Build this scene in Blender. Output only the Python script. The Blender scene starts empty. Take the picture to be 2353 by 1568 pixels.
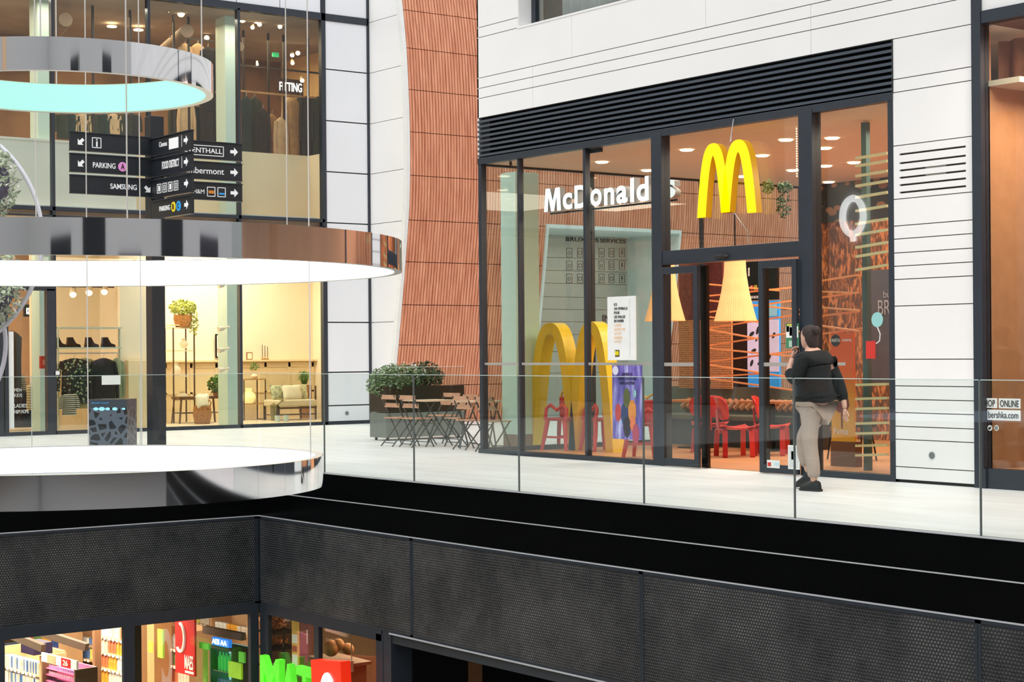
import bpy, bmesh, math, random
from mathutils import Vector, Matrix
random.seed(7)
SC = bpy.context.scene
COL = SC.collection
# ---------------------------------------------------------------- camera
# building frame: X runs along the restaurant front, Y into it, z = 0 is the walkway; the lens sits at 1.47 m
F_PX, YAW, HOR, ROLL, EYE = 4034.7, 0.642783, 812.3, 0.007768, 1.47
FW = Vector((-math.cos(YAW), math.sin(YAW), 0)); RT = Vector((math.sin(YAW), math.cos(YAW), 0)); UP = Vector((0, 0, 1))
CR, SR = math.cos(ROLL), math.sin(ROLL)
cam = bpy.data.objects.new('camera', bpy.data.cameras.new('camera')); COL.objects.link(cam)
cx_, cy_, cz_ = RT*CR - UP*SR, RT*SR + UP*CR, -FW
cam.matrix_world = Matrix(((cx_.x, cy_.x, cz_.x, 0), (cx_.y, cy_.y, cz_.y, 0), (cx_.z, cy_.z, cz_.z, EYE), (0, 0, 0, 1)))
cam.data.sensor_width = 36; cam.data.lens = F_PX/2353*36; cam.data.shift_y = (HOR-784)/2353
cam.data.clip_end = 300; cam.data.clip_start = 0.1
SC.camera = cam
# ---------------------------------------------------------------- light and exposure
w = bpy.data.worlds.new('world'); SC.world = w; w.use_nodes = True
wn = w.node_tree.nodes; wl = w.node_tree.links
bg = wn['Background']
tc = wn.new('ShaderNodeTexCoord'); sep = wn.new('ShaderNodeSeparateXYZ'); ramp = wn.new('ShaderNodeValToRGB')
mr = wn.new('ShaderNodeMapRange'); mr.inputs[1].default_value = -1; mr.inputs[2].default_value = 1
wl.new(tc.outputs['Generated'], sep.inputs[0]); wl.new(sep.outputs['Z'], mr.inputs[0]); wl.new(mr.outputs[0], ramp.inputs[0])
ramp.color_ramp.elements[0].position = 0.46; ramp.color_ramp.elements[0].color = (0.10, 0.10, 0.11, 1)
ramp.color_ramp.elements[1].position = 0.75; ramp.color_ramp.elements[1].color = (0.93, 0.97, 1.0, 1)
wl.new(ramp.outputs[0], bg.inputs[0]); bg.inputs[1].default_value = 1.35
def sun(name, rot, e, ang, col):
    d = bpy.data.lights.new(name, 'SUN'); d.energy = e; d.angle = ang; d.color = col
    o = bpy.data.objects.new(name, d); o.rotation_euler = rot; COL.objects.link(o)
sun('skylight_sun', (math.radians(38), 0, math.radians(22)), 1.3, math.radians(50), (1, 0.985, 0.96))
SC.view_settings.view_transform = 'Standard'; SC.view_settings.look = 'None'
SC.view_settings.gamma = 1; SC.view_settings.use_curve_mapping = False
SC.view_settings.exposure = 0.0
SC.cycles.max_bounces = 10; SC.cycles.transparent_max_bounces = 24; SC.cycles.diffuse_bounces = 4
SC.cycles.glossy_bounces = 4; SC.cycles.caustics_reflective = False; SC.cycles.caustics_refractive = False
SC.cycles.sample_clamp_indirect = 4
def area(name, loc, size, e, col=(1, .8, .6), rot=(0, 0, 0), sy=None):
    d = bpy.data.lights.new(name, 'AREA'); d.energy = e; d.color = col; d.size = size
    if sy: d.shape = 'RECTANGLE'; d.size_y = sy
    o = bpy.data.objects.new(name, d); o.location = loc; o.rotation_euler = rot; COL.objects.link(o); return o
# ---------------------------------------------------------------- surveying: where a sight line meets a real plane
def ray(x, y):
    dx, dy = x-1176.5, y-HOR
    a, b = CR*dx-SR*dy, SR*dx+CR*dy
    return FW + RT*(a/F_PX) - UP*(b/F_PX)
OE = Vector((0, 0, EYE))
def pY(x, y, Y): d = ray(x, y); return OE + d*(Y/d.y)
def pX(x, y, X): d = ray(x, y); return OE + d*(X/d.x)
def pZ(x, y, z=0.): d = ray(x, y); return OE + d*((z-EYE)/d.z)
def pD(x, y, D): return OE + ray(x, y)*D
# ---------------------------------------------------------------- materials
def lin(c): return tuple(((v/255)/12.92 if v/255 <= .04045 else ((v/255+.055)/1.055)**2.4) for v in c)
MATS = {}
def mat(name, c, rough=.5, metal=0., emit=0., ecol=None, var=.04, scale=6., bump=0., bscale=60., spec=.5, coat=0.):
    if name in MATS: return MATS[name]
    m = bpy.data.materials.new(name); m.use_nodes = True; MATS[name] = m
    n, l = m.node_tree.nodes, m.node_tree.links; b = n['Principled BSDF']
    col = lin(c)
    b.inputs['Roughness'].default_value = rough; b.inputs['Metallic'].default_value = metal
    b.inputs['Specular IOR Level'].default_value = spec; b.inputs['Coat Weight'].default_value = coat
    if var > 0:
        t = n.new('ShaderNodeTexCoord'); no = n.new('ShaderNodeTexNoise'); no.inputs['Scale'].default_value = scale
        no.inputs['Detail'].default_value = 4
        r = n.new('ShaderNodeValToRGB')
        r.color_ramp.elements[0].color = (*[v*(1-var*2) for v in col], 1); r.color_ramp.elements[0].position = .3
        r.color_ramp.elements[1].color = (*[min(1, v*(1+var)) for v in col], 1); r.color_ramp.elements[1].position = .7
        l.new(t.outputs['Object'], no.inputs['Vector']); l.new(no.outputs[0], r.inputs[0]); l.new(r.outputs[0], b.inputs['Base Color'])
    else: b.inputs['Base Color'].default_value = (*col, 1)
    if bump > 0:
        t = n.new('ShaderNodeTexCoord'); no = n.new('ShaderNodeTexNoise'); no.inputs['Scale'].default_value = bscale
        bp = n.new('ShaderNodeBump'); bp.inputs['Strength'].default_value = bump; bp.inputs['Distance'].default_value = .02
        l.new(t.outputs['Object'], no.inputs['Vector']); l.new(no.outputs[0], bp.inputs['Height']); l.new(bp.outputs[0], b.inputs['Normal'])
    if emit > 0:
        b.inputs['Emission Color'].default_value = (*lin(ecol or c), 1); b.inputs['Emission Strength'].default_value = emit
    return m
def glassmat(name, tint=(235, 242, 240), ior=1.45, gloss=1., rough=0.):
    if name in MATS: return MATS[name]
    m = bpy.data.materials.new(name); m.use_nodes = True; MATS[name] = m
    n, l = m.node_tree.nodes, m.node_tree.links; n.remove(n['Principled BSDF'])
    out = n['Material Output']; tr = n.new('ShaderNodeBsdfTransparent'); gl = n.new('ShaderNodeBsdfGlossy')
    fr = n.new('ShaderNodeFresnel'); mx = n.new('ShaderNodeMixShader'); mu = n.new('ShaderNodeMath'); mu.operation = 'MULTIPLY'
    # thin sheet: the same reflectance from either side
    geo = n.new('ShaderNodeNewGeometry')
    no = n.new('ShaderNodeTexNoise'); no.inputs['Scale'].default_value = .6
    bp = n.new('ShaderNodeBump'); bp.inputs['Strength'].default_value = .004; bp.inputs['Distance'].default_value = .02
    l.new(no.outputs[0], bp.inputs['Height']); l.new(bp.outputs[0], gl.inputs['Normal'])
    ic = n.new('ShaderNodeMath'); ic.operation = 'MULTIPLY_ADD'  # ior flips to its inverse on back faces
    ic.inputs[1].default_value = 1/ior-ior; ic.inputs[2].default_value = ior
    l.new(geo.outputs['Backfacing'], ic.inputs[0]); l.new(ic.outputs[0], fr.inputs['IOR'])
    mu.inputs[1].default_value = gloss
    tr.inputs[0].default_value = (*lin(tint), 1); gl.inputs['Roughness'].default_value = rough
    l.new(fr.outputs[0], mu.inputs[0]); l.new(mu.outputs[0], mx.inputs[0]); l.new(tr.outputs[0], mx.inputs[1]); l.new(gl.outputs[0], mx.inputs[2])
    l.new(mx.outputs[0], out.inputs[0])
    return m
M = dict(
    white=mat('white_cladding', (243, 241, 239), .45, var=.012, scale=.9),
    white2=mat('cool_white_panel', (235, 238, 243), .35, var=.012, scale=.7),
    frame=mat('anthracite_metal', (44, 51, 60), .38, var=.05),
    black=mat('black_metal', (7, 8, 9), .3, var=.05),
    fascia=mat('black_fascia', (5, 6, 7), .22, var=.1, scale=1.5, spec=.2),
    gap=mat('shadow_gap', (120, 108, 102), .8, var=0),
    steel=mat('brushed_steel', (190, 192, 195), .25, 1., var=.03),
    chrome=mat('polished_chrome', (225, 226, 230), .04, 1., var=0),
    slab=mat('concrete_slab', (90, 90, 90), .8),
    whitepaint=mat('white_paint', (235, 235, 232), .5, var=.02),
    shopglass=glassmat('shop_glass', (247, 251, 249)),
    railglass=glassmat('rail_glass', (247, 251, 250), 1.4, .7),
    railedge=mat('polished_glass_edge', (214, 232, 226), .25, 0, var=0),
    mirrorglass=glassmat('dark_glass', (120, 125, 115), 1.6, 1.6),
)
# ---------------------------------------------------------------- mesh building
class MB:
    def __init__(s): s.v = []; s.f = []; s.mi = []; s.cur = 0; s.smooth = set()
    def add(s, vs, fs, smooth=False):
        b = len(s.v); s.v += [Vector(p) for p in vs]
        for f in fs:
            if smooth: s.smooth.add(len(s.f))
            s.f.append([b+i for i in f]); s.mi.append(s.cur)
        return s
    def box(s, x0, x1, y0, y1, z0, z1):
        x0, x1 = sorted((x0, x1)); y0, y1 = sorted((y0, y1)); z0, z1 = sorted((z0, z1))
        vs = [(x0, y0, z0), (x1, y0, z0), (x1, y1, z0), (x0, y1, z0), (x0, y0, z1), (x1, y0, z1), (x1, y1, z1), (x0, y1, z1)]
        return s.add(vs, [(0, 3, 2, 1), (4, 5, 6, 7), (0, 1, 5, 4), (1, 2, 6, 5), (2, 3, 7, 6), (3, 0, 4, 7)])
    def quad(s, a, b, c, d): return s.add([a, b, c, d], [(0, 1, 2, 3)])
    def obox(s, p, u, v, n, a, b, c):          # oriented box, corner p, unit axes u v n, sizes a b c
        p, u, v, n = Vector(p), Vector(u)*a, Vector(v)*b, Vector(n)*c
        vs = [p, p+u, p+u+v, p+v, p+n, p+u+n, p+u+v+n, p+v+n]
        return s.add(vs, [(0, 3, 2, 1), (4, 5, 6, 7), (0, 1, 5, 4), (1, 2, 6, 5), (2, 3, 7, 6), (3, 0, 4, 7)])
    def bar(s, a, b, w, h=None, up=(0, 0, 1)):   # rectangular bar from a to b
        a, b = Vector(a), Vector(b); d = (b-a); L = d.length; d.normalize(); h = h or w
        sd = d.cross(Vector(up));
        if sd.length < 1e-3: sd = d.cross(Vector((1, 0, 0)))
        sd.normalize(); u = sd.cross(d).normalized()
        return s.obox(a-sd*w/2-u*h/2, sd, u, d, w, h, L)
    def tube(s, pts, r, n=8, closed=False, cap=True):
        pts = [Vector(p) for p in pts]; N = len(pts); rs = r if isinstance(r, (list, tuple)) else [r]*N
        vs = []; up = Vector((0, 0, 1)); prev = None
        for i, p in enumerate(pts):
            a = pts[(i-1) % N] if (i or closed) else p; b = pts[(i+1) % N] if (i < N-1 or closed) else p
            t = (b-a).normalized()
            if prev is None:
                sd = t.cross(up)
                if sd.length < .05: sd = t.cross(Vector((1, 0, 0)))
            else: sd = prev - t*prev.dot(t)
            sd.normalize(); prev = sd; u = t.cross(sd)
            for k in range(n):
                q = 2*math.pi*k/n; vs.append(p + sd*(math.cos(q)*rs[i]) + u*(math.sin(q)*rs[i]))
        fs = []
        for i in range(N if closed else N-1):
            j = (i+1) % N
            for k in range(n): fs.append((i*n+k, i*n+(k+1) % n, j*n+(k+1) % n, j*n+k))
        s.add(vs, fs, True)
        if cap and not closed:
            b = len(s.v)-N*n
            s.f.append([b+k for k in range(n)][::-1]); s.mi.append(s.cur); s.f.append([b+(N-1)*n+k for k in range(n)]); s.mi.append(s.cur)
        return s
    def lathe(s, c, prof, n=24, smooth=True, ax=None):     # prof: list of (r, z)
        c = Vector(c); vs = []; fs = []
        for r, z in prof:
            for k in range(n):
                q = 2*math.pi*k/n; vs.append(c+Vector((r*math.cos(q), r*math.sin(q), z)))
        for i in range(len(prof)-1):
            for k in range(n): fs.append((i*n+k, i*n+(k+1) % n, (i+1)*n+(k+1) % n, (i+1)*n+k))
        s.add(vs, fs, smooth)
        return s
    def ball(s, c, r, n=12, m=8, sq=(1, 1, 1)):
        c = Vector(c); vs = []; fs = []
        for i in range(m+1):
            a = math.pi*i/m
            for k in range(n):
                q = 2*math.pi*k/n
                vs.append(c+Vector((r*sq[0]*math.sin(a)*math.cos(q), r*sq[1]*math.sin(a)*math.sin(q), r*sq[2]*math.cos(a))))
        for i in range(m):
            for k in range(n): fs.append((i*n+k, (i+1)*n+k, (i+1)*n+(k+1) % n, i*n+(k+1) % n))
        return s.add(vs, fs, True)
    def prism(s, pts, n):      # polygon pts extruded by vector n
        n = Vector(n); k = len(pts); vs = [Vector(p) for p in pts]+[Vector(p)+n for p in pts]
        fs = [tuple(range(k))[::-1], tuple(range(k, 2*k))]+[(i, (i+1) % k, (i+1) % k+k, i+k) for i in range(k)]
        return s.add(vs, fs)
    def loft(s, rings, cap=True, smooth=True, closed=True):
        n = len(rings[0]); vs = [p for r in rings for p in r]; fs = []
        for i in range(len(rings)-1):
            for k in range(n if closed else n-1): fs.append((i*n+k, i*n+(k+1) % n, (i+1)*n+(k+1) % n, (i+1)*n+k))
        s.add(vs, fs, smooth)
        if cap:
            b = len(s.v)-len(vs)
            s.f.append([b+k for k in range(n)][::-1]); s.mi.append(s.cur); s.f.append([b+len(vs)-n+k for k in range(n)]); s.mi.append(s.cur)
        return s
def obj(name, mb, m, parent=None, world=True, bevel=0, subsurf=0, fix=True):
    me = bpy.data.meshes.new(name)
    off = Vector(parent_loc(parent)) if (parent and world) else Vector((0, 0, 0))
    me.from_pydata([tuple(p-off) for p in mb.v], [], mb.f); me.update()
    if isinstance(m, (list, tuple)):
        for q in m: me.materials.append(q)
        for p, i in zip(me.polygons, mb.mi): p.material_index = i
    else: me.materials.append(m)
    for i in mb.smooth:
        if i < len(me.polygons): me.polygons[i].use_smooth = True
    if fix:
        bm = bmesh.new(); bm.from_mesh(me); bmesh.ops.recalc_face_normals(bm, faces=bm.faces); bm.to_mesh(me); bm.free()
    if mb.smooth: me.set_sharp_from_angle(angle=math.radians(42))
    o = bpy.data.objects.new(name, me); COL.objects.link(o)
    if parent: o.parent = parent
    if bevel:
        b = o.modifiers.new('bevel', 'BEVEL'); b.width = bevel; b.segments = 2; b.limit_method = 'ANGLE'
    if subsurf:
        b = o.modifiers.new('subsurf', 'SUBSURF'); b.levels = subsurf; b.render_levels = subsurf
    return o
def parent_loc(p):
    l = Vector((0, 0, 0))
    while p: l += Vector(p.location); p = p.parent
    return l
def tag(o, label=None, cat=None, group=None, kind=None):
    if label: o['label'] = label
    if cat: o['category'] = cat
    if group: o['group'] = group
    if kind: o['kind'] = kind
    return o
def thing(name, label, cat, loc=(0, 0, 0), rz=0, group=None):
    o = bpy.data.objects.new(name, None); COL.objects.link(o); o.empty_display_size = .1
    o.location = loc; o.rotation_euler = (0, 0, rz); return tag(o, label, cat, group)
def struct(name, mb, m, label=None, parent=None, **k):
    o = obj(name, mb, m, parent, **k)
    if not parent: o['kind'] = 'structure'; o['label'] = label or name; o['category'] = name.split('_')[0]
    return o
def dup(root, loc, rz=0, label=None, group=None):
    r = root.copy(); COL.objects.link(r); r.location = loc; r.rotation_euler = (0, 0, rz)
    if label: r['label'] = label
    if group: r['group'] = group
    for ch in list(root.children):
        c = ch.copy(); COL.objects.link(c); c.parent = r
        for g in list(ch.children):
            d = g.copy(); COL.objects.link(d); d.parent = c
    return r
_font = {}
def glyph(body, ext=.01, off=0.0, shear=0, space=1.):
    key = (body, ext, off, shear, space)
    if key in _font: return _font[key]
    cu = bpy.data.curves.new('t', 'FONT'); cu.body = body; cu.size = 1; cu.extrude = ext; cu.offset = off; cu.shear = shear; cu.space_character = space
    cu.resolution_u = 6
    o = bpy.data.objects.new('t', cu); COL.objects.link(o); bpy.context.view_layer.update()
    me = bpy.data.meshes.new_from_object(o.evaluated_get(bpy.context.evaluated_depsgraph_get()))
    vs = [Vector(v.co) for v in me.vertices]; fs = [tuple(p.vertices) for p in me.polygons]
    bpy.data.objects.remove(o); bpy.data.curves.remove(cu); bpy.data.meshes.remove(me)
    _font[key] = (vs, fs); return vs, fs
def text(mb, body, p, u, v, w, h, depth=.004, off=0., n=None, shear=0, space=1.):
    """text squeezed into the box w x h whose lower-left corner is p; u, v unit axes; depth along n"""
    u, v = Vector(u), Vector(v); n = Vector(n) if n else u.cross(v)
    vs, fs = glyph(body, .5, off, shear, space)
    if not vs: return
    x0 = min(q.x for q in vs); x1 = max(q.x for q in vs); y0 = min(q.y for q in vs); y1 = max(q.y for q in vs)
    if w is None: w = (x1-x0)*h/(y1-y0)
    p = Vector(p)
    mb.add([p+u*((q.x-x0)/(x1-x0)*w)+v*((q.y-y0)/(y1-y0)*h)+n*((q.z+.5)*depth) for q in vs], fs)
def words(parent, m, items, name='lettering'):      # every word a part of its own
    for it in items:
        q = MB(); text(q, *it); obj(name, q, m, parent, world=False)
AX, AY, AZ = Vector((1, 0, 0)), Vector((0, 1, 0)), Vector((0, 0, 1))
# ================================================================ THE SETTING
YM, YE, XC, XL, YP = 15.17, 11.2, -20.566, -31.75, 20.03
# --- walkway slab (L-shaped around the void), pale honed stone
def stone():
    m = bpy.data.materials.new('pale_stone_floor'); m.use_nodes = True; n, l = m.node_tree.nodes, m.node_tree.links; b = n['Principled BSDF']
    t = n.new('ShaderNodeTexCoord'); mp = n.new('ShaderNodeMapping'); mp.inputs['Scale'].default_value = (.45, 2.6, 1)
    a = n.new('ShaderNodeTexNoise'); a.inputs['Scale'].default_value = 1.6; a.inputs['Detail'].default_value = 7
    r = n.new('ShaderNodeValToRGB'); e = r.color_ramp.elements
    e[0].position = .3; e[0].color = (*lin((222, 220, 217)), 1); e[1].position = .7; e[1].color = (*lin((238, 237, 237)), 1)
    br = n.new('ShaderNodeTexBrick'); br.inputs['Scale'].default_value = 1; br.inputs['Mortar Size'].default_value = .0025; br.offset = .5
    br.inputs['Brick Width'].default_value = 1.2; br.inputs['Row Height'].default_value = .6
    br.inputs['Color1'].default_value = (1, 1, 1, 1); br.inputs['Color2'].default_value = (.965, .965, .97, 1); br.inputs['Mortar'].default_value = (.86, .85, .84, 1)
    mx = n.new('ShaderNodeMix'); mx.data_type = 'RGBA'; mx.blend_type = 'MULTIPLY'; mx.inputs[0].default_value = 1
    l.new(t.outputs['Object'], mp.inputs[0]); l.new(mp.outputs[0], a.inputs['Vector']); l.new(a.outputs[0], r.inputs[0])
    l.new(t.outputs['Object'], br.inputs['Vector']); l.new(r.outputs[0], mx.inputs[6]); l.new(br.outputs['Color'], mx.inputs[7])
    l.new(mx.outputs[2], b.inputs['Base Color']); b.inputs['Roughness'].default_value = .42; b.inputs['Specular IOR Level'].default_value = .4
    return m
M['stone'] = stone()
f = MB(); f.box(-60, XC-.012, -14, 50, -.06, 0); f.box(XC-.012, 6, YE+.012, 50, -.06, 0)
struct('floor', f, M['stone'], 'pale stone walkway around the void')
s = MB(); s.box(-60, XC-.1, -14, 50, -1.7, -.065); s.box(XC-.1, 6, YE+.1, 50, -1.7, -.065)
struct('floor_slab', s, M['slab'], 'slab under the walkway')
# --- void edge: two black bands and three thin steel lines
tr = MB()
for z0, z1 in ((-.315, -.012), (-.635, -.333)):
    tr.box(XC-.03, 6, YE+.004, YE+.05, z0, z1); tr.box(XC-.05, XC-.004, -14, YE+.05, z0, z1)
struct('trim_1', tr, M['fascia'], 'black bands along the edge of the void')
tr = MB()
for z0, z1 in ((-.010, .002), (-.331, -.321), (-.653, -.640)):
    tr.box(XC-.012, 6, YE-.004, YE+.03, z0, z1); tr.box(XC-.03, XC+.004, -14, YE, z0, z1)
tr.box(-17.40, 6, YE-.012, YE+.03, -1.822, -1.806)
struct('trim_2', tr, mat('pale_edge_steel', (196, 198, 202), .5, .2, var=0), 'thin steel lines along the edge of the void')
# --- perforated parapet panels
def perforated():
    m = bpy.data.materials.new('perforated_metal'); m.use_nodes = True; n, l = m.node_tree.nodes, m.node_tree.links; b = n['Principled BSDF']
    def mth(op, a, c=None, v=None):
        q = n.new('ShaderNodeMath'); q.operation = op
        for i, s_ in enumerate((a, c)):
            if s_ is None: continue
            if isinstance(s_, (int, float)): q.inputs[i].default_value = s_
            else: l.new(s_, q.inputs[i])
        return q.outputs[0]
    g = n.new('ShaderNodeNewGeometry'); sp = n.new('ShaderNodeSeparateXYZ'); l.new(g.outputs['Position'], sp.inputs[0])
    P = .034; u = mth('ADD', sp.outputs['X'], sp.outputs['Y']); v = sp.outputs['Z']
    def cell(ou, ov):
        a = mth('SUBTRACT', mth('FRACT', mth('ADD', mth('DIVIDE', u, P), ou)), .5)
        c = mth('SUBTRACT', mth('FRACT', mth('ADD', mth('DIVIDE', v, P*1.732), ov)), .5)
        c = mth('MULTIPLY', c, 1.732)
        return mth('SQRT', mth('ADD', mth('MULTIPLY', a, a), mth('MULTIPLY', c, c))), c
    d1, c1 = cell(0, 0); d2, c2 = cell(.5, .5)
    d = mth('MINIMUM', d1, d2)
    hole = mth('LESS_THAN', d, .33)
    no = n.new('ShaderNodeTexNoise'); no.inputs['Scale'].default_value = 1.3; no.inputs['Detail'].default_value = 6; no.inputs['Roughness'].default_value = .7
    l.new(g.outputs['Position'], no.inputs['Vector'])
    # dusty insulation behind the sheet, mottled
    rb = n.new('ShaderNodeValToRGB'); e = rb.color_ramp.elements; e[0].position = .40; e[0].color = (.004, .005, .006, 1); e[1].position = .68; e[1].color = (.15, .145, .135, 1)
    l.new(no.outputs[0], rb.inputs[0])
    mx = n.new('ShaderNodeMix'); mx.data_type = 'RGBA'; mx.inputs[6].default_value = (.020, .023, .029, 1)
    l.new(hole, mx.inputs[0]); l.new(rb.outputs[0], mx.inputs[7]); ri = mth('MULTIPLY', mth('GREATER_THAN', d, .33), mth('LESS_THAN', d, .41)); m3 = n.new('ShaderNodeMix'); m3.data_type = 'RGBA'; m3.inputs[7].default_value = (.075, .08, .085, 1)  # paler ring painted round each hole, in place of a glint on its edge
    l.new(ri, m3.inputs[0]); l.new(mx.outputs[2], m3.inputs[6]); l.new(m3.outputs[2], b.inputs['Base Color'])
    # dished rims
    mr_ = n.new('ShaderNodeMapRange'); mr_.inputs[1].default_value = .2; mr_.inputs[2].default_value = .42; l.new(d, mr_.inputs[0])
    bp = n.new('ShaderNodeBump'); bp.inputs['Strength'].default_value = 1; bp.inputs['Distance'].default_value = .012
    l.new(mr_.outputs[0], bp.inputs['Height']); l.new(bp.outputs[0], b.inputs['Normal'])
    b.inputs['Roughness'].default_value = .38
    return m
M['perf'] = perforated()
seams = [XC+.02, -16.93, -12.90, -8.87, -4.84, 6]
for i in range(5):
    a, c = seams[i], seams[i+1]
    q = MB(); q.box(a+.03, c-.03, YE+.004, YE+.02, -1.775, -.685)
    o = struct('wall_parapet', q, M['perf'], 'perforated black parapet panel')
    q = MB(); q.box(a, a+.03, YE, YE+.03, -1.80, -.655); q.box(c-.03, c-.004, YE, YE+.03, -1.80, -.655)
    q.box(a, c-.004, YE, YE+.03, -.685, -.655); q.box(a, c-.004, YE, YE+.03, -1.80, -1.775)
    struct('trim_3', q, M['frame'], 'panel rim', parent=None)
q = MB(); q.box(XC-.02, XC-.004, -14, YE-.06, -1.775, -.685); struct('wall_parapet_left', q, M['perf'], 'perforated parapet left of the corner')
q = MB(); q.box(XC-.03, XC, -14, YE, -.685, -.655); q.box(XC-.03, XC, -14, YE, -1.80, -1.775); q.box(XC-.03, XC, YE-.06, YE, -1.8, -.655)
struct('trim_4', q, M['frame'], 'rim of the left parapet')
q = MB(); q.box(-17.4, 6, YE+.02, YE+.4, -1.93, -1.826); struct('trim_5', q, M['frame'], 'dark lip under the parapet')

# --- restaurant block: white rainscreen boards with open joints
def boards(name, plane, at, u0, u1, zs, vj, m, label, th=.014, g=.010, back=.05):
    """boards between the heights zs; vj[i] = vertical joints of row i"""
    q = MB(); q.cur = 0
    for i in range(len(zs)-1):
        z0, z1 = zs[i]+g/2, zs[i+1]-g/2
        us = [u0]+sorted(vj.get(i, []))+[u1]
        for a, c in zip(us[:-1], us[1:]):
            a2, c2 = a+(.003 if a != u0 else 0), c-(.003 if c != u1 else 0)
            if plane == 'Y': q.box(a2, c2, at, at+th, z0, z1)
            else: q.box(at-th, at, a2, c2, z0, z1)
    q.cur = 1
    if plane == 'Y': q.box(u0+.003, u1-.003, at+th+.02, at+th+back+.1, zs[0], zs[-1])
    else: q.box(at-th-back-.1, at-th-.02, u0+.003, u1-.003, zs[0], zs[-1])
    return struct(name, q, [m, M['gap']], label)
zp = [.03, .174, .478, .623, .776, .924, 1.074, 1.37, 1.963, 2.26, 2.408, 2.556, 2.711, 2.857, 3.155]
boards('wall_pier', 'Y', YM, -13.125, -12.02, zp, {}, M['white'], 'white boarded pier right of the restaurant')
boards('wall_pier_top', 'Y', YM, -13.125, -12.02, [3.75, 4.346, 4.492, 4.945], {}, M['white'], 'upper boards of the pier')
# vented board: six slots
q = MB(); q.cur = 0; zz = [3.205, 3.285, 3.365, 3.445, 3.525, 3.605]; xa, xb = -13.045, -12.125
edges = [3.160]+[v for z in (3.213, 3.296, 3.378, 3.459, 3.540, 3.638) for v in (z, z+.022)]+[3.745]
for i in range(0, len(edges)-1, 2): q.box(xa, xb, YM, YM+.03, edges[i], edges[i+1])
q.box(-13.125, xa, YM, YM+.03, 3.16, 3.745); q.box(xb, -12.02, YM, YM+.03, 3.16, 3.745)
q.cur = 1; q.box(-13.12, -12.03, YM+.06, YM+.15, 3.155, 3.75)
q.cur = 2; q.box(-12.70, -12.42, YM+.032, YM+.05, 3.37, 3.49)
struct('wall_pier_vent', q, [M['white'], M['gap'], mat('vent_stone', (190, 186, 175), .7)], 'slotted vent board in the pier')
q = MB(); q.box(-13.12, -12.02, YM+.03, YM+.1, 0, .03); struct('trim_6', q, M['black'], 'recess under the pier')
zu = [4.945, 5.237, 5.385, 5.537, 6.134]
boards('wall_front', 'Y', YM, -21.06, 6, zu, {0: [-19.72, -14.36, -9], 1: [-19.72, -14.36, -9], 2: [-19.72, -14.36, -9], 3: [-18.83, -16.15, -13.4, -10.7]}, M['white'], 'white boarded wall above the restaurant front')
boards('wall_front_left', 'Y', YM, -21.06, -20.06, [6.134, 6.282, 9.6], {}, M['white'], 'white boards left of the upper window')
boards('wall_front_right', 'Y', YM, -12.0, 6, [6.134, 6.282, 9.6], {}, M['white'], 'white boards right of the upper window')
q = MB(); q.box(-21.06, -21.03, YM, 26, 4.25, 9.6); q.box(-21.06, 6, YM+.25, 26, 4.95, 5.2)
struct('wall_side', q, M['white'], 'side wall of the restaurant block')
# upper window: reveal, sloping sill, frame, glass, curtains
q = MB(); q.box(-20.07, -20.05, YM+.01, YM+.26, 6.14, 9.6)
q.add([(-20.06, YM-.01, 6.145), (-12, YM-.01, 6.145), (-12, YM+.26, 6.19), (-20.06, YM+.26, 6.19), (-20.06, YM-.01, 6.12), (-12, YM-.01, 6.12), (-12, YM+.26, 6.12), (-20.06, YM+.26, 6.12)],
      [(0, 1, 2, 3), (4, 7, 6, 5), (0, 4, 5, 1), (1, 5, 6, 2), (2, 6, 7, 3), (3, 7, 4, 0)])
struct('trim_7', q, M['white'], 'white reveal and sill of the upper window')
wf = MB(); wf.box(-20.05, -19.96, YM+.24, YM+.32, 6.19, 9.6)
for x in (-17, -14): wf.box(x-.04, x+.04, YM+.24, YM+.32, 6.19, 9.6)
w1 = struct('window_1', wf, M['frame'], 'upper window')
q = MB(); q.box(-19.96, -12, YM+.27, YM+.28, 6.19, 9.6); obj('pane', q, M['shopglass'], w1)
q = MB(); vs = []; fs = []; N = 240
for i in range(N+1):
    x = -19.75+i*(7.5/N); y = YM+.55+.05*math.sin(i*.62)+.03*math.sin(i*.23+1)
    vs += [(x, y, 6.0), (x, y, 9.6)]
    if i: fs.append((2*i-2, 2*i, 2*i+1, 2*i-1))
q.add(vs, fs, True); cu = obj('curtain', q, mat('grey_curtain', (176, 172, 170), .8, var=.15, scale=2), w1)
q = MB(); q.box(-21, -12, YM+1.2, YM+1.25, 5.2, 9.6); struct('wall_upper_room', q, mat('beige_room', (190, 165, 140), .8), 'wall of the upper room')

# --- black louvre band
lv = thing('ventilation_louvre', 'long black louvred grille above the restaurant windows', 'grille', (-17, YM, 4.3))
q = MB(); q.box(-20.98, -13.13, YM+.16, YM+.2, 4.355, 4.94); obj('back_panel', q, M['black'], lv)
for k in range(8):
    z = 4.372+k*.0715; q = MB(); y = YM-.012
    q.prism([(-21.05, y, z), (-21.05, y+.002, z+.030), (-21.05, y+.07, z+.056), (-21.05, y+.08, z+.046), (-21.05, y+.03, z)], (7.925, 0, 0))
    obj('slat', q, mat('louvre_metal', (62, 70, 80), .4, var=.03), lv)
q = MB(); q.box(-13.14, -13.12, YM-.01, YM+.16, 4.35, 4.945); q.box(-21.05, -13.13, YM+.0, YM+.1, 4.936, 4.946); obj('end_plate', q, M['black'], lv)

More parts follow.
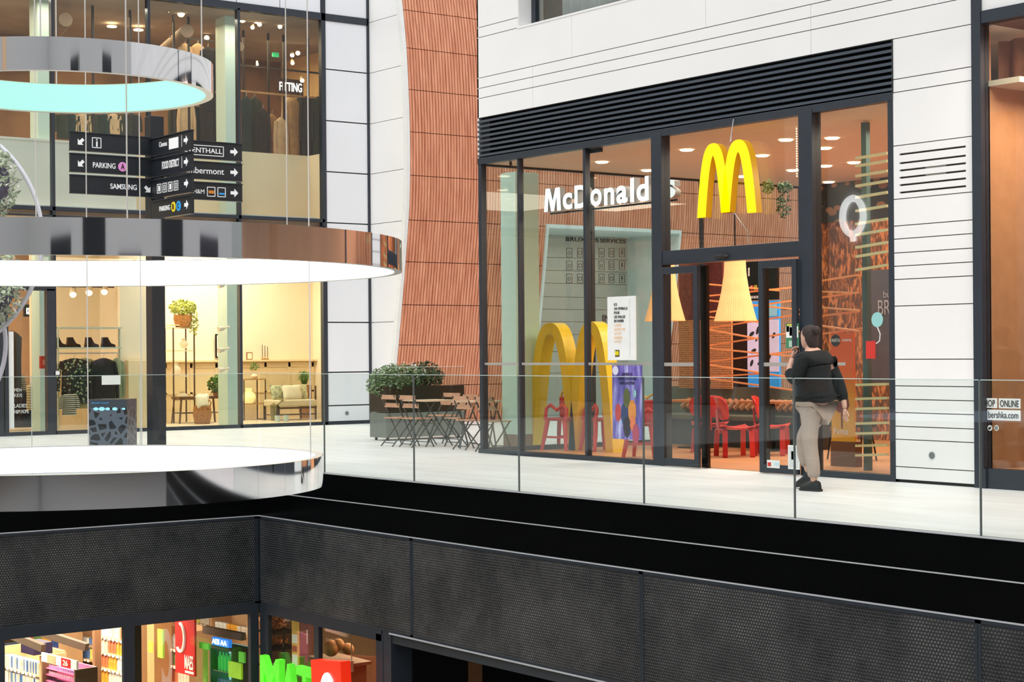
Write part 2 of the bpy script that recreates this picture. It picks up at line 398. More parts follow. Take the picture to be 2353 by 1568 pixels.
# --- restaurant front: frame members
FD = .10
q = MB()
q.box(-21.06, -13.125, YM-.012, YM+FD, 4.262, 4.355)                       # head
q.box(-21.06, -20.985, YM, YM+FD, 0, 4.27)                                  # corner post
for x, w_ in ((-20.10, .04), (-18.60, .05)): q.box(x-w_/2, x+w_/2, YM+.01, YM+FD, .06, 4.27)
q.box(-17.185, -16.99, YM-.02, YM+.14, 0, 4.30)
q.box(-14.56, -14.345, YM-.02, YM+.14, 0, 4.30)
q.box(-13.205, -13.125, YM-.005, YM+FD, 0, 4.27)
q.box(-21.08, -17.18, YM-.02, YM+FD, 0, .065); q.box(-14.35, -13.125, YM-.01, YM+FD, 0, .075)
q.box(-17.0, -14.54, YM-.01, YM+.14, 2.595, 2.775)                          # transom over the doors
fr = struct('window_2', q, M['frame'], 'dark frame of the restaurant front', bevel=.004)
for i, (a, c, z0, z1) in enumerate(((-20.985, -20.12, .065, 4.262), (-20.08, -18.625, .065, 4.262), (-18.575, -17.185, .065, 4.262), (-16.99, -14.56, 2.775, 4.262), (-14.345, -13.205, .075, 4.262))):
    q = MB(); q.box(a, c, YM+.045, YM+.057, z0, z1); obj('pane', q, M['shopglass'], fr)
for x in (-20.42, -18.36):
    q = MB(); q.box(x-.32 if x > -19 else x, x+.01, YM+.1, YM+.14, 4.20, 4.26)
    obj('vent_bracket', q, M['frame'], fr)
# frosted safety stripe on the panes
q = MB()
for a, c in ((-20.985, -20.12), (-20.08, -18.625), (-18.575, -17.185), (-14.345, -13.9)): q.box(a, c, YM+.040, YM+.044, 1.30, 1.335)
obj('safety_stripe', q, mat('frosted_film', (158, 154, 146), .6, var=0), fr)
# sliding doors
def sdoor(n, x0, x1, yo, label):
    q = MB(); y0, y1 = YM+yo, YM+yo+.05; t = .075
    for a, c in ((x0, x0+t), (x1-t, x1)): q.box(a, c, y0, y1, .01, 2.56)
    q.box(x0+t, x1-t, y0, y1, .01, .11); q.box(x0+t, x1-t, y0, y1, 2.47, 2.56)
    d = struct('door_%d' % n, q, M['frame'], label, bevel=.004)
    q = MB(); q.box(x0+t, x1-t, y0+.02, y0+.03, .11, 2.47); obj('pane', q, M['shopglass'], d)
    q = MB(); q.box(x0+t, x1-t, y0+.012, y0+.016, 1.29, 1.335); obj('safety_stripe', q, MATS['frosted_film'], d)
    return d
sdoor(1, -16.985, -16.27, -.075, 'left sliding door of the restaurant')
sdoor(2, -15.19, -14.56, -.075, 'right sliding door of the restaurant')
q = MB(); q.box(-16.33, -16.22, YM+.04, YM+.09, .01, 2.56); q.box(-15.24, -15.17, YM+.04, YM+.09, .01, 2.56); struct('trim_8', q, M['black'], 'inner door jambs')
q = MB(); q.ball((-15.86, YM-.045, 2.655), 1, 14, 8, (.13, .035, .026)); snr = obj('door_sensor', q, M['black']); snr.location = (0, 0, 0)
tag(snr, 'small black motion sensor over the sliding doors', 'sensor')
# restaurant room
M['mcfloor'] = mat('warm_wood_floor', (214, 150, 105), .35, var=.08, scale=2)
M['mcwall'] = mat('warm_wall', (196, 140, 98), .7, var=.05)
M['mcceil'] = mat('warm_ceiling', (222, 196, 170), .8, var=.02)
q = MB(); q.box(-21.0, -11.5, YM+.1, 25, .001, .01); struct('floor_restaurant', q, M['mcfloor'], 'wooden floor of the restaurant')
q = MB(); q.box(-21.03, -11.5, YM+.1, 25, 4.27, 4.33); struct('ceiling_restaurant', q, M['mcceil'], 'restaurant ceiling')
q = MB(); q.box(-21.04, -20.97, YM+.1, 25, 4.24, 4.4); q.box(-21.04, -20.97, YM+.1, 25, 0, .08)
for y in (17.3, 19.6, 21.9, 24.2): q.box(-21.03, -20.98, y-.03, y+.03, .08, 4.24)
sg = struct('window_3', q, M['frame'], 'side glazing of the restaurant')
q = MB(); q.box(-21.01, -20.998, YM+.1, 25, .08, 4.24); obj('pane', q, M['shopglass'], sg)
q = MB(); q.box(-21, -11.5, 25, 25.1, 0, 4.3); struct('wall_restaurant_back', q, M['mcwall'], 'back wall of the restaurant')
q = MB(); q.box(-12.0, -11.9, YM+.1, 25, 0, 4.3); struct('wall_restaurant_right', q, M['mcwall'], 'right wall of the restaurant')
# shop next door at the right edge
q = MB(); q.box(-12.02, -11.90, YM-.03, YM+.12, 0, 9.6); q.box(-11.9, 6, YM-.02, YM+.1, 0, .21); q.box(-11.9, 6, YM-.02, YM+.1, 4.93, 5.06); q.box(-9.2, -9.05, YM-.02, YM+.1, 0, 9.6)
q.box(-11.90, -11.86, YM-.045, YM+.02, .0, .21)
sh = struct('window_4', q, M['frame'], 'dark frame of the neighbouring shop window')
q = MB(); q.box(-11.9, 6, YM+.04, YM+.05, .21, 4.93); q.box(-11.9, 6, YM+.04, YM+.05, 5.06, 9.6); obj('pane', q, M['shopglass'], sh)
q = MB(); q.box(-11.75, 6, YM+1.6, YM+1.7, 0, 9.6); struct('wall_neighbour', q, mat('salmon_wall', (216, 152, 120), .7, var=.05, scale=1), 'salmon wall inside the neighbouring shop')
q = MB(); q.box(-11.88, 6, YM+.12, YM+1.6, 0, .2); struct('floor_neighbour', q, mat('tan_plinth', (200, 140, 105), .6), 'plinth of the neighbouring shop window')
q = MB(); q.box(-11.88, 6, YM+.12, YM+1.6, 4.93, 5.0); struct('ceiling_neighbour', q, mat('dark_wood_slats', (110, 66, 42), .6, var=.2, scale=20), 'ceiling of the neighbouring shop window')

# ================================================================ LEFT FACADE
fy = [18.9, 16.92, 14.95, 12.98]
q = MB()
q.box(XL-.1, XL+.02, -2, 20.0, 8.47, 8.62)
q.box(XL-.1, XL+.02, 18.85, 18.95, 0, 9.9); q.box(XL-.1, XL+.02, 19.97, 20.08, 0, 9.9)
for y in fy[1:]: q.box(XL-.1, XL+.02, y-.028, y+.028, 0, 8.5)
q.box(XL-.1, XL+.02, -2, 18.9, 0, .07); q.box(XL-.1, XL+.02, 18.9, 20.0, 0, .06)
q.box(XL-.1, XL+.02, -2, 18.9, 4.24, 4.31); q.box(XL-.1, XL+.02, -2, 18.9, 4.12, 4.15)
for y in (11.0, 9, 7, 5, 3): q.box(XL-.1, XL+.02, y-.03, y+.03, 0, 8.5)
q.box(XL-.12, XL+.03, 11.9, 12.98, 2.72, 2.98)     # door head
q.box(XL-.1, XL+.03, 12.82, 12.98, 0, 2.75); q.box(XL-.1, XL+.03, 12.0, 12.07, 0, 2.75); q.box(XL-.1, XL+.03, 11.85, 11.97, 0, 2.75)
fl = struct('window_5', q, M['frame'], 'dark frame of the left shop front')
q = MB(); q.box(XL-.045, XL-.035, -2, 18.85, 4.31, 8.47); q.box(XL-.045, XL-.035, -2, 18.85, .07, 4.12); obj('pane', q, M['shopglass'], fl)
zl = [.06, .40, 1.10, 2.15, 3.2, 4.24, 5.31, 6.38, 7.46, 8.54, 9.9]
q = MB(); q.cur = 0
for a, c in zip(zl[:-1], zl[1:]): q.box(XL-.04, XL, 18.95, 19.97, a+.013, c-.013)
q.cur = 1; q.box(XL-.1, XL-.05, 18.9, 20, 0, 9.9)
struct('wall_left_pier', q, [M['white2'], M['black']], 'cool white panels at the end of the left shop front')
q = MB(); q.cur = 0; ys = [-2]+[6.2+k*1.07 for k in range(12)]+[18.85]; ys = [-2, 5, 7, 9, 11, 12.1, 13.2, 14.3, 15.35, 16.4+.0, 17.4, 18.1-.02, 18.85]
ys = [-2, 9.3, 10.4, 11.5, 12.65, 13.7, 14.8, 15.85, 16.88, 17.88, 18.85]
for a, c in zip(ys[:-1], ys[1:]): q.box(XL-.04, XL, a+.01, c-.01, 8.62, 9.9)
q.cur = 1; q.box(XL-.1, XL-.05, -2, 18.9, 8.6, 9.9)
struct('wall_left_top', q, [M['white2'], M['black']], 'white panels above the left shop windows')
q = MB(); q.box(XC-.055, 6, 15, 15.01, -.0601, -.06) if 0 else None
# profile of the timber wall
PR = [(-.2, -31.12), (0, -31.08), (.69, -30.963), (1.055, -30.89), (1.8, -30.75), (2.685, -30.60), (3.3, -30.50), (3.851, -30.42), (4.4, -30.34), (5.011, -30.295), (5.8, -30.28), (6.54, -30.30), (7.2, -30.34), (7.9, -30.397), (8.83, -30.54), (9.9, -30.75)]
def XW(z):
    for (a, xa_), (b, xb_) in zip(PR[:-1], PR[1:]):
        if z <= b: t = (z-a)/(b-a); return xa_+(xb_-xa_)*t
    return PR[-1][1]
# white end wall between shop front and timber
q = MB(); q.cur = 0
for a, c in zip(zl[:-1], zl[1:]):
    n = 6
    for k in range(n):
        z0 = a+(c-a)*k/n+(.006 if k == 0 else 0); z1 = a+(c-a)*(k+1)/n-(.006 if k == n-1 else 0)
        q.prism([(XL, YP, z0), (XW(z0)-.13, YP, z0), (XW(z1)-.13, YP, z1), (XL, YP, z1)], (0, .05, 0))
q.cur = 1; q.prism([(XL-.2, YP+.06, 0), (-31.3, YP+.06, 0), (-30.9, YP+.06, 3), (-30.6, YP+.06, 5), (-30.6, YP+.06, 7), (-31, YP+.06, 9.9), (XL-.2, YP+.06, 9.9)], (0, .04, 0))
struct('wall_end', q, [M['white'], mat('grey_gap', (170, 168, 172), .8, var=0)], 'white end wall beside the timber')
q = MB(); zs = [i*.3 for i in range(34)]
rings = [[(XW(z)-.125, YP-.02, z), (XW(z)+.0, YP-.02, z), (XW(z)+.0, YP+.06, z), (XW(z)-.125, YP+.06, z)] for z in zs]
q.loft([[Vector(p) for p in r] for r in rings], smooth=False); struct('trim_9', q, M['whitepaint'], 'curved white edge of the timber wall')
# timber slats with the doorway cut out
def wood(name, dark, light):
    m = bpy.data.materials.new(name); m.use_nodes = True; n, l = m.node_tree.nodes, m.node_tree.links; b = n['Principled BSDF']
    t = n.new('ShaderNodeTexCoord'); mp = n.new('ShaderNodeMapping'); mp.inputs['Scale'].default_value = (4, 9, .6)
    a = n.new('ShaderNodeTexNoise'); a.inputs['Scale'].default_value = 2.2; a.inputs['Detail'].default_value = 8
    r = n.new('ShaderNodeValToRGB'); e = r.color_ramp.elements; e[0].position = .3; e[0].color = (*lin(dark), 1); e[1].position = .72; e[1].color = (*lin(light), 1)
    l.new(t.outputs['Object'], mp.inputs[0]); l.new(mp.outputs[0], a.inputs['Vector']); l.new(a.outputs[0], r.inputs[0]); l.new(r.outputs[0], b.inputs['Base Color'])
    b.inputs['Roughness'].default_value = .5; return m
M['slats'] = wood('cedar_slats', (200, 122, 88), (238, 168, 132))
PY0, PY1, PZ = 23.75, 27.6, 4.22
def slat(q, y, z0, z1, w_=.056, d=.05):
    zs = [z0]+[z for z in [k*.45 for k in range(1, 23)] if z0+.05 < z < z1-.05]+[z1]
    q.loft([[Vector((XW(z), y, z)), Vector((XW(z), y+w_, z)), Vector((XW(z)-d, y+w_, z)), Vector((XW(z)-d, y, z))] for z in zs], smooth=False)
zj = [0, .80, 1.66, 2.5, 3.39, 4.25, 5.17, 6.07, 6.95, 7.82, 8.63, 9.5, 9.9]
q = MB(); y = YP+.07
while y < 34:
    for a, c in zip(zj[:-1], zj[1:]):
        if PY0-.1 < y < PY1+.05 and a < PZ:
            if c <= PZ+.04: continue
            a = PZ+.08
        slat(q, y, a+.007, c-.007)
    y += .0735
struct('wall_timber', q, M['slats'], 'curved wall of vertical timber slats')
q = MB()
def backing(y0, y1, z0, z1):
    zs = [z0]+[k*.45 for k in range(1, 22) if z0 < k*.45 < z1]+[z1]
    q.loft([[Vector((XW(z)-.07, y0, z)), Vector((XW(z)-.07, y1, z)), Vector((XW(z)-.12, y1, z)), Vector((XW(z)-.12, y0, z))] for z in zs], smooth=False)
backing(YP+.06, PY0-.05, 0, 9.9); backing(PY0-.05, PY1+.05, PZ+.05, 9.9); backing(PY1+.05, 34, 0, 9.9)
struct('wall_timber_back', q, mat('dark_timber_back', (42, 22, 16), .8, var=.1), 'dark backing behind the timber slats')
# white portal in the timber and the boarded wall inside it
q = MB(); zs = [0, .7, 1.4, 2.1, 2.8, 3.5, PZ]
for y0, y1 in ((PY0-.06, PY0), (PY1, PY1+.06)):
    q.loft([[Vector((XW(z)+.05, y0, z)), Vector((XW(z)+.05, y1, z)), Vector((-32.4, y1, z)), Vector((-32.4, y0, z))] for z in zs], smooth=False)
q.box(-32.4, XW(PZ)+.05, PY0-.06, PY1+.06, PZ, PZ+.08)
struct('trim_10', q, mat('portal_metal', (214, 226, 222), .4, var=.02), 'pale metal portal in the timber wall')
# ================================================================ LEFT SHOPS: rooms behind the glass
cream = mat('cream_wall', (252, 238, 214), .8, var=.01)
q = MB(); q.box(-37, XL-.12, -2, 20.85, -.02, .03); struct('floor_left_shop', q, mat('shop_floor', (216, 196, 168), .5, var=.05), 'floor of the left shop')
q = MB(); q.box(-37, XL-.12, -2, 20.85, 4.13, 4.24); struct('ceiling_left_shop', q, mat('shop_ceiling', (238, 214, 182), .8, var=.02), 'ceiling of the lower left shop')
q = MB(); q.box(-35.6, -35.5, 14.0, 20.9, .03, 4.13); q.box(-35.5, XL-.14, 20.80, 20.85, .03, 4.13); struct('wall_home_room', q, cream, 'cream wall of the home shop')
yd0, yd1 = pX(276, 800, -33.3).y, pX(352, 800, -33.3).y; q = MB(); q.box(-35.5, -33.4, yd1-.2, yd1, .03, 4.13); struct('wall_divider', q, cream, 'cream dividing wall')
q = MB(); q.box(-35.5, -35.42, 14.3, 20.8, .03, 1.33)
for y in [14.5+k*.62 for k in range(11)]: q.box(-35.42, -35.40, y, y+.06, .03, 1.3)
q.box(-35.42, -35.40, 14.3, 20.8, 1.2, 1.3); q.box(-35.5, -35.30, 14.3, 20.8, 1.33, 1.37); q.box(-35.42, -35.40, 14.3, 20.8, .62, .66)
struct('trim_11', q, mat('cream_panelling', (248, 224, 182), .6, var=.01), 'cream wainscot with a ledge')
q = MB(); q.box(-37, -36.9, -2, 16.6, .03, 4.13); struct('wall_clothes_shop', q, mat('tan_wall', (226, 182, 142), .8, var=.03), 'tan wall of the clothes shop')
q = MB(); q.box(-33.4, -33.3, yd0, yd1, .03, 4.1); struct('wall_divider_end', q, cream, 'end of the dividing wall')
# pale column behind the glass on both floors
colm = mat('pale_green_column', (206, 224, 212), .6, var=.01)
colc = mat('pale_cream_column', (224, 222, 204), .6, var=.01)
for i, (x0, x1, w_) in enumerate(((521, 549, .42), (380, 396, .28), (316, 339, .3), (90, 121, .4), (0-60, 0-30, .3))):
    if i in (1, 2):
        continue
    a = pX(x0, 600, XL-.7).y; c = pX(x1, 600, XL-.7).y
    q = MB(); q.box(XL-.7-w_, XL-.7, a, c, 0, 4.1); q.box(XL-.7-w_, XL-.7, a, c, 4.35, 8.47); struct('wall_column', q, colm, 'pale column behind the shop glass')
# upper shop
q = MB(); q.box(-37, XL-.12, -2, 20.85, 8.47, 8.6); struct('ceiling_upper_shop', q, mat('grey_tan_ceiling', (150, 132, 115), .9, var=.15, scale=1), 'ceiling of the upper left shop')
q = MB(); q.box(-37, -36.9, -2, 20.9, 4.3, 8.47); struct('wall_upper_shop', q, mat('brown_shop_wall', (128, 98, 72), .9, var=.2, scale=1.2), 'brown wall of the upper left shop')
q = MB(); q.box(-37, XL-.14, 20.8, 20.9, 4.3, 8.47); struct('wall_upper_shop_side', q, mat('gold_side_wall', (238, 205, 150), .7), 'golden side wall of the upper left shop')
q = MB(); yr = pX(709, 360, XL-1.0).y; q.box(XL-1.2, XL-1.0, 14.98, yr, 4.32, 5.74); q.box(XL-1.2, XL-.15, yr, yr+.2, 4.32, 5.74)
struct('wall_low', q, mat('beige_low_wall', (242, 220, 186), .7, var=.02, scale=2), 'beige low wall behind the upper glass')
q = MB(); q.box(XL-1.2, XL-.5, 3, 14.9, 4.32, 5.6); q.box(XL-1.2, XL-.48, 3, 14.9, 5.6, 5.64)
struct('wall_low_left', q, mat('grey_beige_low_wall', (234, 228, 216), .7, var=.02, scale=2), 'grey beige low wall behind the upper glass')
q = MB(); q.box(XL-.5, XL-.12, -2, 18.8, 4.30, 4.34); struct('trim_12', q, M['whitepaint'], 'white ledge at the foot of the upper glass')
q = MB(); q.box(XL-1.4, XL-.9, 11.2, 11.3, 4.3, 8.4) ; q.box(XL-.62, XL-.6, 11.6, 12.15, 4.4, 8.4) if 0 else None
# upper shop light gantries
for a, x in enumerate((400, 440, 540)):
    pass
area('home_room_light', (-33.6, 17.4, 4.0), 3.0, 280, (1, .86, .66), (0, 0, 0), 3.6)
area('clothes_shop_light', (-34.2, 10.5, 4.0), 3.0, 260, (1, .80, .58), (0, 0, 0), 6)
area('upper_shop_light', (-34.4, 17.0, 8.3), 3.0, 230, (1, .72, .42), (0, 0, 0), 5)
area('upper_shop_light_left', (-34.4, 9.0, 8.3), 3.0, 260, (1, .78, .56), (0, 0, 0), 7)
area('low_wall_fill', (XL-.3, 12, 8.3), .3, 150, (1, .86, .68), sy=13)  # added fill lamp along the glass, brightens the low walls
# stop daylight pouring through the shops' far sides
q = MB(); q.box(-37.3, -37.2, -3, 21, -.1, 9.9); q.box(-37.2, XL-.1, -2.2, -2.1, 0, 9.9); q.box(-37.2, XL-.2, 20.95, 21.0, 0, 9.9)
struct('wall_left_block', q, M['slab'], 'outer walls of the left building')

# ---------------------------------------------------------------- home shop furniture (behind the lower right panes)
oakm = mat('oak', (196, 150, 100), .5, var=.12, scale=4)
darkmetal = mat('bronze_metal', (88, 66, 50), .4, .3)
potm = mat('terracotta', (190, 130, 85), .7)
leafm = mat('leaf_green', (104, 142, 62), .6, var=.25, scale=9)
leafy = mat('yellow_green_leaf', (176, 186, 78), .6, var=.25, scale=9)
leafd = mat('dark_leaf', (58, 88, 56), .6, var=.3, scale=12)
def foliage(q, c, rad, n, size, droop=0., shell=.5):
    for i in range(n):
        while True:
            d = Vector((random.uniform(-1, 1), random.uniform(-1, 1), random.uniform(-1, 1)))
            if shell < d.length <= 1: break
        p = Vector(c)+Vector((d.x*rad[0], d.y*rad[1], d.z*rad[2]))
        a = Vector((random.uniform(-1, 1), random.uniform(-1, 1), random.uniform(-.7, .9)-droop)).normalized()
        b = a.cross(Vector((random.uniform(-1, 1), random.uniform(-1, 1), random.uniform(-1, 1)))).normalized()
        s = size*random.uniform(.6, 1.3); m_ = a.cross(b)*s*.12
        q.add([p-a*s*.5, p-b*s*.22+m_, p+a*s*.5, p+b*s*.22+m_], [(0, 1, 2, 3)])
def blades(q, c, n, h, spread, w=.02):
    c = Vector(c)
    for i in range(n):
        a = random.uniform(0, 2*math.pi); s = random.uniform(.3, 1)*spread; hh = h*random.uniform(.6, 1.05)
        d = Vector((math.cos(a), math.sin(a), 0)); sd = Vector((-d.y, d.x, 0))*w
        p0, p1, p2 = c, c+d*s*.45+UP*hh, c+d*s+UP*hh*.72
        q.add([p0-sd*.5, p0+sd*.5, p1+sd*.5, p1-sd*.5, p2], [(0, 1, 2, 3), (3, 2, 4)])
def plant(name, label, cat, base, ph, pr, fh, fr, n, lm, pm, style='f', size=.08, potname='pot', group=None):
    t = thing(name, label, cat, base, 0, group)
    q = MB(); q.lathe((0, 0, 0), [(0.001, 0), (pr*.75, 0), (pr, ph*.6), (pr*.95, ph), (pr*.85, ph), (pr*.8, ph*.85), (.001, ph*.85)], 18)
    obj(potname, q, pm, t, world=False)
    q = MB()
    if style == 'f': foliage(q, (0, 0, ph+fh*.5), (fr, fr, fh*.6), n, size, .2)
    else: blades(q, (0, 0, ph*.85), n, fh, fr)
    obj('foliage', q, lm, t, world=False, fix=False); return t
XB = -34.4
# open display shelf with a trailing plant
def stand(name, label, x, y, w_, d, h, levels, m, t=.025, cat='shelf'):
    r = thing(name, label, cat, (x, y, .03))
    for a in (-1, 1):
        for b in (-1, 1):
            q = MB(); q.box(a*d/2-t/2, a*d/2+t/2, b*w_/2-t/2, b*w_/2+t/2, 0, h); obj('upright', q, m, r, world=False)
    for z in levels:
        q = MB(); q.box(-d/2, d/2, -w_/2, w_/2, z-.012, z+.012); obj('shelf_board', q, mat('pale_shelf', (236, 214, 176), .5), r, world=False)
    return r
sa, sb = pX(399, 900, XB), pX(447, 900, XB)
SH = pX(420, 757, XB).z
stand('display_shelf', 'tall bronze open shelf holding vases beside the round basket', XB-.2, (sa.y+sb.y)/2, sb.y-sa.y, .4, SH, [.5, 1.0, 1.55, 2.1, SH], darkmetal)
vase = mat('cream_ceramic', (240, 222, 196), .4)
def vasething(label, loc, r, h, m=vase, group=None, k=1.):
    q = MB(); q.lathe((0, 0, 0), [(.001, 0), (r*.6, 0), (r, h*.35), (r*.9, h*.6), (r*.4, h*.8), (r*.5*k, h), (r*.35*k, h), (.001, h*.75)], 16)
    o = obj('vase', q, m); o.location = loc; return tag(o, label, 'vase', group)
ym = (sa.y+sb.y)/2
vasething('small cream vase on the upper board of the bronze shelf', (XB-.2, ym+.1, 1.59+.03+.01), .09, .22)
vasething('cream jug on the middle board of the bronze shelf', (XB-.2, ym-.08, 1.012+.03), .1, .28)
vasething('round cream bowl on the low board of the bronze shelf', (XB-.2, ym+.05, .512+.03), .13, .16)
tp = plant('trailing_plant', 'trailing plant in a woven basket on top of the bronze shelf', 'plant', (XB-.1, pX(425, 757, XB).y, SH+.045), .27, .2, .3, .3, 420, leafy, mat('woven_basket', (176, 120, 66), .8, var=.2, scale=30, bump=.4), size=.09, potname='basket')
q = MB(); foliage(q, (0.1, .2, .1), (.1, .12, .34), 160, .08, .4, 0.); obj('trailing_stems', q, leafy, tp, world=False, fix=False)
# bench table, basket with cushions
def bench(name, label, x0, x1, yt, yb, Xp, m, legs=True, depth=.4, cat='bench'):
    a, c = pX(x0, yt, Xp), pX(x1, yt, Xp); z = a.z
    r = thing(name, label, cat, (Xp-depth/2, (a.y+c.y)/2, .03)); L = c.y-a.y
    q = MB(); q.box(-depth/2, depth/2, -L/2, L/2, z-.08, z-.03); obj('top', q, m, r, world=False)
    for a_ in (-1, 1):
        for b in (-1, 1):
            q = MB(); q.bar((a_*(depth/2-.03), b*(L/2-.05), z-.08), (a_*(depth/2-.01), b*(L/2-.0), 0), .03); obj('leg', q, m, r, world=False)
        q = MB(); q.box(a_*(depth/2-.04)-.01, a_*(depth/2-.04)+.01, -L/2+.05, L/2-.05, z*.35, z*.35+.02); obj('rail', q, m, r, world=False)
    return r
bench('low_table', 'low dark wooden table behind the round wicker basket', 413, 513, 913, 970, -34.0, mat('dark_wood', (104, 70, 46), .5, var=.15))
q = MB(); bx = pX(465, 970, -33.6)
bk = thing('wicker_basket', 'round wicker basket filled with cream cushions', 'basket', (-33.6, bx.y, .03))
q.lathe((0, 0, 0), [(.001, 0), (.16, 0), (.2, .2), (.18, .38), (.165, .38), (.18, .2), (.15, .03), (.001, .03)], 20); obj('basket_body', q, MATS['woven_basket'], bk, world=False)
q = MB(); q.tube([(0, .17, .34), (0, .21, .44), (0, .17, .5), (0, .13, .44), (0, .15, .36)], .012, 6); obj('handle', q, MATS['woven_basket'], bk, world=False)
cushm = mat('cream_cushion', (240, 228, 204), .9, var=.05, bump=.2)
def cushion(label, loc, w_, h, rz=0, m=cushm, tilt=0., group=None, d=.14):
    q = MB(); n = 10; rows = []
    for i in range(n+1):
        r = []
        for j in range(n+1):
            u, v = i/n*2-1, j/n*2-1; e = (1-u**4)*(1-v**4); k = 1+.10*abs(u*v)-.06*(u*u+v*v)
            r.append((u*w_/2*k, v*h/2*k, d/2*e**.5))
        rows.append(r)
    vs = [Vector(p) for r in rows for p in r]; nn = len(vs); vs += [Vector((p.x, p.y, -p.z)) for p in vs]
    fs = []
    for i in range(n):
        for j in range(n):
            a = i*(n+1)+j; fs.append((a, a+1, a+n+2, a+n+1)); fs.append((nn+a, nn+a+n+1, nn+a+n+2, nn+a+1))
    q.add([Matrix.Rotation(math.pi/2-tilt, 3, 'Y') @ Matrix.Rotation(math.pi/2, 3, 'Z') @ p for p in vs], fs, True)
    o = obj('cushion', q, m); o.location = loc; o.rotation_euler = (0, 0, rz); return tag(o, label, 'cushion', group)
cushion('pale cushion leaning in the wicker basket', (-33.55, bx.y-.03, .50), .3, .3, .2, tilt=.3)
cushion('cream cushion standing at the back of the wicker basket', (-33.68, bx.y+.05, .52), .28, .3, -.3, tilt=-.1)
# plants on the low table
c_ = pX(500, 905, -34.2); plant('potted_plant', 'bushy dark green plant on the low wooden table', 'plant', (-34.2, c_.y, .58), .10, .1, .32, .22, 240, leafm, potm, size=.12)
# picture, mantel pieces
q = MB(); a, c = pX(493, 768, -35.48), pX(521, 823, -35.48)
pc = thing('framed_picture', 'black framed white picture leaning on the wainscot ledge behind the column', 'picture', (-35.46, (a.y+c.y)/2, c.z))
q.box(0, .03, a.y-pc.location.y, c.y-pc.location.y, 0, a.z-c.z); obj('frame', q, M['black'], pc, world=False)
q = MB(); q.box(.03, .035, a.y-pc.location.y+.03, c.y-pc.location.y-.03, .03, a.z-c.z-.03); obj('print', q, M['whitepaint'], pc, world=False)
a, c = pX(566, 805, -35.4), pX(581, 824, -35.4)
pc = thing('small_picture_frame', 'small wooden picture frame on the wainscot ledge', 'picture', (-35.42, (a.y+c.y)/2, 1.37))
q = MB(); q.box(0, .02, -.075, .075, 0, .17); obj('frame', q, mat('brown_frame', (150, 96, 60), .6), pc, world=False)
q = MB(); q.box(.02, .024, -.055, .055, .02, .15); obj('print', q, MATS['cream_wall'], pc, world=False)
for i, x in enumerate((603, 609, 615)):
    y_ = pX(x, 824, -35.4).y; t = thing('candlestick', ['leftmost thin dark candle on the wainscot ledge', 'middle thin dark candle on the wainscot ledge', 'rightmost thin dark candle on the wainscot ledge'][i], 'candlestick', (-35.4, y_, 1.37), 0, 'candlesticks on the ledge')
    q = MB(); q.lathe((0, 0, 0), [(.001, 0), (.03, 0), (.03, .02), (.008, .03), (.008, .06), (.014, .07), (.001, .07)], 10); obj('holder', q, mat('brass', (190, 150, 80), .3, .8), t, world=False)
    q = MB(); q.tube([(0, 0, .07), (0, 0, .34-.02*i)], .008, 6); obj('candle', q, M['black'], t, world=False)
# console table with glass vases
a, c = pX(560, 871, -34.7), pX(611, 871, -34.7)
r = thing('console_table', 'slim dark metal console table by the bench', 'table', (-34.9, (a.y+c.y)/2, .03)); L = c.y-a.y
q = MB(); q.box(-.2, .2, -L/2, L/2, a.z-.06, a.z-.03); obj('top', q, oakm, r, world=False)
for y_ in (-L/2, L/2-.02):
    q = MB()
    for x_ in (-.2, .18): q.box(x_, x_+.02, y_, y_+.02, 0, a.z-.06)
    q.box(-.2, .2, y_, y_+.02, 0, .02); obj('leg_frame', q, darkmetal, r, world=False)
q = MB(); q.box(-.2, .2, -L/2, L/2, .35, .37); obj('lower_shelf', q, oakm, r, world=False)
ym = (a.y+c.y)/2; glow = mat('lit_glass', (255, 236, 170), .2, emit=.8, ecol=(255, 226, 150))
vasething('wide glowing glass jar on the lower shelf of the console table', (-34.9, ym-.05, .40), .16, .34, glow)
vasething('small vase with a plant on the console table', (-34.9, ym+.1, a.z), .08, .14)
q = MB(); foliage(q, (0, 0, .12), (.12, .12, .1), 90, .06); o = obj('sprig', q, leafm, fix=False); o.location = (-34.9, ym+.1, a.z+.14); tag(o, 'little green sprig in the console table vase', 'plant')
# bench with mattress, cushions and throw
a, c = pX(638, 935, -33.9), pX(726, 935, -33.9); L = c.y-a.y; ym = (a.y+c.y)/2
r = thing('daybed', 'low slatted metal daybed with a cream mattress by the plant', 'bench', (-34.2, ym, .03))
zt = pX(680, 922, -33.9).z
q = MB(); q.box(-.35, .35, -L/2, L/2, zt-.15, zt); obj('mattress', q, mat('cream_mattress', (232, 216, 186), .9, var=.03), r, world=False, bevel=.03)
for s_ in (-1, 1):
    for x_ in (-.34, .32):
        q = MB(); q.bar((x_, s_*(L/2-.02), 0), (x_, s_*(L/2-.02), zt-.05 if s_ < 0 else zt+.3), .03); obj('leg', q, darkmetal, r, world=False)
    q = MB(); q.bar((-.34, s_*(L/2-.02), .12), (.34, s_*(L/2-.02), .12), .02); obj('rail', q, darkmetal, r, world=False)
q = MB(); q.box(.30, .34, -L/2, L/2, zt-.20, zt-.16); q.box(.30, .34, -L/2, L/2, zt-.34, zt-.31); obj('side_rail', q, darkmetal, r, world=False)
pat = mat('leafy_print_fabric', (205, 205, 170), .9, var=.35, scale=14)
cushion('patterned cushion at the left end of the daybed', (-34.3, ym-L*.28, zt+.19), .36, .34, .2, pat, tilt=.3)
cushion('large cream cushion in the middle of the daybed', (-34.15, ym+.02, zt+.19), .48, .34, 0, tilt=.3)
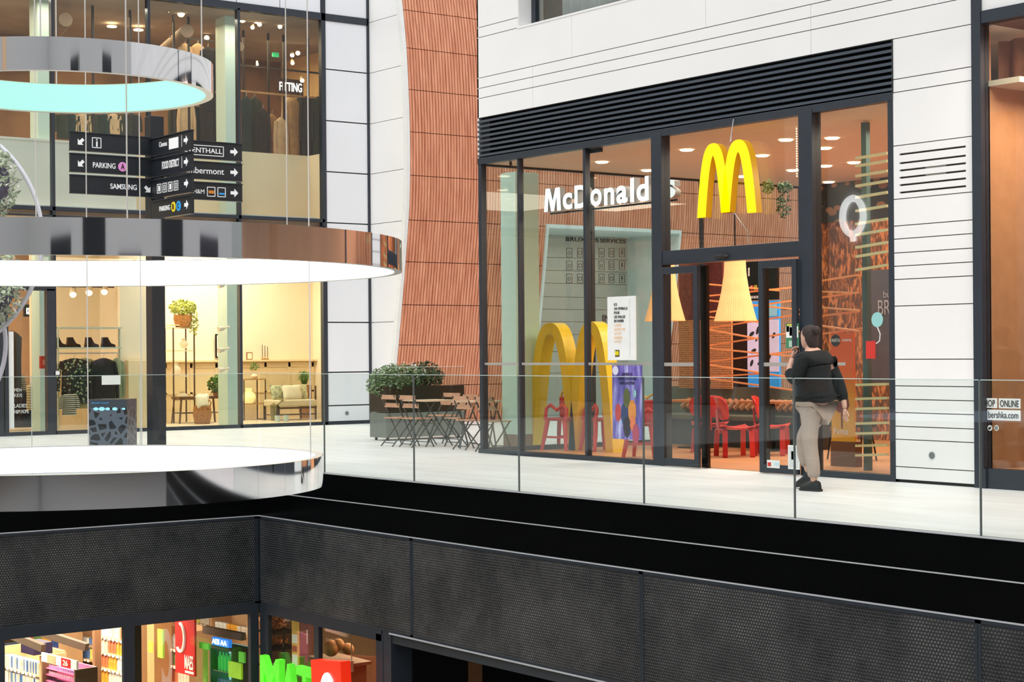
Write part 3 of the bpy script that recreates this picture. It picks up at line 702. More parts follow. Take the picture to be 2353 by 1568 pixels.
cushion('leaf patterned cushion at the right end of the daybed', (-34.3, ym+L*.32, zt+.19), .38, .36, -.1, mat('green_print_fabric', (214, 208, 168), .9, var=.3, scale=18), tilt=.3)
q = MB(); vs = []; fs = []
for i in range(9):
    for j in range(7):
        t_ = i/8; y_ = -L/2-.02-.05*math.sin(j*1.3); vs.append((.1+.26*(j/6)+.01*math.sin(i*2), -L/2+.12-t_*.2 if t_ < .3 else y_+.01*math.sin(i+j), zt+.02-max(0, t_-.15)*.62))
for i in range(8):
    for j in range(6): a_ = i*7+j; fs.append((a_, a_+1, a_+8, a_+7))
q.add(vs, fs, True); o = obj('throw_blanket', q, mat('olive_throw', (138, 128, 84), .9, var=.1, bump=.4), fix=False); o.location = r.location; tag(o, 'olive throw hanging over the left end of the daybed', 'blanket')
sm = o.modifiers.new('s', 'SOLIDIFY'); sm.thickness = .02
c_ = pX(690, 870, -35.1); plant('grassy_plant', 'tall grassy plant behind the daybed', 'plant', (-34.9, c_.y, .03), .75, .16, .42, .3, 70, leafm, MATS['woven_basket'], 's', potname='basket')
for i, x in enumerate((638, 657)):
    y_ = pX(x, 966, -33.3).y; q = MB(); q.lathe((0, 0, 0), [(.001, 0), (.06, 0), (.065, .14), (.055, .14), (.05, .02), (.001, .02)], 14)
    o = obj('candle_glass', q, mat('pale_blue_glass', (205, 220, 218), .2)); o.location = (-33.3, y_, .03); tag(o, ['pale candle glass on the floor, left of the pair under the daybed', 'pale candle glass on the floor, right of the pair under the daybed'][i], 'glass')
# spot lamps on the column
for i, y_ in enumerate((657, 757, 806, 852)):
    p = pX(512, y_, XL-.6); t = thing('column_lamp', 'pale cylindrical spot lamp on the column, %s' % ['topmost', 'second from the top', 'third from the top', 'lowest'][i], 'lamp', p, 0, 'spot lamps on the shop column')
    q = MB(); q.tube([(0, .02, .02), (0, -.10, .0)], [.045, .06], 12); obj('lamp_head', q, vase, t, world=False)
    q = MB(); q.tube([(0, .02, .02), (-.02, .16, .05)], .02, 8); obj('bracket', q, vase, t, world=False)
# ---------------------------------------------------------------- clothes shop, lower left
hang = mat('dark_garment', (28, 28, 34), .9, var=.2); flor = None
def floral():
    m = bpy.data.materials.new('floral_fabric'); m.use_nodes = True; n, l = m.node_tree.nodes, m.node_tree.links; b = n['Principled BSDF']
    t = n.new('ShaderNodeTexCoord'); v = n.new('ShaderNodeTexVoronoi'); v.inputs['Scale'].default_value = 16
    r = n.new('ShaderNodeValToRGB'); e = r.color_ramp.elements; r.color_ramp.interpolation = 'CONSTANT'
    e[0].position = 0; e[0].color = (*lin((226, 190, 110)), 1); e[1].position = .18; e[1].color = (*lin((140, 160, 130)), 1)
    x = e.new(.33); x.color = (*lin((40, 58, 50)), 1); x = e.new(.5); x.color = (*lin((18, 24, 26)), 1)
    l.new(t.outputs['Object'], v.inputs['Vector']); l.new(v.outputs['Distance'], r.inputs[0]); l.new(r.outputs[0], b.inputs['Base Color']); b.inputs['Roughness'].default_value = .9
    return m
flor = floral()
def garment(label, loc, w_, h, m, group=None, depth=.09, sleeve=True, rz=0, name='hanging_garment'):
    """a shirt on a hanger facing +x: body, sleeves, hanger hook"""
    t = thing(name, label, 'garment', loc, rz, group)
    rings = []
    for z, a, d in ((0, .10, .5), (-.03, .32, .8), (-.07, .5, 1), (-.3, .46, 1.1), (-.6, .47, 1.1), (-1, .5, 1.2)):
        r = []
        for k in range(14):
            q_ = 2*math.pi*k/14; r.append(Vector((math.sin(q_)*depth/2*d*(1+.12*math.sin(5*q_+z*9)), math.cos(q_)*w_*a, z*h)))
        rings.append(r)
    q = MB(); q.loft(rings); obj('body', q, m, t, world=False)
    if sleeve:
        for s_ in (-1, 1):
            q = MB(); q.tube([(0, s_*w_*.44, -.07*h), (0, s_*w_*.56, -.3*h), (.01, s_*w_*.58, -.72*h)], [depth*.5, depth*.48, depth*.4], 8); obj('sleeve', q, m, t, world=False)
    q = MB(); q.tube([(0, 0, 0), (0, 0, .05), (0, .02, .08), (0, 0, .10)], .004, 5); obj('hook', q, M['steel'], t, world=False)
    return t
XG = -33.2
def gx(x, y, X=XG): return pX(x, y, X)
rail = thing('clothes_rail', 'pale rack with two glass shelves and a hanging rail', 'rack', (XG, gx(205, 980).y, .03))
def rel(p, r): return Vector(p)-Vector(r.location)
m_r = mat('pale_green_metal', (200, 212, 196), .5)
ya, yb = gx(132, 800).y, gx(276, 800).y
for z_ in (gx(200, 754).z, gx(200, 800).z):
    q = MB(); q.box(XG-.35, XG+.1, ya, yb, z_-.015, z_+.015); obj('glass_shelf', q, m_r, rail)
for y_ in (yb-.02, ya):
    q = MB(); q.box(XG-.02, XG+.02, y_, y_+.02, .03, gx(200, 752).z); obj('upright', q, m_r, rail)
zr = gx(200, 812).z; q = MB(); q.tube([(XG, ya, zr), (XG, yb, zr)], .012, 8); obj('hanging_rail', q, M['steel'], rail)
H1 = zr-gx(200, 925).z
kh = mat('khaki_fabric', (172, 158, 112), .9, var=.08); ol = mat('sage_knit', (140, 150, 118), .9, var=.15)
garment('dark floral shirt hanging on the pale rack', (XG+.12, gx(165, 800).y, zr-.1), .58, H1*.92, flor)
garment('khaki jacket hanging behind the floral shirt', (XG+.02, gx(194, 800).y, zr-.1), .50, H1*1.02, kh)
garment('long black coat hanging in the middle of the pale rack', (XG+.12, gx(232, 800).y, zr-.1), .5, H1*1.15, hang)
garment('sage patterned cardigan at the right end of the pale rack', (XG+.05, gx(266, 800).y, zr-.1), .24, H1*1.1, ol)
for i, (x, l_) in enumerate(((134, 'black ankle boot on the glass shelf, leftmost'), (166, 'black shoe box bag on the glass shelf, second from the left'), (208, 'black ankle boot on the glass shelf, third from the left'), (246, 'black ankle boot on the glass shelf, rightmost'))):
    p = gx(x, 797, XG-.1); q = MB(); z_ = gx(200, 800).z+.015
    q.loft([[Vector((sx, sy, z)) for sx, sy in ((-.05, y0), (.05, y0), (.05, y1), (-.05, y1))] for z, y0, y1 in ((0, -.13, .16), (.05, -.13, .15), (.08, -.12, .06), (.18, -.11, .0), (.2, -.11, 0))], smooth=False)
    o = obj('ankle_boot', q, M['black'], bevel=.01); o.location = (XG-.08, p.y, z_); tag(o, l_, 'boot', 'black boots on the glass shelf')
strp = mat('striped_knit', (206, 190, 160), .9, var=.1)
def stripes(name, c1, c2, sc, ax='Z'):
    m = bpy.data.materials.new(name); m.use_nodes = True; n, l = m.node_tree.nodes, m.node_tree.links; b = n['Principled BSDF']
    t = n.new('ShaderNodeTexCoord'); v = n.new('ShaderNodeTexWave'); v.bands_direction = ax; v.inputs['Scale'].default_value = sc
    r = n.new('ShaderNodeValToRGB'); e = r.color_ramp.elements; r.color_ramp.interpolation = 'CONSTANT'; e[0].color = (*lin(c1), 1); e[1].position = .5; e[1].color = (*lin(c2), 1)
    l.new(t.outputs['Object'], v.inputs['Vector']); l.new(v.outputs['Fac'], r.inputs[0]); l.new(r.outputs[0], b.inputs['Base Color']); b.inputs['Roughness'].default_value = .8; return m
stm = stripes('black_cream_stripes', (26, 26, 32), (226, 214, 190), 8)
garment('black and cream striped top on the low rail, left of the yellow bag', (XG+.3, gx(145, 905).y, gx(145, 905).z), .3, .42, stm)
garment('dark trousers on the low rail by the door', (XG-.5, gx(76, 905).y, gx(76, 900).z), .34, .72, mat('navy_fabric', (34, 38, 56), .9), sleeve=False)
garment('striped top hanging behind the shop door', (XG-.6, gx(60, 860).y, gx(60, 858).z), .34, .7, stm)
garment('dark coat hanging just inside the shop door', (XG-.2, gx(35, 760).y, gx(35, 760).z), .42, 1.9, mat('aubergine_coat', (52, 38, 44), .9), sleeve=False)
garment('cream checked skirt hanging by the door frame', (XG-.4, gx(89, 900).y, gx(89, 885).z), .2, .5, stripes('tan_grid', (190, 150, 100), (236, 214, 170), 6), sleeve=False)
# far wall of the clothes shop: illuminated sign, counter, tracks
p = pX(55, 726, -36.4); ks = thing('lit_wall_sign', 'small black sign with glowing white letters inside the clothes shop', 'sign', (-36.4, p.y, p.z))
q = MB(); q.box(0, .06, -.02, .48, -.02, .24); obj('sign_board', q, M['black'], ks, world=False)
q = MB(); text(q, 'KINGROOM', (.062, .03, .03), AY, AZ, .40, .14, .01, .01); obj('lettering', q, mat('white_glow', (255, 255, 255), .5, emit=2.2, var=0), ks, world=False)
rb_ = thing('red_wall_box', 'small red box on the column by the shop door', 'box', pX(97, 833, XL-.55))
q = MB(); q.box(0, .08, -.06, .06, -.12, .12); obj('box_body', q, mat('signal_red', (190, 44, 34), .4), rb_, world=False)
q = MB(); q.box(.08, .085, -.03, .03, -.05, .05); obj('label_plate', q, mat('pale_red', (222, 120, 100), .5), rb_, world=False)
def spot(label, p, d=(0, 0, -1), r=.05, e=6., col=(255, 225, 180), group=None, name='spotlight'):
    d = Vector(d).normalized(); t = thing(name, label, 'light', p, 0, group)
    q = MB(); q.tube([-d*.12, d*.06], [r*.8, r], 12); obj('housing', q, vase, t, world=False)
    q = MB(); q.ball(d*.065, r*.85, 10, 6, (1, 1, 1)); obj('bulb', q, mat('bulb_%d' % int(e), col, .5, emit=e, ecol=col, var=0), t, world=False)
    return t
for i, (x, y_) in enumerate(((168, 672), (205, 668), (240, 666))):
    spot('track light under the ceiling of the clothes shop, %s' % ['left', 'middle', 'right'][i], pX(x, y_, -34.5), (.6, -.3, -.7), .08, 3, group='track lights in the clothes shop')
q = MB(); a = pX(133, 664, -34.5); c = pX(262, 664, -34.5); q.tube([(-34.5, a.y, a.z+.05), (-34.5, c.y, a.z+.05)], .015, 6); tag(obj('light_track', q, darkmetal), 'thin ceiling track carrying the clothes shop lights', 'rail')
a, c = pX(183, 712, -36.8), pX(250, 722, -36.8)
t = thing('strip_light', 'glowing strip light above the white counter of the clothes shop', 'light', (-36.8, a.y, c.z))
q = MB(); q.box(0, .1, 0, c.y-a.y, 0, .09); obj('diffuser', q, mat('warm_strip', (255, 236, 200), .5, emit=2, ecol=(255, 236, 200), var=0), t, world=False)
q = MB(); q.box(0, .12, -.05, c.y-a.y+.05, .09, .16); obj('housing', q, darkmetal, t, world=False)
a, c = pX(133, 728, -36.85), pX(250, 765, -36.85)
q = MB(); q.box(-36.88, -36.5, a.y, c.y, c.z, a.z); o = obj('wall_cabinet', q, mat('pale_wall_unit', (240, 214, 178), .6)); tag(o, 'pale wall cabinet at the back of the clothes shop', 'cabinet')
a, c = pX(133, 775, -36.3), pX(255, 775, -36.3)
r = thing('shoe_table', 'wooden shelf board with shoes at the back of the clothes shop', 'shelf', (-36.3, a.y, .03))
q = MB(); q.box(-.3, .2, 0, c.y-a.y, a.z-.08, a.z-.03); obj('board', q, oakm, r, world=False)
q = MB(); q.box(-.3, .15, 0, c.y-a.y, 0, a.z-.08); obj('base', q, mat('rose_base', (170, 110, 90), .7), r, world=False)
# cream plinth shapes on the divider, flush objects behind the third pane
a, c = pX(290, 828, -33.2), pX(338, 828, -33.2)
q = MB(); q.box(-33.28, -33.1, a.y, c.y, .03, a.z); tag(obj('display_plinth', q, MATS['cream_panelling'], bevel=.01), 'cream display plinth at the dividing wall', 'plinth')
# stickers on the lower left glass
q = MB(); a, c = pX(234, 863, XL-.02), pX(277, 884, XL-.02); q.box(XL-.03, XL-.02, a.y, c.y, c.z, a.z); tag(obj('paper_notice', q, M['whitepaint']), 'white paper notice stuck on the clothes shop window', 'notice')
q = MB(); a, c = pX(125, 853, XL+.03), pX(137, 862, XL+.03); q.box(XL+.02, XL+.03, a.y, c.y, c.z, a.z); tag(obj('door_sticker', q, M['whitepaint']), 'tiny white sticker on the dark door post', 'sticker')
a, c = pX(15, 762, XL-.02), pX(32, 985, XL-.02)
t = thing('door_banner', 'narrow white vertical banner on the left shop door glass', 'banner', (XL-.01, a.y, c.z))
q = MB(); q.box(0, .008, 0, c.y-a.y, 0, a.z-c.z); obj('panel', q, M['whitepaint'], t, world=False)
a = pX(33, 925, XL-.03); t = thing('door_lettering', 'white words on the shop door glass beside the white banner', 'lettering', a)
words(t, M['whitepaint'], [('LADIES', (0, 0, -.10), AY, AZ, .24, .07, .003), ('H&M HOME', (0, 0, -.21), AY, AZ, .28, .07, .003), ('MEN', (0, 0, .20), AY, AZ, .14, .06, .003), ('KIDS', (0, 0, .10), AY, AZ, .15, .06, .003)])

# ---------------------------------------------------------------- upper clothes shop
pole = mat('dark_rack_metal', (42, 34, 28), .5)
for i, (x, X_) in enumerate(((400, -32.9), (434, -32.9), (500, -32.9), (560, -33.6), (617, -33.6), (652, -33.6), (708, -33.6), (214, -32.9), (300, -32.9))):
    y_ = pX(x, 200, X_).y
    q = MB(); q.box(X_-.02, X_+.02, y_-.02, y_+.02, 4.3, 8.45)
    tag(obj('rack_post', q, pole), 'dark rack post in the upper shop, %s' % ['behind the middle pane left', 'behind the middle pane centre', 'behind the middle pane right', 'at the left of the last pane', 'left of centre in the last pane', 'right of centre in the last pane', 'at the right of the last pane', 'in the pane left of the signpost', 'just left of the signpost'][i], 'post', 'rack posts in the upper shop')
def uprail(x0, x1, y_, X_, label, m=oakm):
    a, c = pX(x0, y_, X_), pX(x1, y_, X_); q = MB(); q.box(X_-.02, X_+.02, a.y, c.y, a.z-.02, a.z+.02); tag(obj('clothes_bar', q, m), label, 'rail'); return a.z
uprail(553, 742, 209, -33.4, 'wooden clothes bar across the last upper pane')
uprail(395, 545, 203, -33.4, 'wooden clothes bar across the middle upper pane')
uprail(390, 520, 84, -33.5, 'thin dark bar high in the middle upper pane', pole)
uprail(553, 740, 150, -34.6, 'thin dark bar high in the last upper pane', pole)
gm = [mat('green_coat', (52, 60, 44), .9, var=.2), mat('dark_brown_coat', (44, 34, 28), .9, var=.2), mat('ochre_coat', (170, 128, 80), .9, var=.15), mat('teal_coat', (34, 52, 50), .9, var=.2), mat('cream_coat', (214, 180, 140), .9, var=.1), mat('charcoal_coat', (36, 36, 38), .9, var=.2)]
gl = [(566, 222, 3, 'dark teal coat'), (585, 222, 0, 'dark green coat'), (604, 250, 1, 'brown coat'), (625, 262, 2, 'ochre dress'), (645, 270, 4, 'cream blouse'), (664, 224, 4, 'pale long dress'), (676, 226, 2, 'tan long dress'), (690, 222, 3, 'teal black coat'), (704, 222, 1, 'dark brown coat'), (718, 222, 5, 'charcoal coat'), (730, 222, 0, 'green black coat'),
      (408, 225, 0, 'dark green coat'), (425, 100, 4, 'pale long coat'), (455, 100, 4, 'pale loose coat'), (478, 108, 5, 'striped grey dress'), (496, 110, 5, 'charcoal dress'), (428, 232, 4, 'cream jacket'), (450, 235, 3, 'teal jacket'), (474, 232, 1, 'brown jacket'), (496, 228, 5, 'charcoal jacket')]
pos_words = ['first from the left', 'second', 'third', 'fourth', 'fifth', 'sixth', 'seventh', 'eighth', 'ninth', 'tenth', 'last at the right']
for i, (x, y_, k, l_) in enumerate(gl):
    p = pX(x, y_, -33.4-(.3 if i % 2 else 0)); hh = min(p.z-5.0, 1.35)
    garment('%s on the rack behind the %s upper pane, %s' % (l_, 'last' if i < 11 else 'middle', pos_words[i if i < 11 else i-11]), p, .26 if i < 11 else .32, hh, gm[k], 'coats on the upper racks', sleeve=i % 3 != 0)
for i, (x, y_, k) in enumerate(((145, 262, 0), (165, 262, 3), (190, 262, 4), (215, 262, 0), (240, 262, 3), (262, 262, 4), (285, 262, 0), (306, 262, 5))):
    p = pX(x, y_, -33.2); garment('dark garment behind the pane left of the signpost, %s' % pos_words[i], (p.x, p.y, p.z), .28, .5, gm[k], 'garments behind the left upper pane')
p = pX(642, 214, -34.8); t = thing('fitting_room_sign', 'dark hanging sign with glowing white FITTING letters in the upper shop', 'sign', (-34.8, p.y, p.z))
q = MB(); q.box(-.03, 0, -.02, .62, -.06, .34); obj('sign_board', q, mat('dark_brown_board', (46, 26, 18), .6), t, world=False)
q = MB(); text(q, 'FITTING', (.003, .0, .06), AY, AZ, .58, .2, .008, .012); obj('lettering', q, MATS['white_glow'], t, world=False)
for i, (x, y_, r_) in enumerate(((557, 42, .08), (589, 43, .09), (596, 54, .05), (580, 61, .045), (643, 59, .05), (671, 125, .05), (684, 120, .055), (672, 143, .045), (694, 183, .05), (591, 146, .03), (416, 29, .08), (475, 85, .06), (388, 22, .04))):
    spot('warm ceiling spotlight in the upper shop, %s' % ['top left of the last pane', 'brightest in the last pane', 'small one beside the brightest', 'lowest of the left cluster', 'alone near the top centre', 'left of the middle pair', 'right of the middle pair', 'under the middle pair', 'above the fitting sign', 'tiny one far back', 'top of the middle pane', 'by the striped dress', 'at the left column'][i],
         pX(x, y_, -32.8 if y_ < 70 else -34.6), (.8, -.4, -.5), r_, 14, group='spotlights in the upper shop')
for i, (x, y_) in enumerate(((160, 5), (189, 2), (221, 4), (257, 62), (318, 70))):
    p = pX(x, y_, -34.5); q = MB(); q.lathe((0, 0, 0), [(.001, 0), (.1, 0), (.1, .02), (.001, .02)], 16); o = obj('downlight', q, MATS['bulb_14']); o.location = p
    tag(o, 'round downlight in the upper shop, %s' % ['far left', 'beside the left cable', 'right of the left cable', 'behind the left pane centre', 'near the signpost'][i], 'light', 'downlights in the upper shop')
q = MB(); a = pX(606, 126, -35); q.box(-.02, .02, -.08, .08, -.05, .05); o = obj('exit_sign', q, mat('green_sign', (60, 190, 120), .5, emit=.8, var=0)); o.location = pX(633, 126, -35); tag(o, 'tiny green exit sign far back in the upper shop', 'sign')
# ceiling beams and ducts of the upper shop
for i, (y0, z0, r_) in enumerate(((16.2, 8.1, .14), (17.4, 7.9, .1), (13.6, 8.05, .14), (10.8, 8.1, .12))):
    q = MB(); q.tube([(-32.6, y0, z0), (-36.8, y0+.9, z0-.2)], r_, 10); tag(obj('air_duct', q, mat('duct_brown', (120, 96, 74), .6, var=.1)), 'brown air duct under the upper shop ceiling, %s' % ['left in the last pane', 'right in the last pane', 'in the middle pane', 'in the left pane'][i], 'duct', 'ducts under the upper ceiling')
# ================================================================ RESTAURANT: signs on the front
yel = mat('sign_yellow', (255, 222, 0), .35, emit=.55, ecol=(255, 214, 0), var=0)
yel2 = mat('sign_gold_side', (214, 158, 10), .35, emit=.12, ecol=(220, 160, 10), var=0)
gold = mat('golden_arch_paint', (226, 168, 30), .35, var=.04)
golds = mat('golden_arch_edge', (244, 206, 52), .35, var=.04)
def arch_pts(x0, x1, zb, zt, n=26, zb2=None):     # parabola-like arch centreline
    zb2 = zb if zb2 is None else zb2; pts = []
    for i in range(n+1):
        t = i/n; u = t*2-1; zz = zb if t < .5 else zb2
        s = abs(u); z = zz+(zt-zz)*(1-s**2.6)
        xx = (x0+x1)/2+(x1-x0)/2*(1 if u > 0 else -1)*(s**.95)
        pts.append((xx, z))
    return pts
def arches(parent, x0, xm, x1, zb, zt, zmid, wid, Y, d, mface, mside, lean=0):
    """two arches sharing the middle leg; each arch a part"""
    for (a, b, l, r) in ((x0, xm, zb, zmid), (xm, x1, zmid, zb)):
        cl = arch_pts(a, b, l, zt, 30, r)
        outer, inner = [], []
        for i, (x, z) in enumerate(cl):
            p, n_ = cl[max(0, i-1)], cl[min(len(cl)-1, i+1)]
            dx, dz = n_[0]-p[0], n_[1]-p[1]; L = math.hypot(dx, dz); dx /= L; dz /= L
            ww = wid*(.5+.0*abs(dz))
            outer.append((x-dz*ww, z+dx*ww)); inner.append((x+dz*ww, z-dx*ww))
        for s_ in (outer, inner):
            for k in (0, -1): s_[k] = (s_[k][0], l if k == 0 else r)
        q = MB(); q.cur = 0; n = len(outer)
        f = [Vector((x, Y, z)) for x, z in outer]+[Vector((x, Y, z)) for x, z in inner]
        bk = [p+Vector((0, d, 0)) for p in f]
        q.add(f, [(i, i+1, n+i+1, n+i) for i in range(n-1)]); q.add(bk, [(i, n+i, n+i+1, i+1) for i in range(n-1)])
        q.cur = 1; allp = f+bk; m = 2*n
        fs = []
        for i in range(n-1): fs += [(i, m+i, m+i+1, i+1), (n+i, n+i+1, m+n+i+1, m+n+i)]
        fs += [(0, n, m+n, m), (n-1, m+n-1, m+2*n-1, 2*n-1)]
        q.add(allp, fs); obj('arch', q, [mface, mside], parent, fix=True)
ms = thing('arch_sign', 'bright yellow double arch sign hanging in the pane over the sliding doors', 'sign', (-15.8, YM-.12, 3.1))
a_, b_, c_ = pY(1613, 505, YM-.13).x, pY(1668, 490, YM-.13).x, pY(1729, 494, YM-.13).x
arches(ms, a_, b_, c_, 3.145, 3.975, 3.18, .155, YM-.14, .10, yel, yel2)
q = MB(); q.tube([(-15.635, YM-.09, 4.05), (-15.635, YM-.03, 4.33)], .006, 6); obj('hanging_cable', q, M['steel'], ms)
q = MB(); q.tube([(b_+.06, YM-.05, 3.18), (b_+.09, YM+.15, 2.95), (b_+.05, YM+.2, 2.8)], .005, 5); obj('power_cord', q, M['whitepaint'], ms)
# white letters: name of the restaurant
YL = YM+.35
wl0, wl1 = pY(1250, 488, YL), pY(1541, 463, YL); h_ = pY(1250, 435, YL).z-wl0.z
nm = thing('restaurant_name_sign', 'large glowing white letters of the restaurant name behind the left panes', 'sign', (wl0.x, YL, wl0.z))
lm_ = mat('white_letter', (255, 255, 255), .4, emit=.7, var=0); lsid = mat('white_letter_side', (170, 170, 172), .5, var=0)
chars = [('M', 0, .145, 1, 0), ('c', .160, .080, .72, 0), ('D', .258, .112, .98, 0), ('o', .388, .090, .74, 0), ('n', .497, .080, .72, 0), ('a', .594, .086, .74, 0), ('l', .700, .030, 1, 0), ('d', .748, .092, 1.0, 0), ("'", .860, .024, .30, .70), ('s', .935, .10, .74, 0)]
W_ = wl1.x-wl0.x
for ch, x, w_, hh, zo in chars:
    q = MB()
    if ch == 'M': q.prism([(W_*w_*u, 0, h_*v) for u, v in ((0, 0), (.10, 1), (.36, 1), (.52, .45), (.68, 1), (.94, 1), (1, 0), (.77, 0), (.74, .62), (.60, 0), (.42, 0), (.27, .62), (.22, 0))], (0, .10, 0))
    else: text(q, ch, (x*W_, 0, zo*h_), AX, AZ, w_*W_, hh*h_, .10, .03, n=AY)
    o = obj('letter', q, [lm_, lsid], nm, world=False)
    for p_ in o.data.polygons: p_.material_index = 0 if max(o.data.vertices[v].co.y for v in p_.vertices) < .01 else 1
q = MB(); q.box(0, W_, .11, .13, -.03, -.005); obj('mounting_rail', q, M['frame'], nm, world=False)
# ---------------------------------------------------------------- posters on the panes
t0 = pY(1397, 683, YM+.03); t1 = pY(1463, 828, YM+.03)
ps = thing('white_poster', 'white poster with black French text and a small black logo square on the pane', 'poster', (t0.x, YM+.03, t1.z))
PW, PH = t1.x-t0.x, t0.z-t1.z
q = MB(); q.box(0, PW, -.012, 0, 0, PH); obj('paper', q, M['whitepaint'], ps, world=False)
q = MB(); q.box(PW*.79, PW*.80, -.014, -.012, PH*.05, PH*.95); obj('fold_line', q, mat('pale_grey_print', (190, 190, 196), .6, var=0), ps, world=False)
bl = mat('black_print', (28, 28, 30), .6, var=0); org = mat('pale_orange_print', (248, 214, 178), .6, var=0)
y = .885
items = []
for wd, fr_ in (('ICI', .10), ("ON S'EMBALLE", .47), ('POUR', .19), ('LES PAILLES', .39), ('EN PAPIER', .34)):
    items.append((wd, (PW*.25, -.015, PH*(y-.03)), AX, AZ, PW*fr_, PH*.042, .003)); y -= .065
words(ps, bl, items, 'black_line')
items = []
for wd, fr_ in (('HIER', .26), ('PAKKEN WE', .38), ('UIT MET', .25), ('PAPIEREN', .28), ('RIETJES', .25)):
    items.append((wd, (PW*.25, -.015, PH*(y-.03)), AX, AZ, PW*fr_, PH*.04, .003)); y -= .065
words(ps, org, items, 'orange_line')
q = MB(); q.box(PW*.27, PW*.42, -.016, -.012, PH*.055, PH*.16); lg = obj('logo_square', q, bl, ps, world=False)
q = MB()
for k in (0, 1):
    cx0 = PW*(.31+k*.065); q.tube([(cx0-.014, -.018, PH*.075), (cx0-.008, -.018, PH*.13), (cx0, -.018, PH*.145), (cx0+.008, -.018, PH*.13), (cx0+.014, -.018, PH*.075)], .005, 5)
obj('small_arches', q, yel, ps, world=False)
# purple promotional poster (own artwork: plain shapes instead of the film figures)
t0 = pY(1408, 840, YM+.03); t1 = pY(1477, 1012, YM+.03); PW, PH = t1.x-t0.x, t0.z-t1.z
def purple():
    m = bpy.data.materials.new('purple_glow_print'); m.use_nodes = True; n, l = m.node_tree.nodes, m.node_tree.links; b = n['Principled BSDF']
    t = n.new('ShaderNodeTexCoord'); mp = n.new('ShaderNodeMapping'); mp.inputs['Scale'].default_value = (9, 1, 1.6)
    w_ = n.new('ShaderNodeTexNoise'); w_.inputs['Scale'].default_value = 1.2; w_.inputs['Detail'].default_value = 5
    r = n.new('ShaderNodeValToRGB'); e = r.color_ramp.elements; e[0].position = .32; e[0].color = (*lin((62, 58, 128)), 1); e[1].position = .72; e[1].color = (*lin((196, 200, 236)), 1)
    x = e.new(.5); x.color = (*lin((118, 102, 182)), 1)
    l.new(t.outputs['Object'], mp.inputs[0]); l.new(mp.outputs[0], w_.inputs['Vector']); l.new(w_.outputs[0], r.inputs[0]); l.new(r.outputs[0], b.inputs['Base Color']); b.inputs['Roughness'].default_value = .4; return m
pp = thing('purple_poster', 'tall purple and blue poster with dark text in the restaurant pane', 'poster', (t0.x, YM+.03, t1.z))
q = MB(); q.box(0, PW, -.012, 0, 0, PH); obj('paper', q, purple(), pp, world=False)
words(pp, mat('dark_purple_print', (44, 30, 60), .6, var=0), [('SAMEN IS', (PW*.34, -.015, PH*.86), AX, AZ, PW*.36, PH*.04, .003), ('ONZE FANTASIE', (PW*.22, -.015, PH*.80), AX, AZ, PW*.6, PH*.04, .003), ('NOG GROTER!', (PW*.27, -.015, PH*.74), AX, AZ, PW*.5, PH*.04, .003)], 'text_line')
q = MB(); q.tube([(PW*.12, -.016, PH*.93), (PW*.12, -.012, PH*.93)], PW*.10, 18); obj('round_badge', q, mat('silver_print', (206, 208, 224), .5, var=0), pp, world=False)
for k, (cx0, cz0, r_, c_) in enumerate(((.2, .36, .11, (190, 66, 66)), (.44, .34, .15, (40, 62, 108)), (.68, .38, .14, (222, 140, 60)), (.5, .56, .12, (92, 96, 52)), (.5, .17, .13, (38, 34, 52)), (.70, .22, .10, (222, 120, 70)), (.80, .08, .12, (176, 70, 96)), (.78, .62, .05, (150, 200, 200)))):
    q = MB(); q.prism([(PW*cx0+math.cos(a)*r_*PW, -.014-.0006*k, PH*cz0+math.sin(a)*r_*PW*1.9) for a in [i*math.pi/4+k for i in range(8)]], (0, .002, 0))
    obj('colour_patch', q, mat('patch_%d' % k, c_, .6, var=.1, scale=20), pp, world=False)
# round balloon sticker and small labels at the doors
q = MB(); p = pY(2016, 735, YM+.03); q.tube([(0, -.004, 0), (0, 0, 0)], .085, 20); bl_ = thing('balloon_sticker', 'pale turquoise balloon sticker on the right pane', 'sticker', p)
obj('balloon', q, mat('turquoise_print', (150, 206, 204), .5, var=0), bl_, world=False)
q = MB(); q.tube([(0, 0, -.085), (.04, 0, -.16), (.03, 0, -.24), (-.02, 0, -.27)], .007, 5); obj('string', q, M['whitepaint'], bl_, world=False)
q = MB(); q.box(-.17, -.03, -.004, 0, -.44, -.24); obj('red_box_print', q, mat('red_print', (204, 50, 40), .5, var=0), bl_, world=False)
def sticker(x0, y0, x1, y1, Yp, label, m, name='sticker', extra=None, cat='sticker'):
    a, c = pY(x0, y0, Yp), pY(x1, y1, Yp); t = thing(name, label, cat, (a.x, Yp, c.z)); w_, h_ = c.x-a.x, a.z-c.z
    q = MB(); q.box(0, w_, -.004, 0, 0, h_); obj('sheet', q, m, t, world=False)
    for (u0, v0, u1, v1, mm) in extra or []:
        q = MB(); q.box(u0*w_, u1*w_, -.007, -.004, v0*h_, v1*h_); obj('print', q, mm, t, world=False)
    return t, w_, h_
YD = YM-.08
paleb = mat('pale_blue_print', (196, 222, 228), .5, var=0); redp = MATS['red_print']; grn = mat('green_print', (60, 130, 90), .5, var=0)
sticker(1763, 1057, 1792, 1077, YD, 'small white label with a red corner low on the right sliding door', M['whitepaint'], extra=[(.06, .2, .32, .7, redp), (.6, .35, .95, .75, paleb)])
sticker(1811, 1023, 1838, 1080, YD, 'tall white notice with a grey emblem low on the right sliding door', M['whitepaint'], 'door_notice', [(.12, .08, .88, .92, mat('pale_print', (214, 216, 216), .5, var=0)), (.3, .4, .65, .75, mat('grey_emblem', (140, 142, 145), .5, var=0))], 'notice')
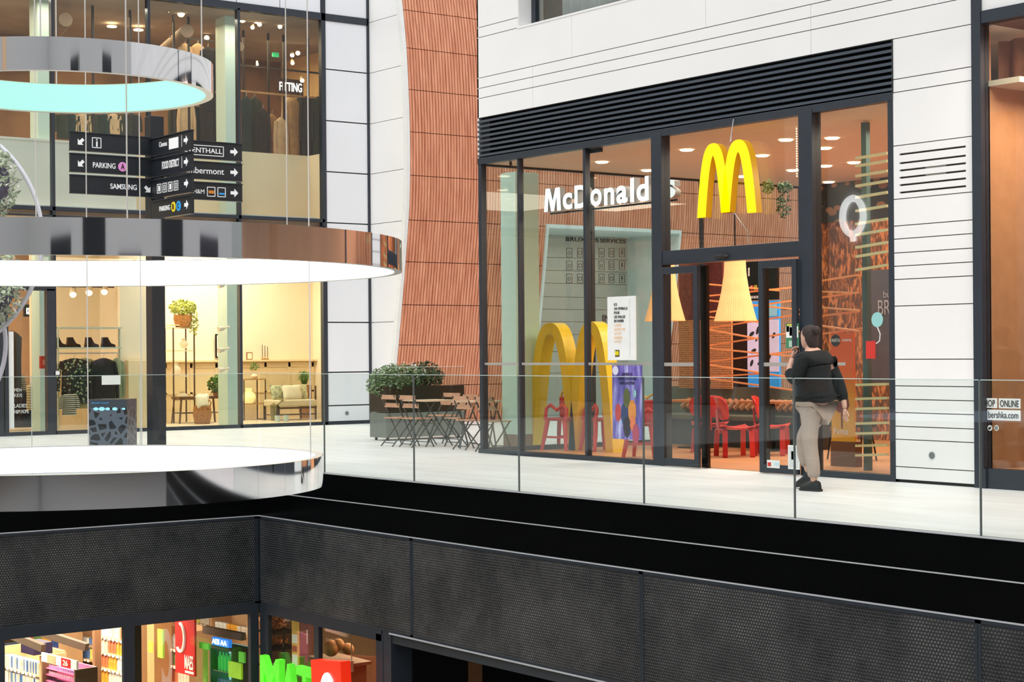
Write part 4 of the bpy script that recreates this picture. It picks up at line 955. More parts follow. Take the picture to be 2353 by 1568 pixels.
sticker(1806, 744, 1836, 800, YD+.02, 'green and white notice at head height on the right sliding door', grn, 'green_notice', [(.03, .42, .97, .88, M['whitepaint']), (.3, .5, .62, .85, MATS['patch_0']), (.06, .66, .28, .88, bl), (.25, .04, .8, .3, mat('pale_green_print', (170, 200, 180), .5, var=0)), (.12, .9, .85, .97, mat('yellow_print', (226, 206, 60), .5, var=0))], 'notice')
# ---------------------------------------------------------------- inside the restaurant
# corner column
a = pY(1153, 800, 16.2)
cw = pY(1187, 800, 16.2)
yc_ = pX(1240, 800, cw.x).y; q = MB(); q.box(a.x, cw.x, 16.2, yc_, .22, 4.26); o = struct('wall_corner_column', q, colm, 'square pale column inside the restaurant corner')
q = MB(); q.box(a.x+.01, cw.x-.01, 16.21, yc_-.01, .01, .22); struct('baseboard_column', q, mat('brown_base', (140, 110, 90), .6), 'brown foot of the corner column')
# big golden arches standing in the room
YG = 16.5
g0, g1, g2 = pY(1216, 1000, YG).x, pY(1314, 1000, YG).x, pY(1400, 1000, YG).x
zt_ = pY(1365, 752, YG).z
bigM = thing('floor_arches', 'large golden double arch standing on the floor behind the left panes', 'sculpture', ((g0+g2)/2, YG, .01))
arches(bigM, g0, g1, g2, .01, zt_, .01, .17, YG, .22, gold, golds)
# children's red chairs with a yellow looped back
redc = mat('red_lacquer', (206, 52, 46), .3, var=.04); redd = mat('red_lacquer_dark', (176, 34, 32), .3, var=.04)
def kid_chair(label, loc, rz, group):
    t = thing('red_stool_chair', label, 'chair', loc, rz, group)
    q = MB(); q.box(-.19, .19, -.18, .18, .44, .49); obj('seat', q, redd, t, world=False, bevel=.015)
    for sx in (-1, 1):
        for sy in (-1, 1):
            q = MB(); n = 5; q.tube([(sx*.16, sy*.15, .45), (sx*.19, sy*.17, .25), (sx*.23, sy*.21, .0)], [.038, .034, .026], 8); obj('leg', q, redc, t, world=False)
    q = MB(); q.box(-.18, .18, .14, .18, .18, .21); q.box(-.18, .18, -.18, -.14, .18, .21); obj('stretcher', q, redc, t, world=False)
    q = MB(); q.tube([(-.19, -.17, .45), (-.19, -.14, .62), (-.12, -.13, .68), (0, -.13, .60), (.12, -.13, .68), (.19, -.14, .62), (.19, -.17, .45)], .028, 8); obj('back_hoop', q, redc, t, world=False)
    q = MB(); q.box(-.15, .15, .12, .16, .49, .80); obj('backrest', q, redc, t, world=False, bevel=.03)
    q = MB(); q.tube([(-.13, .14, .78), (-.09, .14, .88), (0, .14, .82), (.09, .14, .88), (.13, .14, .78)], .018, 8); obj('yellow_loops', q, gold, t, world=False)
    return t
kc = kid_chair('red chair with yellow loops on its back, in front of the golden arches', tuple(pZ(1292, 1034, .01)), .25, 'red chairs behind the left panes')
for x, y_, rz, l_ in ((1378, 1036, -.2, 'red chair with yellow loops, half behind the purple poster'), (1480, 1052, .5, 'red chair right of the purple poster, cut by the door frame')):
    dup(kc, tuple(pZ(x, y_, .01)), rz, l_)
# pendant lamps
shade_m = mat('pleated_veneer', (246, 190, 130), .6, emit=.25, ecol=(255, 186, 116), var=.03)
def pendant(x, ytop, ybot, half, Yp, label, hh=.12):
    b = pY(x, ybot, Yp); D = (b-OE).dot(FW); R = half*D/F_PX; H = (ybot-ytop)*D/F_PX
    t = thing('pendant_lamp', label, 'lamp', (b.x, Yp, b.z), 0, 'pleated cone lamps in the restaurant')
    prof = [(R, 0), (R*.82, H*.22), (R*.66, H*.45), (R*.55, H*.68), (R*.50, H*.85), (R*.49, H)]
    vs = []; fs = []; n = 96
    for r, z in prof:
        for k in range(n): q_ = 2*math.pi*k/n; rr = r*(1 if k % 2 else .965); vs.append(Vector((rr*math.cos(q_), rr*math.sin(q_), z)))
    for i in range(len(prof)-1):
        for k in range(n): fs.append((i*n+k, i*n+(k+1) % n, (i+1)*n+(k+1) % n, (i+1)*n+k))
    q = MB(); q.add(vs, fs); obj('shade', q, shade_m, t, world=False)
    q = MB(); q.tube([(0, 0, H*.9), (0, 0, 4.27-b.z)], .012, 6); obj('cord', q, M['black'], t, world=False)
    q = MB(); q.ball((0, 0, H*.35), R*.25, 12, 8); obj('bulb', q, mat('lamp_bulb', (255, 220, 160), .5, emit=12, ecol=(255, 214, 150), var=0), t, world=False)
    q = MB(); q.lathe((0, 0, H*.98), [(.001, .02), (R*.49, .0)], 24); obj('top_disc', q, shade_m, t, world=False)
    return t
pendant(1690, 590, 738, 49, 17.4, 'wide pleated cone lamp hanging in the open doorway')
pendant(1528, 600, 738, 47, 17.6, 'pleated cone lamp seen through the left sliding door')
# red wooden chair
def red_chair(label, loc, rz, group):
    t = thing('red_plywood_chair', label, 'chair', loc, rz, group)
    q = MB(); n = 12; R_ = []
    for i in range(n+1):      # seat, curved shell; front = -y
        u = i/n*2-1; r = []
        for j in range(9):
            v = j/8*2-1; r.append(Vector((u*.25*(1-.10*v*v*v), v*.22, .42+.03*u*u-.035*math.cos(v*1.5)+.02*(v > .6)*(v-.6))))
        R_.append(r)
    q.loft(R_, cap=False, closed=False); s = obj('seat', q, redc, t, world=False); md = s.modifiers.new('s', 'SOLIDIFY'); md.thickness = .014; s.modifiers.new('b', 'BEVEL').width = .004
    q = MB(); R_ = []
    for i in range(n+1):
        a = i/n*2*math.pi; R_.append(a)
    prof = []; c0 = Vector((0, .26, .68)); rings = []
    for k in range(6):
        rr = k/5; rings.append([Vector((math.copysign(abs(math.cos(a))**.6, math.cos(a))*.27*rr, .24-.06*(abs(math.cos(a))**.6*rr)**2+.05*math.sin(a)*rr, .67+math.copysign(abs(math.sin(a))**.6, math.sin(a))*.16*rr)) for a in [2*math.pi*i/28 for i in range(28)]])
    q.loft(rings, cap=False); s = obj('backrest', q, redc, t, world=False); md = s.modifiers.new('s', 'SOLIDIFY'); md.thickness = .014
    def ply(pts, w_): 
        q = MB(); q.loft([[Vector(p)+Vector((-w_/2, 0, -.011)), Vector(p)+Vector((w_/2, 0, -.011)), Vector(p)+Vector((w_/2, 0, .011)), Vector(p)+Vector((-w_/2, 0, .011))] for p in pts], smooth=True); return q
    q = MB(); q.loft([[Vector((-.055, y_, z)), Vector((.055, y_, z)), Vector((.055, y_+.016, z)), Vector((-.055, y_+.016, z))] for y_, z in ((.20, .33), (.235, .42), (.245, .52), (.25, .66))], smooth=False)
    obj('spine', q, redd, t, world=False)
    for yy in (-.17, .2):     # bent-ply leg hoops, front and rear
        for sx in (-1, 1):
            q = MB(); pts = [(0, .385), (sx*.16, .385), (sx*.215, .35), (sx*.23, .28), (sx*.25, .0)]
            sp = .03 if yy > 0 else -.02
            q.loft([[Vector((x-.0, yy-.035+sp*(.4-z), z+.012)), Vector((x, yy+.035+sp*(.4-z), z+.012)), Vector((x-sx*.018, yy+.035+sp*(.4-z), z-.006)), Vector((x-sx*.018, yy-.035+sp*(.4-z), z-.006))] for x, z in pts], smooth=True); obj('leg', q, redd if yy > 0 else redc, t, world=False)
    return t
rc = red_chair('red moulded plywood chair with its back to the open doorway', tuple(pZ(1690, 1050, .01)), -.5+math.pi, 'red plywood chairs')
dup(rc, tuple(pZ(1775, 1046, .01)), 2.2, 'red plywood chair partly behind the right sliding door')
dup(rc, tuple(pZ(1630, 1040, .01)), -2.4, 'red plywood chair at the left of the doorway behind the door edge')
# bench seat and table, ledge
YB = 18.6
def bxY(x0, x1, y0, y1, Yp):       # world rectangle from photo marks on a plane Y
    xm_, ym_ = (x0+x1)/2, (y0+y1)/2
    return pY(x0, ym_, Yp).x, pY(x1, ym_, Yp).x, pY(xm_, y1, Yp).z, pY(xm_, y0, Yp).z
x0, x1, z0, z1 = bxY(1520, 1830, 922, 1040, YB)
bn = thing('upholstered_bench', 'long dark bench with a tan channelled top behind the red chairs', 'bench', ((x0+x1)/2, YB+.3, .01))
q = MB(); q.box(x0, x1, YB+.15, YB+.7, .01, .42); obj('bench_base', q, mat('dark_bench_base', (52, 50, 46), .6), bn)
q = MB(); q.box(x0, x1, YB, YB+.7, .42, .50); obj('seat_cushion', q, mat('green_leather', (92, 92, 72), .5, var=.1), bn, bevel=.02)
q = MB(); q.box(x0, x1, YB+.5, YB+.72, .5, z1-.12); obj('backrest', q, mat('olive_leather', (96, 92, 70), .45, var=.2, scale=5), bn)
tanl = mat('tan_leather', (206, 140, 96), .35, var=.12, scale=6)
n = 22
for i in range(n):
    xx = x0+(x1-x0)*(i+.5)/n; q = MB(); q.tube([(xx-(x1-x0)/n*.6, YB+.48, z1-.13), (xx+(x1-x0)/n*.6, YB+.48, z1-.02)], .055, 8); obj('channel_roll', q, tanl, bn)
q = MB(); q.box(x0, x1, YB+.55, YB+.72, z1-.16, z1-.05); obj('top_roll', q, tanl, bn)
x0, x1, z0, z1 = bxY(1540, 1835, 890, 922, YB+.9)
q = MB(); q.box(x0, x1, YB+.85, YB+.95, .01, z1); tag(obj('low_partition', q, mat('grey_green_panel', (112, 112, 98), .6, var=.06)), 'grey green low partition behind the bench', 'partition')
def tabl(x, y_, label, top=(196, 130, 86)):
    p = pZ(x, y_, .01); t = thing('dining_table', label, 'table', p, 0, 'restaurant tables')
    q = MB(); q.box(-.38, .38, -.32, .32, .70, .735); obj('tabletop', q, mat('tabletop_%d' % top[0], top, .4, var=.05), t, world=False, bevel=.006)
    q = MB(); q.box(-.03, .03, -.03, .03, .02, .70); obj('pedestal', q, M['black'], t, world=False)
    q = MB(); q.box(-.2, .2, -.2, .2, 0, .02); obj('foot_plate', q, M['black'], t, world=False)
    return t
t1_ = tabl(1775, 1036, 'orange topped table beside the red plywood chair')
dup(t1_, tuple(pZ(1600, 1030, .01)), 0, 'orange topped table behind the left sliding door')
dup(t1_, tuple(pZ(1560, 1040, .01)), .1, 'orange topped table behind the poster panes') if 0 else None
# woven screen, posters, menu boards
YS = 19.3
def weave():
    m = bpy.data.materials.new('rattan_weave'); m.use_nodes = True; n, l = m.node_tree.nodes, m.node_tree.links; b = n['Principled BSDF']
    t = n.new('ShaderNodeTexCoord'); outs = []
    for ax in ('X', 'Z'):
        v = n.new('ShaderNodeTexWave'); v.bands_direction = ax; v.inputs['Scale'].default_value = 9; v.inputs['Distortion'].default_value = 2.5; v.inputs['Detail Scale'].default_value = 4; l.new(t.outputs['Object'], v.inputs['Vector']); outs.append(v.outputs['Fac'])
    mx = n.new('ShaderNodeMath'); mx.operation = 'MULTIPLY'; l.new(outs[0], mx.inputs[0]); l.new(outs[1], mx.inputs[1])
    r = n.new('ShaderNodeValToRGB'); e = r.color_ramp.elements; e[0].position = .02; e[0].color = (*lin((140, 82, 50)), 1); e[1].position = .35; e[1].color = (*lin((224, 152, 98)), 1)
    l.new(mx.outputs[0], r.inputs[0]); l.new(r.outputs[0], b.inputs['Base Color']); bp = n.new('ShaderNodeBump'); bp.inputs['Strength'].default_value = .6; l.new(mx.outputs[0], bp.inputs['Height']); l.new(bp.outputs[0], b.inputs['Normal']); b.inputs['Roughness'].default_value = .7; return m
wv = weave()
x0, x1, z0, z1 = bxY(1560, 1681, 735, 893, YS); q = MB(); q.box(x0, x1, YS, YS+.03, z0, z1); tag(obj('rattan_screen', q, wv), 'orange rattan screen hanging left in the doorway', 'screen')
x0, x1, z0, z1 = bxY(1560, 1660, 600, 738, YS+.4); q = MB(); q.box(x0, x1, YS+.4, YS+.43, z0, z1); tag(obj('dark_red_screen', q, mat('dark_red_weave', (112, 42, 32), .7, var=.2, scale=25, bump=.4)), 'dark red woven screen above the rattan screen', 'screen')
x0, x1, z0, z1 = bxY(1680, 1720, 735, 893, YS+.5); q = MB(); q.box(x0, x1, YS+.5, YS+.55, z0, z1); tag(obj('dark_column_panel', q, mat('dark_brown_panel', (56, 34, 26), .7)), 'dark brown upright panel beside the rattan screen', 'panel')
x0, x1, z0, z1 = bxY(1715, 1785, 600, 690, YS)
mb_ = thing('menu_board', 'black menu board with white marks above the blue poster', 'board', (x0, YS, z0))
q = MB(); q.box(0, x1-x0, 0, .05, 0, z1-z0); obj('board_face', q, M['black'], mb_, world=False)
words(mb_, M['whitepaint'], [('I', (.05, -.006, .38), AX, AZ, .03, .13, .004)], 'white_mark')
q = MB(); q.tube([(.12, -.006, .20), (.12, -.002, .20)], .038, 16); obj('round_mark', q, redp, mb_, world=False)
words(mb_, M['whitepaint'], [('T', (.10, -.012, .18), AX, AZ, .04, .045, .003)], 'letter')
q = MB(); q.box(.17, .23, -.006, 0, .165, .235); obj('yellow_tile', q, MATS['yellow_print'], mb_, world=False)
words(mb_, bl, [('7', (.185, -.012, .18), AX, AZ, .03, .045, .003)], 'numeral')
for k in range(4): q = MB(); q.box(.04+k*.06, .085+k*.06, -.005, 0, .03, .07); obj('small_icon', q, MATS['pale_grey_print'], mb_, world=False)
x0, x1, z0, z1 = bxY(1718, 1790, 692, 890, YS)
bp_ = thing('blue_poster', 'tall lit blue poster with a white and lilac picture band in the doorway', 'poster', (x0, YS, z0)); W2, H2 = x1-x0, z1-z0
q = MB(); q.box(0, W2, 0, .04, 0, H2); obj('sheet', q, mat('bright_blue_print', (52, 150, 226), .4, emit=.35, ecol=(40, 140, 230), var=.03), bp_, world=False)
q = MB(); q.box(0, W2, -.006, 0, H2*.18, H2*.78); obj('picture_band', q, mat('lilac_print', (214, 204, 240), .5, emit=.2, ecol=(210, 200, 240), var=.06), bp_, world=False)
for k, (u, v, a, b) in enumerate(((.15, .62, .09, .06), (.34, .66, .06, .1), (.2, .42, .1, .06), (.42, .45, .05, .09), (.14, .28, .06, .08), (.4, .28, .08, .05), (.62, .55, .08, .1), (.7, .35, .07, .08), (.3, .55, .04, .04), (.85, .6, .06, .07))):
    q = MB(); q.prism([(W2*u+math.cos(t)*a*W2*.9, -.012, H2*v+math.sin(t*1.0+.6)*b*H2*.5) for t in [i*math.pi/5 for i in range(10)]], (0, .004, 0)); obj('dark_blot', q, bl, bp_, world=False)
q = MB(); q.box(W2*.55, W2*.95, -.006, 0, H2*.82, H2*.97); obj('white_patch', q, mat('light_cyan_print', (150, 210, 245), .5, var=0), bp_, world=False)
# orange timber rails strung across the room
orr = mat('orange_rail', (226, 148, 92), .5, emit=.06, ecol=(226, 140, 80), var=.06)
rails = [(1612, 652, 1790, 668), (1612, 682, 1830, 660), (1612, 689, 1835, 712), (1612, 720, 1830, 690), (1612, 727, 1760, 742), (1612, 757, 1840, 722), (1612, 755, 1760, 782), (1612, 797, 1850, 760), (1612, 799, 1850, 822), (1612, 834, 1835, 806), (1612, 836, 1830, 870), (1612, 868, 1760, 858), (1612, 868, 1830, 898), (1872, 648, 1972, 632), (1872, 670, 1972, 673), (1872, 686, 1972, 672), (1872, 706, 1975, 714), (1872, 728, 1972, 716), (1872, 747, 1975, 762), (1872, 770, 2000, 752)]
for i, (a, b, c, d) in enumerate(rails):
    Yr = (18.05 if i < 13 else 16.7)+.07*(i % 2); p, q_ = pY(a, b, Yr), pY(c, d, Yr+.0); q = MB(); q.bar(p, q_, .04, .022)
    tag(obj('timber_rail', q, orr), 'slanting orange timber rail strung %s, %s' % ('behind the doorway' if i < 13 else 'behind the right pane', 'counted from the top: ' + (['first', 'second', 'third', 'fourth', 'fifth', 'sixth', 'seventh', 'eighth', 'ninth', 'tenth', 'eleventh', 'twelfth', 'thirteenth'][i if i < 13 else i-13])), 'rail', 'orange rails in the restaurant')
# pale yellow rungs at the right, modelled in place of a stair reflection
yr_ = mat('pale_reflected_rung', (222, 208, 160), .5, emit=.1, ecol=(230, 220, 140), var=.03)
for i, y_ in enumerate((357, 375, 398, 421, 447, 478, 508, 533, 562, 583, 614, 883, 915, 938, 972, 995, 1023, 1045)):
    dy = 10 if i < 11 else 0
    p, q_ = pY(1968, y_+dy*.5+2, 16.2), pY(2040, y_-dy*.5, 16.0); q = MB(); q.bar(p, q_, .038, .03)
    tag(obj('reflected_rung', q, yr_), 'pale yellow rung imitating a stair reflection behind the right pane, %s from the top' % ['first', 'second', 'third', 'fourth', 'fifth', 'sixth', 'seventh', 'eighth', 'ninth', 'tenth', 'eleventh', 'twelfth', 'thirteenth', 'fourteenth', 'fifteenth', 'sixteenth', 'seventeenth', 'eighteenth'][i], 'rung', 'reflected rungs at the right')
q = MB(); a, c = pY(1984, 285, 16.25), pY(1984, 800, 16.25); q.box(a.x-.04, a.x+.04, 16.25, 16.32, 0.01, 4.25); tag(obj('post_behind_reflection', q, mat('teal_post', (66, 96, 92), .5)), 'dark post behind the reflected yellow rungs', 'post')
# patterned bark wall behind the right pane
def bark():
    m = bpy.data.materials.new('bark_print'); m.use_nodes = True; n, l = m.node_tree.nodes, m.node_tree.links; b = n['Principled BSDF']
    t = n.new('ShaderNodeTexCoord'); mp = n.new('ShaderNodeMapping'); mp.inputs['Scale'].default_value = (1, 1, .35)
    v = n.new('ShaderNodeTexNoise'); v.inputs['Scale'].default_value = 12; v.inputs['Detail'].default_value = 8; v.inputs['Distortion'].default_value = 1.5
    w_ = n.new('ShaderNodeTexNoise'); w_.inputs['Scale'].default_value = 2
    r = n.new('ShaderNodeValToRGB'); e = r.color_ramp.elements; e[0].position = .42; e[0].color = (*lin((96, 58, 36)), 1); e[1].position = .62; e[1].color = (*lin((214, 132, 78)), 1); x = e.new(.52); x.color = (*lin((150, 84, 44)), 1)
    l.new(t.outputs['Object'], mp.inputs[0]); l.new(mp.outputs[0], v.inputs['Vector']); l.new(v.outputs[0], r.inputs[0]); l.new(r.outputs[0], b.inputs['Base Color']); b.inputs['Roughness'].default_value = .7; return m
YK = 21.9
q = MB(); q.box(-20.95, -12.0, YK, YK+.1, .01, 4.27); struct('wall_bark', q, bark(), 'bark patterned wall in the restaurant')
def stones():
    m = bpy.data.materials.new('stone_cutouts'); m.use_nodes = True; n, l = m.node_tree.nodes, m.node_tree.links; b = n['Principled BSDF']
    t = n.new('ShaderNodeTexCoord'); mp = n.new('ShaderNodeMapping'); mp.inputs['Scale'].default_value = (1, 1, 1.8); v = n.new('ShaderNodeTexVoronoi'); v.inputs['Scale'].default_value = 3.2
    r = n.new('ShaderNodeValToRGB'); e = r.color_ramp.elements; r.color_ramp.interpolation = 'CONSTANT'; e[0].color = (*lin((150, 104, 70)), 1); e[1].position = .34; e[1].color = (*lin((46, 40, 36)), 1)
    l.new(t.outputs['Object'], mp.inputs[0]); l.new(mp.outputs[0], v.inputs['Vector']); l.new(v.outputs[0], r.inputs[0]); l.new(r.outputs[0], b.inputs['Base Color']); b.inputs['Roughness'].default_value = .6; return m
q = MB(); q.box(-20.95, -12.0, YK-.04, YK, pY(1900, 512, YK).z, 4.27); struct('trim_13', q, stones(), 'dark band with rounded stone shapes at the top of the bark wall')
# orange drinks banner
x0, x1, z0, z1 = bxY(1910, 1962, 765, 1015, 16.6)
fb = thing('drinks_banner', 'tall orange and yellow drinks banner behind the right pane', 'banner', (x0, 16.6, z0)); W3, H3 = x1-x0, z1-z0
def orange():
    m = bpy.data.materials.new('orange_splash'); m.use_nodes = True; n, l = m.node_tree.nodes, m.node_tree.links; b = n['Principled BSDF']
    t = n.new('ShaderNodeTexCoord'); sp = n.new('ShaderNodeSeparateXYZ'); mr = n.new('ShaderNodeMapRange'); mr.inputs[2].default_value = H3
    no = n.new('ShaderNodeTexNoise'); no.inputs['Scale'].default_value = 3; ad = n.new('ShaderNodeMath'); ad.operation = 'MULTIPLY_ADD'; ad.inputs[1].default_value = .5; 
    r = n.new('ShaderNodeValToRGB'); e = r.color_ramp.elements; e[0].position = .45; e[0].color = (*lin((226, 166, 44)), 1); e[1].position = 1; e[1].color = (*lin((222, 92, 30)), 1)
    l.new(t.outputs['Object'], sp.inputs[0]); l.new(sp.outputs['Z'], mr.inputs[0]); l.new(t.outputs['Object'], no.inputs['Vector']); l.new(no.outputs[0], ad.inputs[0]); l.new(mr.outputs[0], ad.inputs[2]); l.new(ad.outputs[0], r.inputs[0]); l.new(r.outputs[0], b.inputs['Base Color']); b.inputs['Roughness'].default_value = .4; return m
q = MB(); q.box(0, W3, 0, .03, 0, H3); obj('sheet', q, orange(), fb, world=False)
q = MB(); q.tube([(W3*.22, -.008, H3*.93), (W3*.22, -.003, H3*.93)], W3*.2, 18); obj('dark_disc', q, bl, fb, world=False)
words(fb, M['whitepaint'], [('FANTA', (W3*.02, -.014, H3*.915), AX, AZ, W3*.42, H3*.032, .003), ('CARNIVAL', (W3*.50, -.006, H3*.92), AX, AZ, W3*.44, H3*.022, .003)], 'brand_word')
q = MB(); q.prism([(W3*u, -.006, H3*v) for u, v in ((.1, .33), (.75, .40), (.8, .33), (.6, .26), (.3, .27))], (0, .003, 0)); obj('glass_print', q, mat('plum_print', (120, 40, 36), .5, var=.1), fb, world=False)
q = MB(); q.box(W3*.44, W3*.5, -.006, -.003, H3*.12, H3*.27); obj('stem_print', q, MATS['plum_print'], fb, world=False)
words(fb, M['whitepaint'], [('Fanta', (W3*.15, -.010, H3*.07), AX, AZ, W3*.6, H3*.05, .003)], 'brand_script')
q = MB(); q.box(-.02, W3+.02, 0, .12, -z0+.01, -.0); obj('stand_foot', q, mat('brown_stand', (110, 70, 44), .6), fb, world=False)
# grey poster behind the right pane
x0, x1, z0, z1 = bxY(1988, 2052, 620, 880, 17.2)
gp = thing('grey_poster', 'dark grey poster with pale letters at the right edge of the restaurant', 'poster', (x0, 17.2, z0)); W4, H4 = x1-x0+.1, z1-z0
q = MB(); q.box(0, W4, 0, .03, 0, H4); obj('sheet', q, mat('slate_print', (96, 100, 110), .6, var=.05), gp, world=False)
words(gp, MATS['pale_grey_print'], [('bu', (W4*.56, -.005, H4*.75), AX, AZ, W4*.2, H4*.06, .004), ('BR', (W4*.40, -.005, H4*.60), AX, AZ, W4*.36, H4*.13, .004)], 'pale_letters')
# stools/table at the right
for i, (x, y_) in enumerate(((1930, 1056), (1985, 1058))):
    p = pZ(x, y_, .01); t = thing('round_stool', 'dark round stool behind the right pane, %s' % ['left one under the orange banner', 'right one under the reflected yellow rungs'][i], 'stool', p)
    q = MB(); q.lathe((0, 0, 0), [(.001, .44), (.17, .44), (.18, .47), (.17, .50), (.001, .50)], 20); obj('seat', q, mat('dark_seat', (40, 40, 36), .5), t, world=False)
    for k in range(4):
        a = k*math.pi/2+.5; q = MB(); q.tube([(math.cos(a)*.1, math.sin(a)*.1, .44), (math.cos(a)*.17, math.sin(a)*.17, 0)], .012, 6); obj('leg', q, M['black'], t, world=False)
# ceiling downlights and pendant glow
for i, (x, y_) in enumerate(((1383, 373), (1488, 392), (1578, 345), (1752, 358), (1806, 322), (1912, 318), (1895, 341), (1897, 382), (1904, 419), (1962, 374), (1822, 392), (1705, 406))):
    q = MB(); q.lathe((0, 0, 0), [(.001, -.012), (.075, -.012), (.095, 0), (.001, 0)], 18)
    p = pZ(x, y_, 4.262)
    if p.y > 24.5: continue
    o = obj('ceiling_downlight', q, mat('downlight_glow', (255, 246, 226), .5, emit=9, ecol=(255, 236, 200), var=0)); o.location = p
    tag(o, 'round ceiling downlight of the restaurant, %s' % ['above the name sign, left', 'above the name sign, right', 'left over the arch sign', 'right of the arch sign', 'by the door pane corner', 'large one behind the right pane', 'upper of the right pane row', 'middle of the right pane row', 'lowest of the right pane row', 'rightmost', 'just left of the thick post', 'behind the arch sign'][i], 'light', 'ceiling downlights in the restaurant')
# hanging bead strings of light
for i, x in enumerate((1830, 1876, 2310)):
    Yp = 16.0 if i < 2 else YM+.5; a, c = pY(x, 262 if i < 2 else 255, Yp), pY(x, 405 if i < 2 else 438, Yp); q = MB(); n = 26
    for k in range(n): q.ball((a.x, Yp, a.z+(c.z-a.z)*k/(n-1)), .011, 6, 4)
    tag(obj('light_string', q, mat('bead_glow', (255, 240, 220), .5, emit=1.5, ecol=(255, 236, 210), var=0)), ['string of light beads left of the thick post', 'string of light beads right of the thick post', 'string of light beads in the neighbouring shop window'][i], 'lights', kind='stuff')
# hanging greenery near the sign and menu
for i, (x, y_, w_, h_) in enumerate(((1803, 430, .10, .10), (1800, 470, .10, .2), (1765, 430, .08, .1), (1622, 880, .06, .25))):
    p = pY(x, y_, 17.0 if i < 3 else 16.6); q = MB(); foliage(q, (0, 0, 0), (w_, w_, h_), 130, .06, .4, 0); o = obj('hanging_ivy', q, leafd, fix=False); o.location = p
    tag(o, 'dark hanging ivy clump in the restaurant, %s' % ['upper right behind the door pane', 'lower right behind the door pane', 'right behind the arch sign', 'by the left door edge'][i], 'plant')
area('restaurant_light', (-17.0, 18.0, 4.15), 3.0, 290, (1, .84, .68), sy=4)
area('restaurant_light_right', (-13.6, 16.9, 4.15), 1.5, 70, (1, .82, .66), sy=2)
area('bark_fill', (-17.5, 20.6, 4.15), 2, 140, (1, .84, .68), sy=2)  # lamp added only to brighten the bark wall
area('neighbour_light', (-10.5, YM+.8, 4.8), 1.2, 280, (1, .80, .66), sy=3)
# ---------------------------------------------------------------- boarded wall with pictograms seen through the side glass
bw = mat('grey_board', (186, 184, 172), .6, var=.02)
XB2 = -32.2
boards('wall_portal', 'X', XB2, PY0+.0, PY1, [0.01, 1.0, 1.5, 1.9, 2.2, 2.49, 2.78, 3.10, 3.40, 3.70, PZ], {}, bw, 'boarded wall inside the timber doorway')
a = pX(1300, 545, XB2); c = pX(1437, 560, XB2)
hs = thing('services_heading', 'black heading of large capitals on the boarded wall behind the restaurant', 'lettering', (XB2, a.y, c.z))
LW = c.y-a.y
words(hs, bl, [('BRUXEL', (.006, 0, 0), AY, AZ, LW*.44, a.z-c.z, .01), ('IS', (.006, LW*.47, 0), AY, AZ, LW*.07, a.z-c.z, .01), ('SERVICES', (.006, LW*.57, 0), AY, AZ, LW*.43, a.z-c.z, .01)], 'word')
k = 0
for r_, y_ in enumerate((581, 610, 640)):
    for c_i, x in enumerate((1308, 1333, 1358, 1382, 1405, 1429)):
        p = pX(x, y_, XB2); t = thing('pictogram', 'black outlined pictogram on the boarded wall, row %s, %s' % (['one', 'two', 'three'][r_], ['leftmost', 'second', 'third', 'fourth', 'fifth', 'rightmost'][c_i]), 'pictogram', p, 0, 'pictograms on the boarded wall')
        s = .085; q = MB(); e_ = .007
        for (y0, y1, z0, z1) in ((-s, s, -s*1.25, -s*1.25+e_), (-s, s, s*1.25-e_, s*1.25), (-s, -s+e_, -s*1.25, s*1.25), (s-e_, s, -s*1.25, s*1.25)): q.box(0, .008, y0, y1, z0, z1)
        obj('outline', q, bl, t, world=False)
        q = MB()
        if k % 3 == 0: q.tube([(.005, math.cos(a)*.04, math.sin(a)*.04-.01) for a in [i*math.pi/4 for i in range(8)]], .005, 5, closed=True)
        elif k % 3 == 1: q.box(0, .008, -.05, .05, -.05, -.042); q.box(0, .008, -.05, -.042, -.05, .03); q.box(0, .008, .042, .05, -.05, .03); q.box(0, .008, -.05, .05, .03, .038)
        else: q.box(0, .008, -.008, .008, -.06, .03); q.ball((.004, 0, .045), .018, 8, 6); q.box(0, .008, -.045, .045, -.01, 0)
        obj('symbol', q, bl, t, world=False); k += 1
p = pX(1384, 739, XB2); a = pX(1384, 724, XB2); c = pX(1401, 739, XB2); t = thing('shop_name_letters', 'dark serif letters low on the boarded wall beside the white poster', 'lettering', (XB2, p.y, p.z))
words(t, bl, [('IN', (.006, 0, 0), AY, AZ, c.y-p.y, a.z-p.z, .01)], 'word')
area('portal_light', (-31.3, 25.6, 4.0), 1.0, 10, (1, .97, .92), sy=3)
# sticker block on the neighbouring shop glass
a, c = pY(2253, 915, YM+.03), pY(2345, 968, YM+.03)
so = thing('shop_online_sticker', 'white sticker block with black words on the neighbouring shop glass', 'sticker', (a.x, YM+.035, c.z)); W5, H5 = c.x-a.x, a.z-c.z
for (u0, v0, u1, v1) in ((0, .55, .42, 1), (.46, .55, 1, 1), (0, 0, .14, .48), (.17, 0, 1, .48)):
    q = MB(); q.box(W5*u0, W5*u1, -.004, 0, H5*v0, H5*v1); obj('white_tile', q, M['whitepaint'], so, world=False)
words(so, bl, [('SHOP', (W5*.04, -.007, H5*.62), AX, AZ, W5*.33, H5*.3, .003), ('ONLINE', (W5*.50, -.007, H5*.62), AX, AZ, W5*.46, H5*.3, .003), ('AT', (W5*.025, -.007, H5*.18), AX, AZ, W5*.09, H5*.2, .003), ('bershka.com', (W5*.20, -.007, H5*.1), AX, AZ, W5*.75, H5*.3, .003)], 'word')
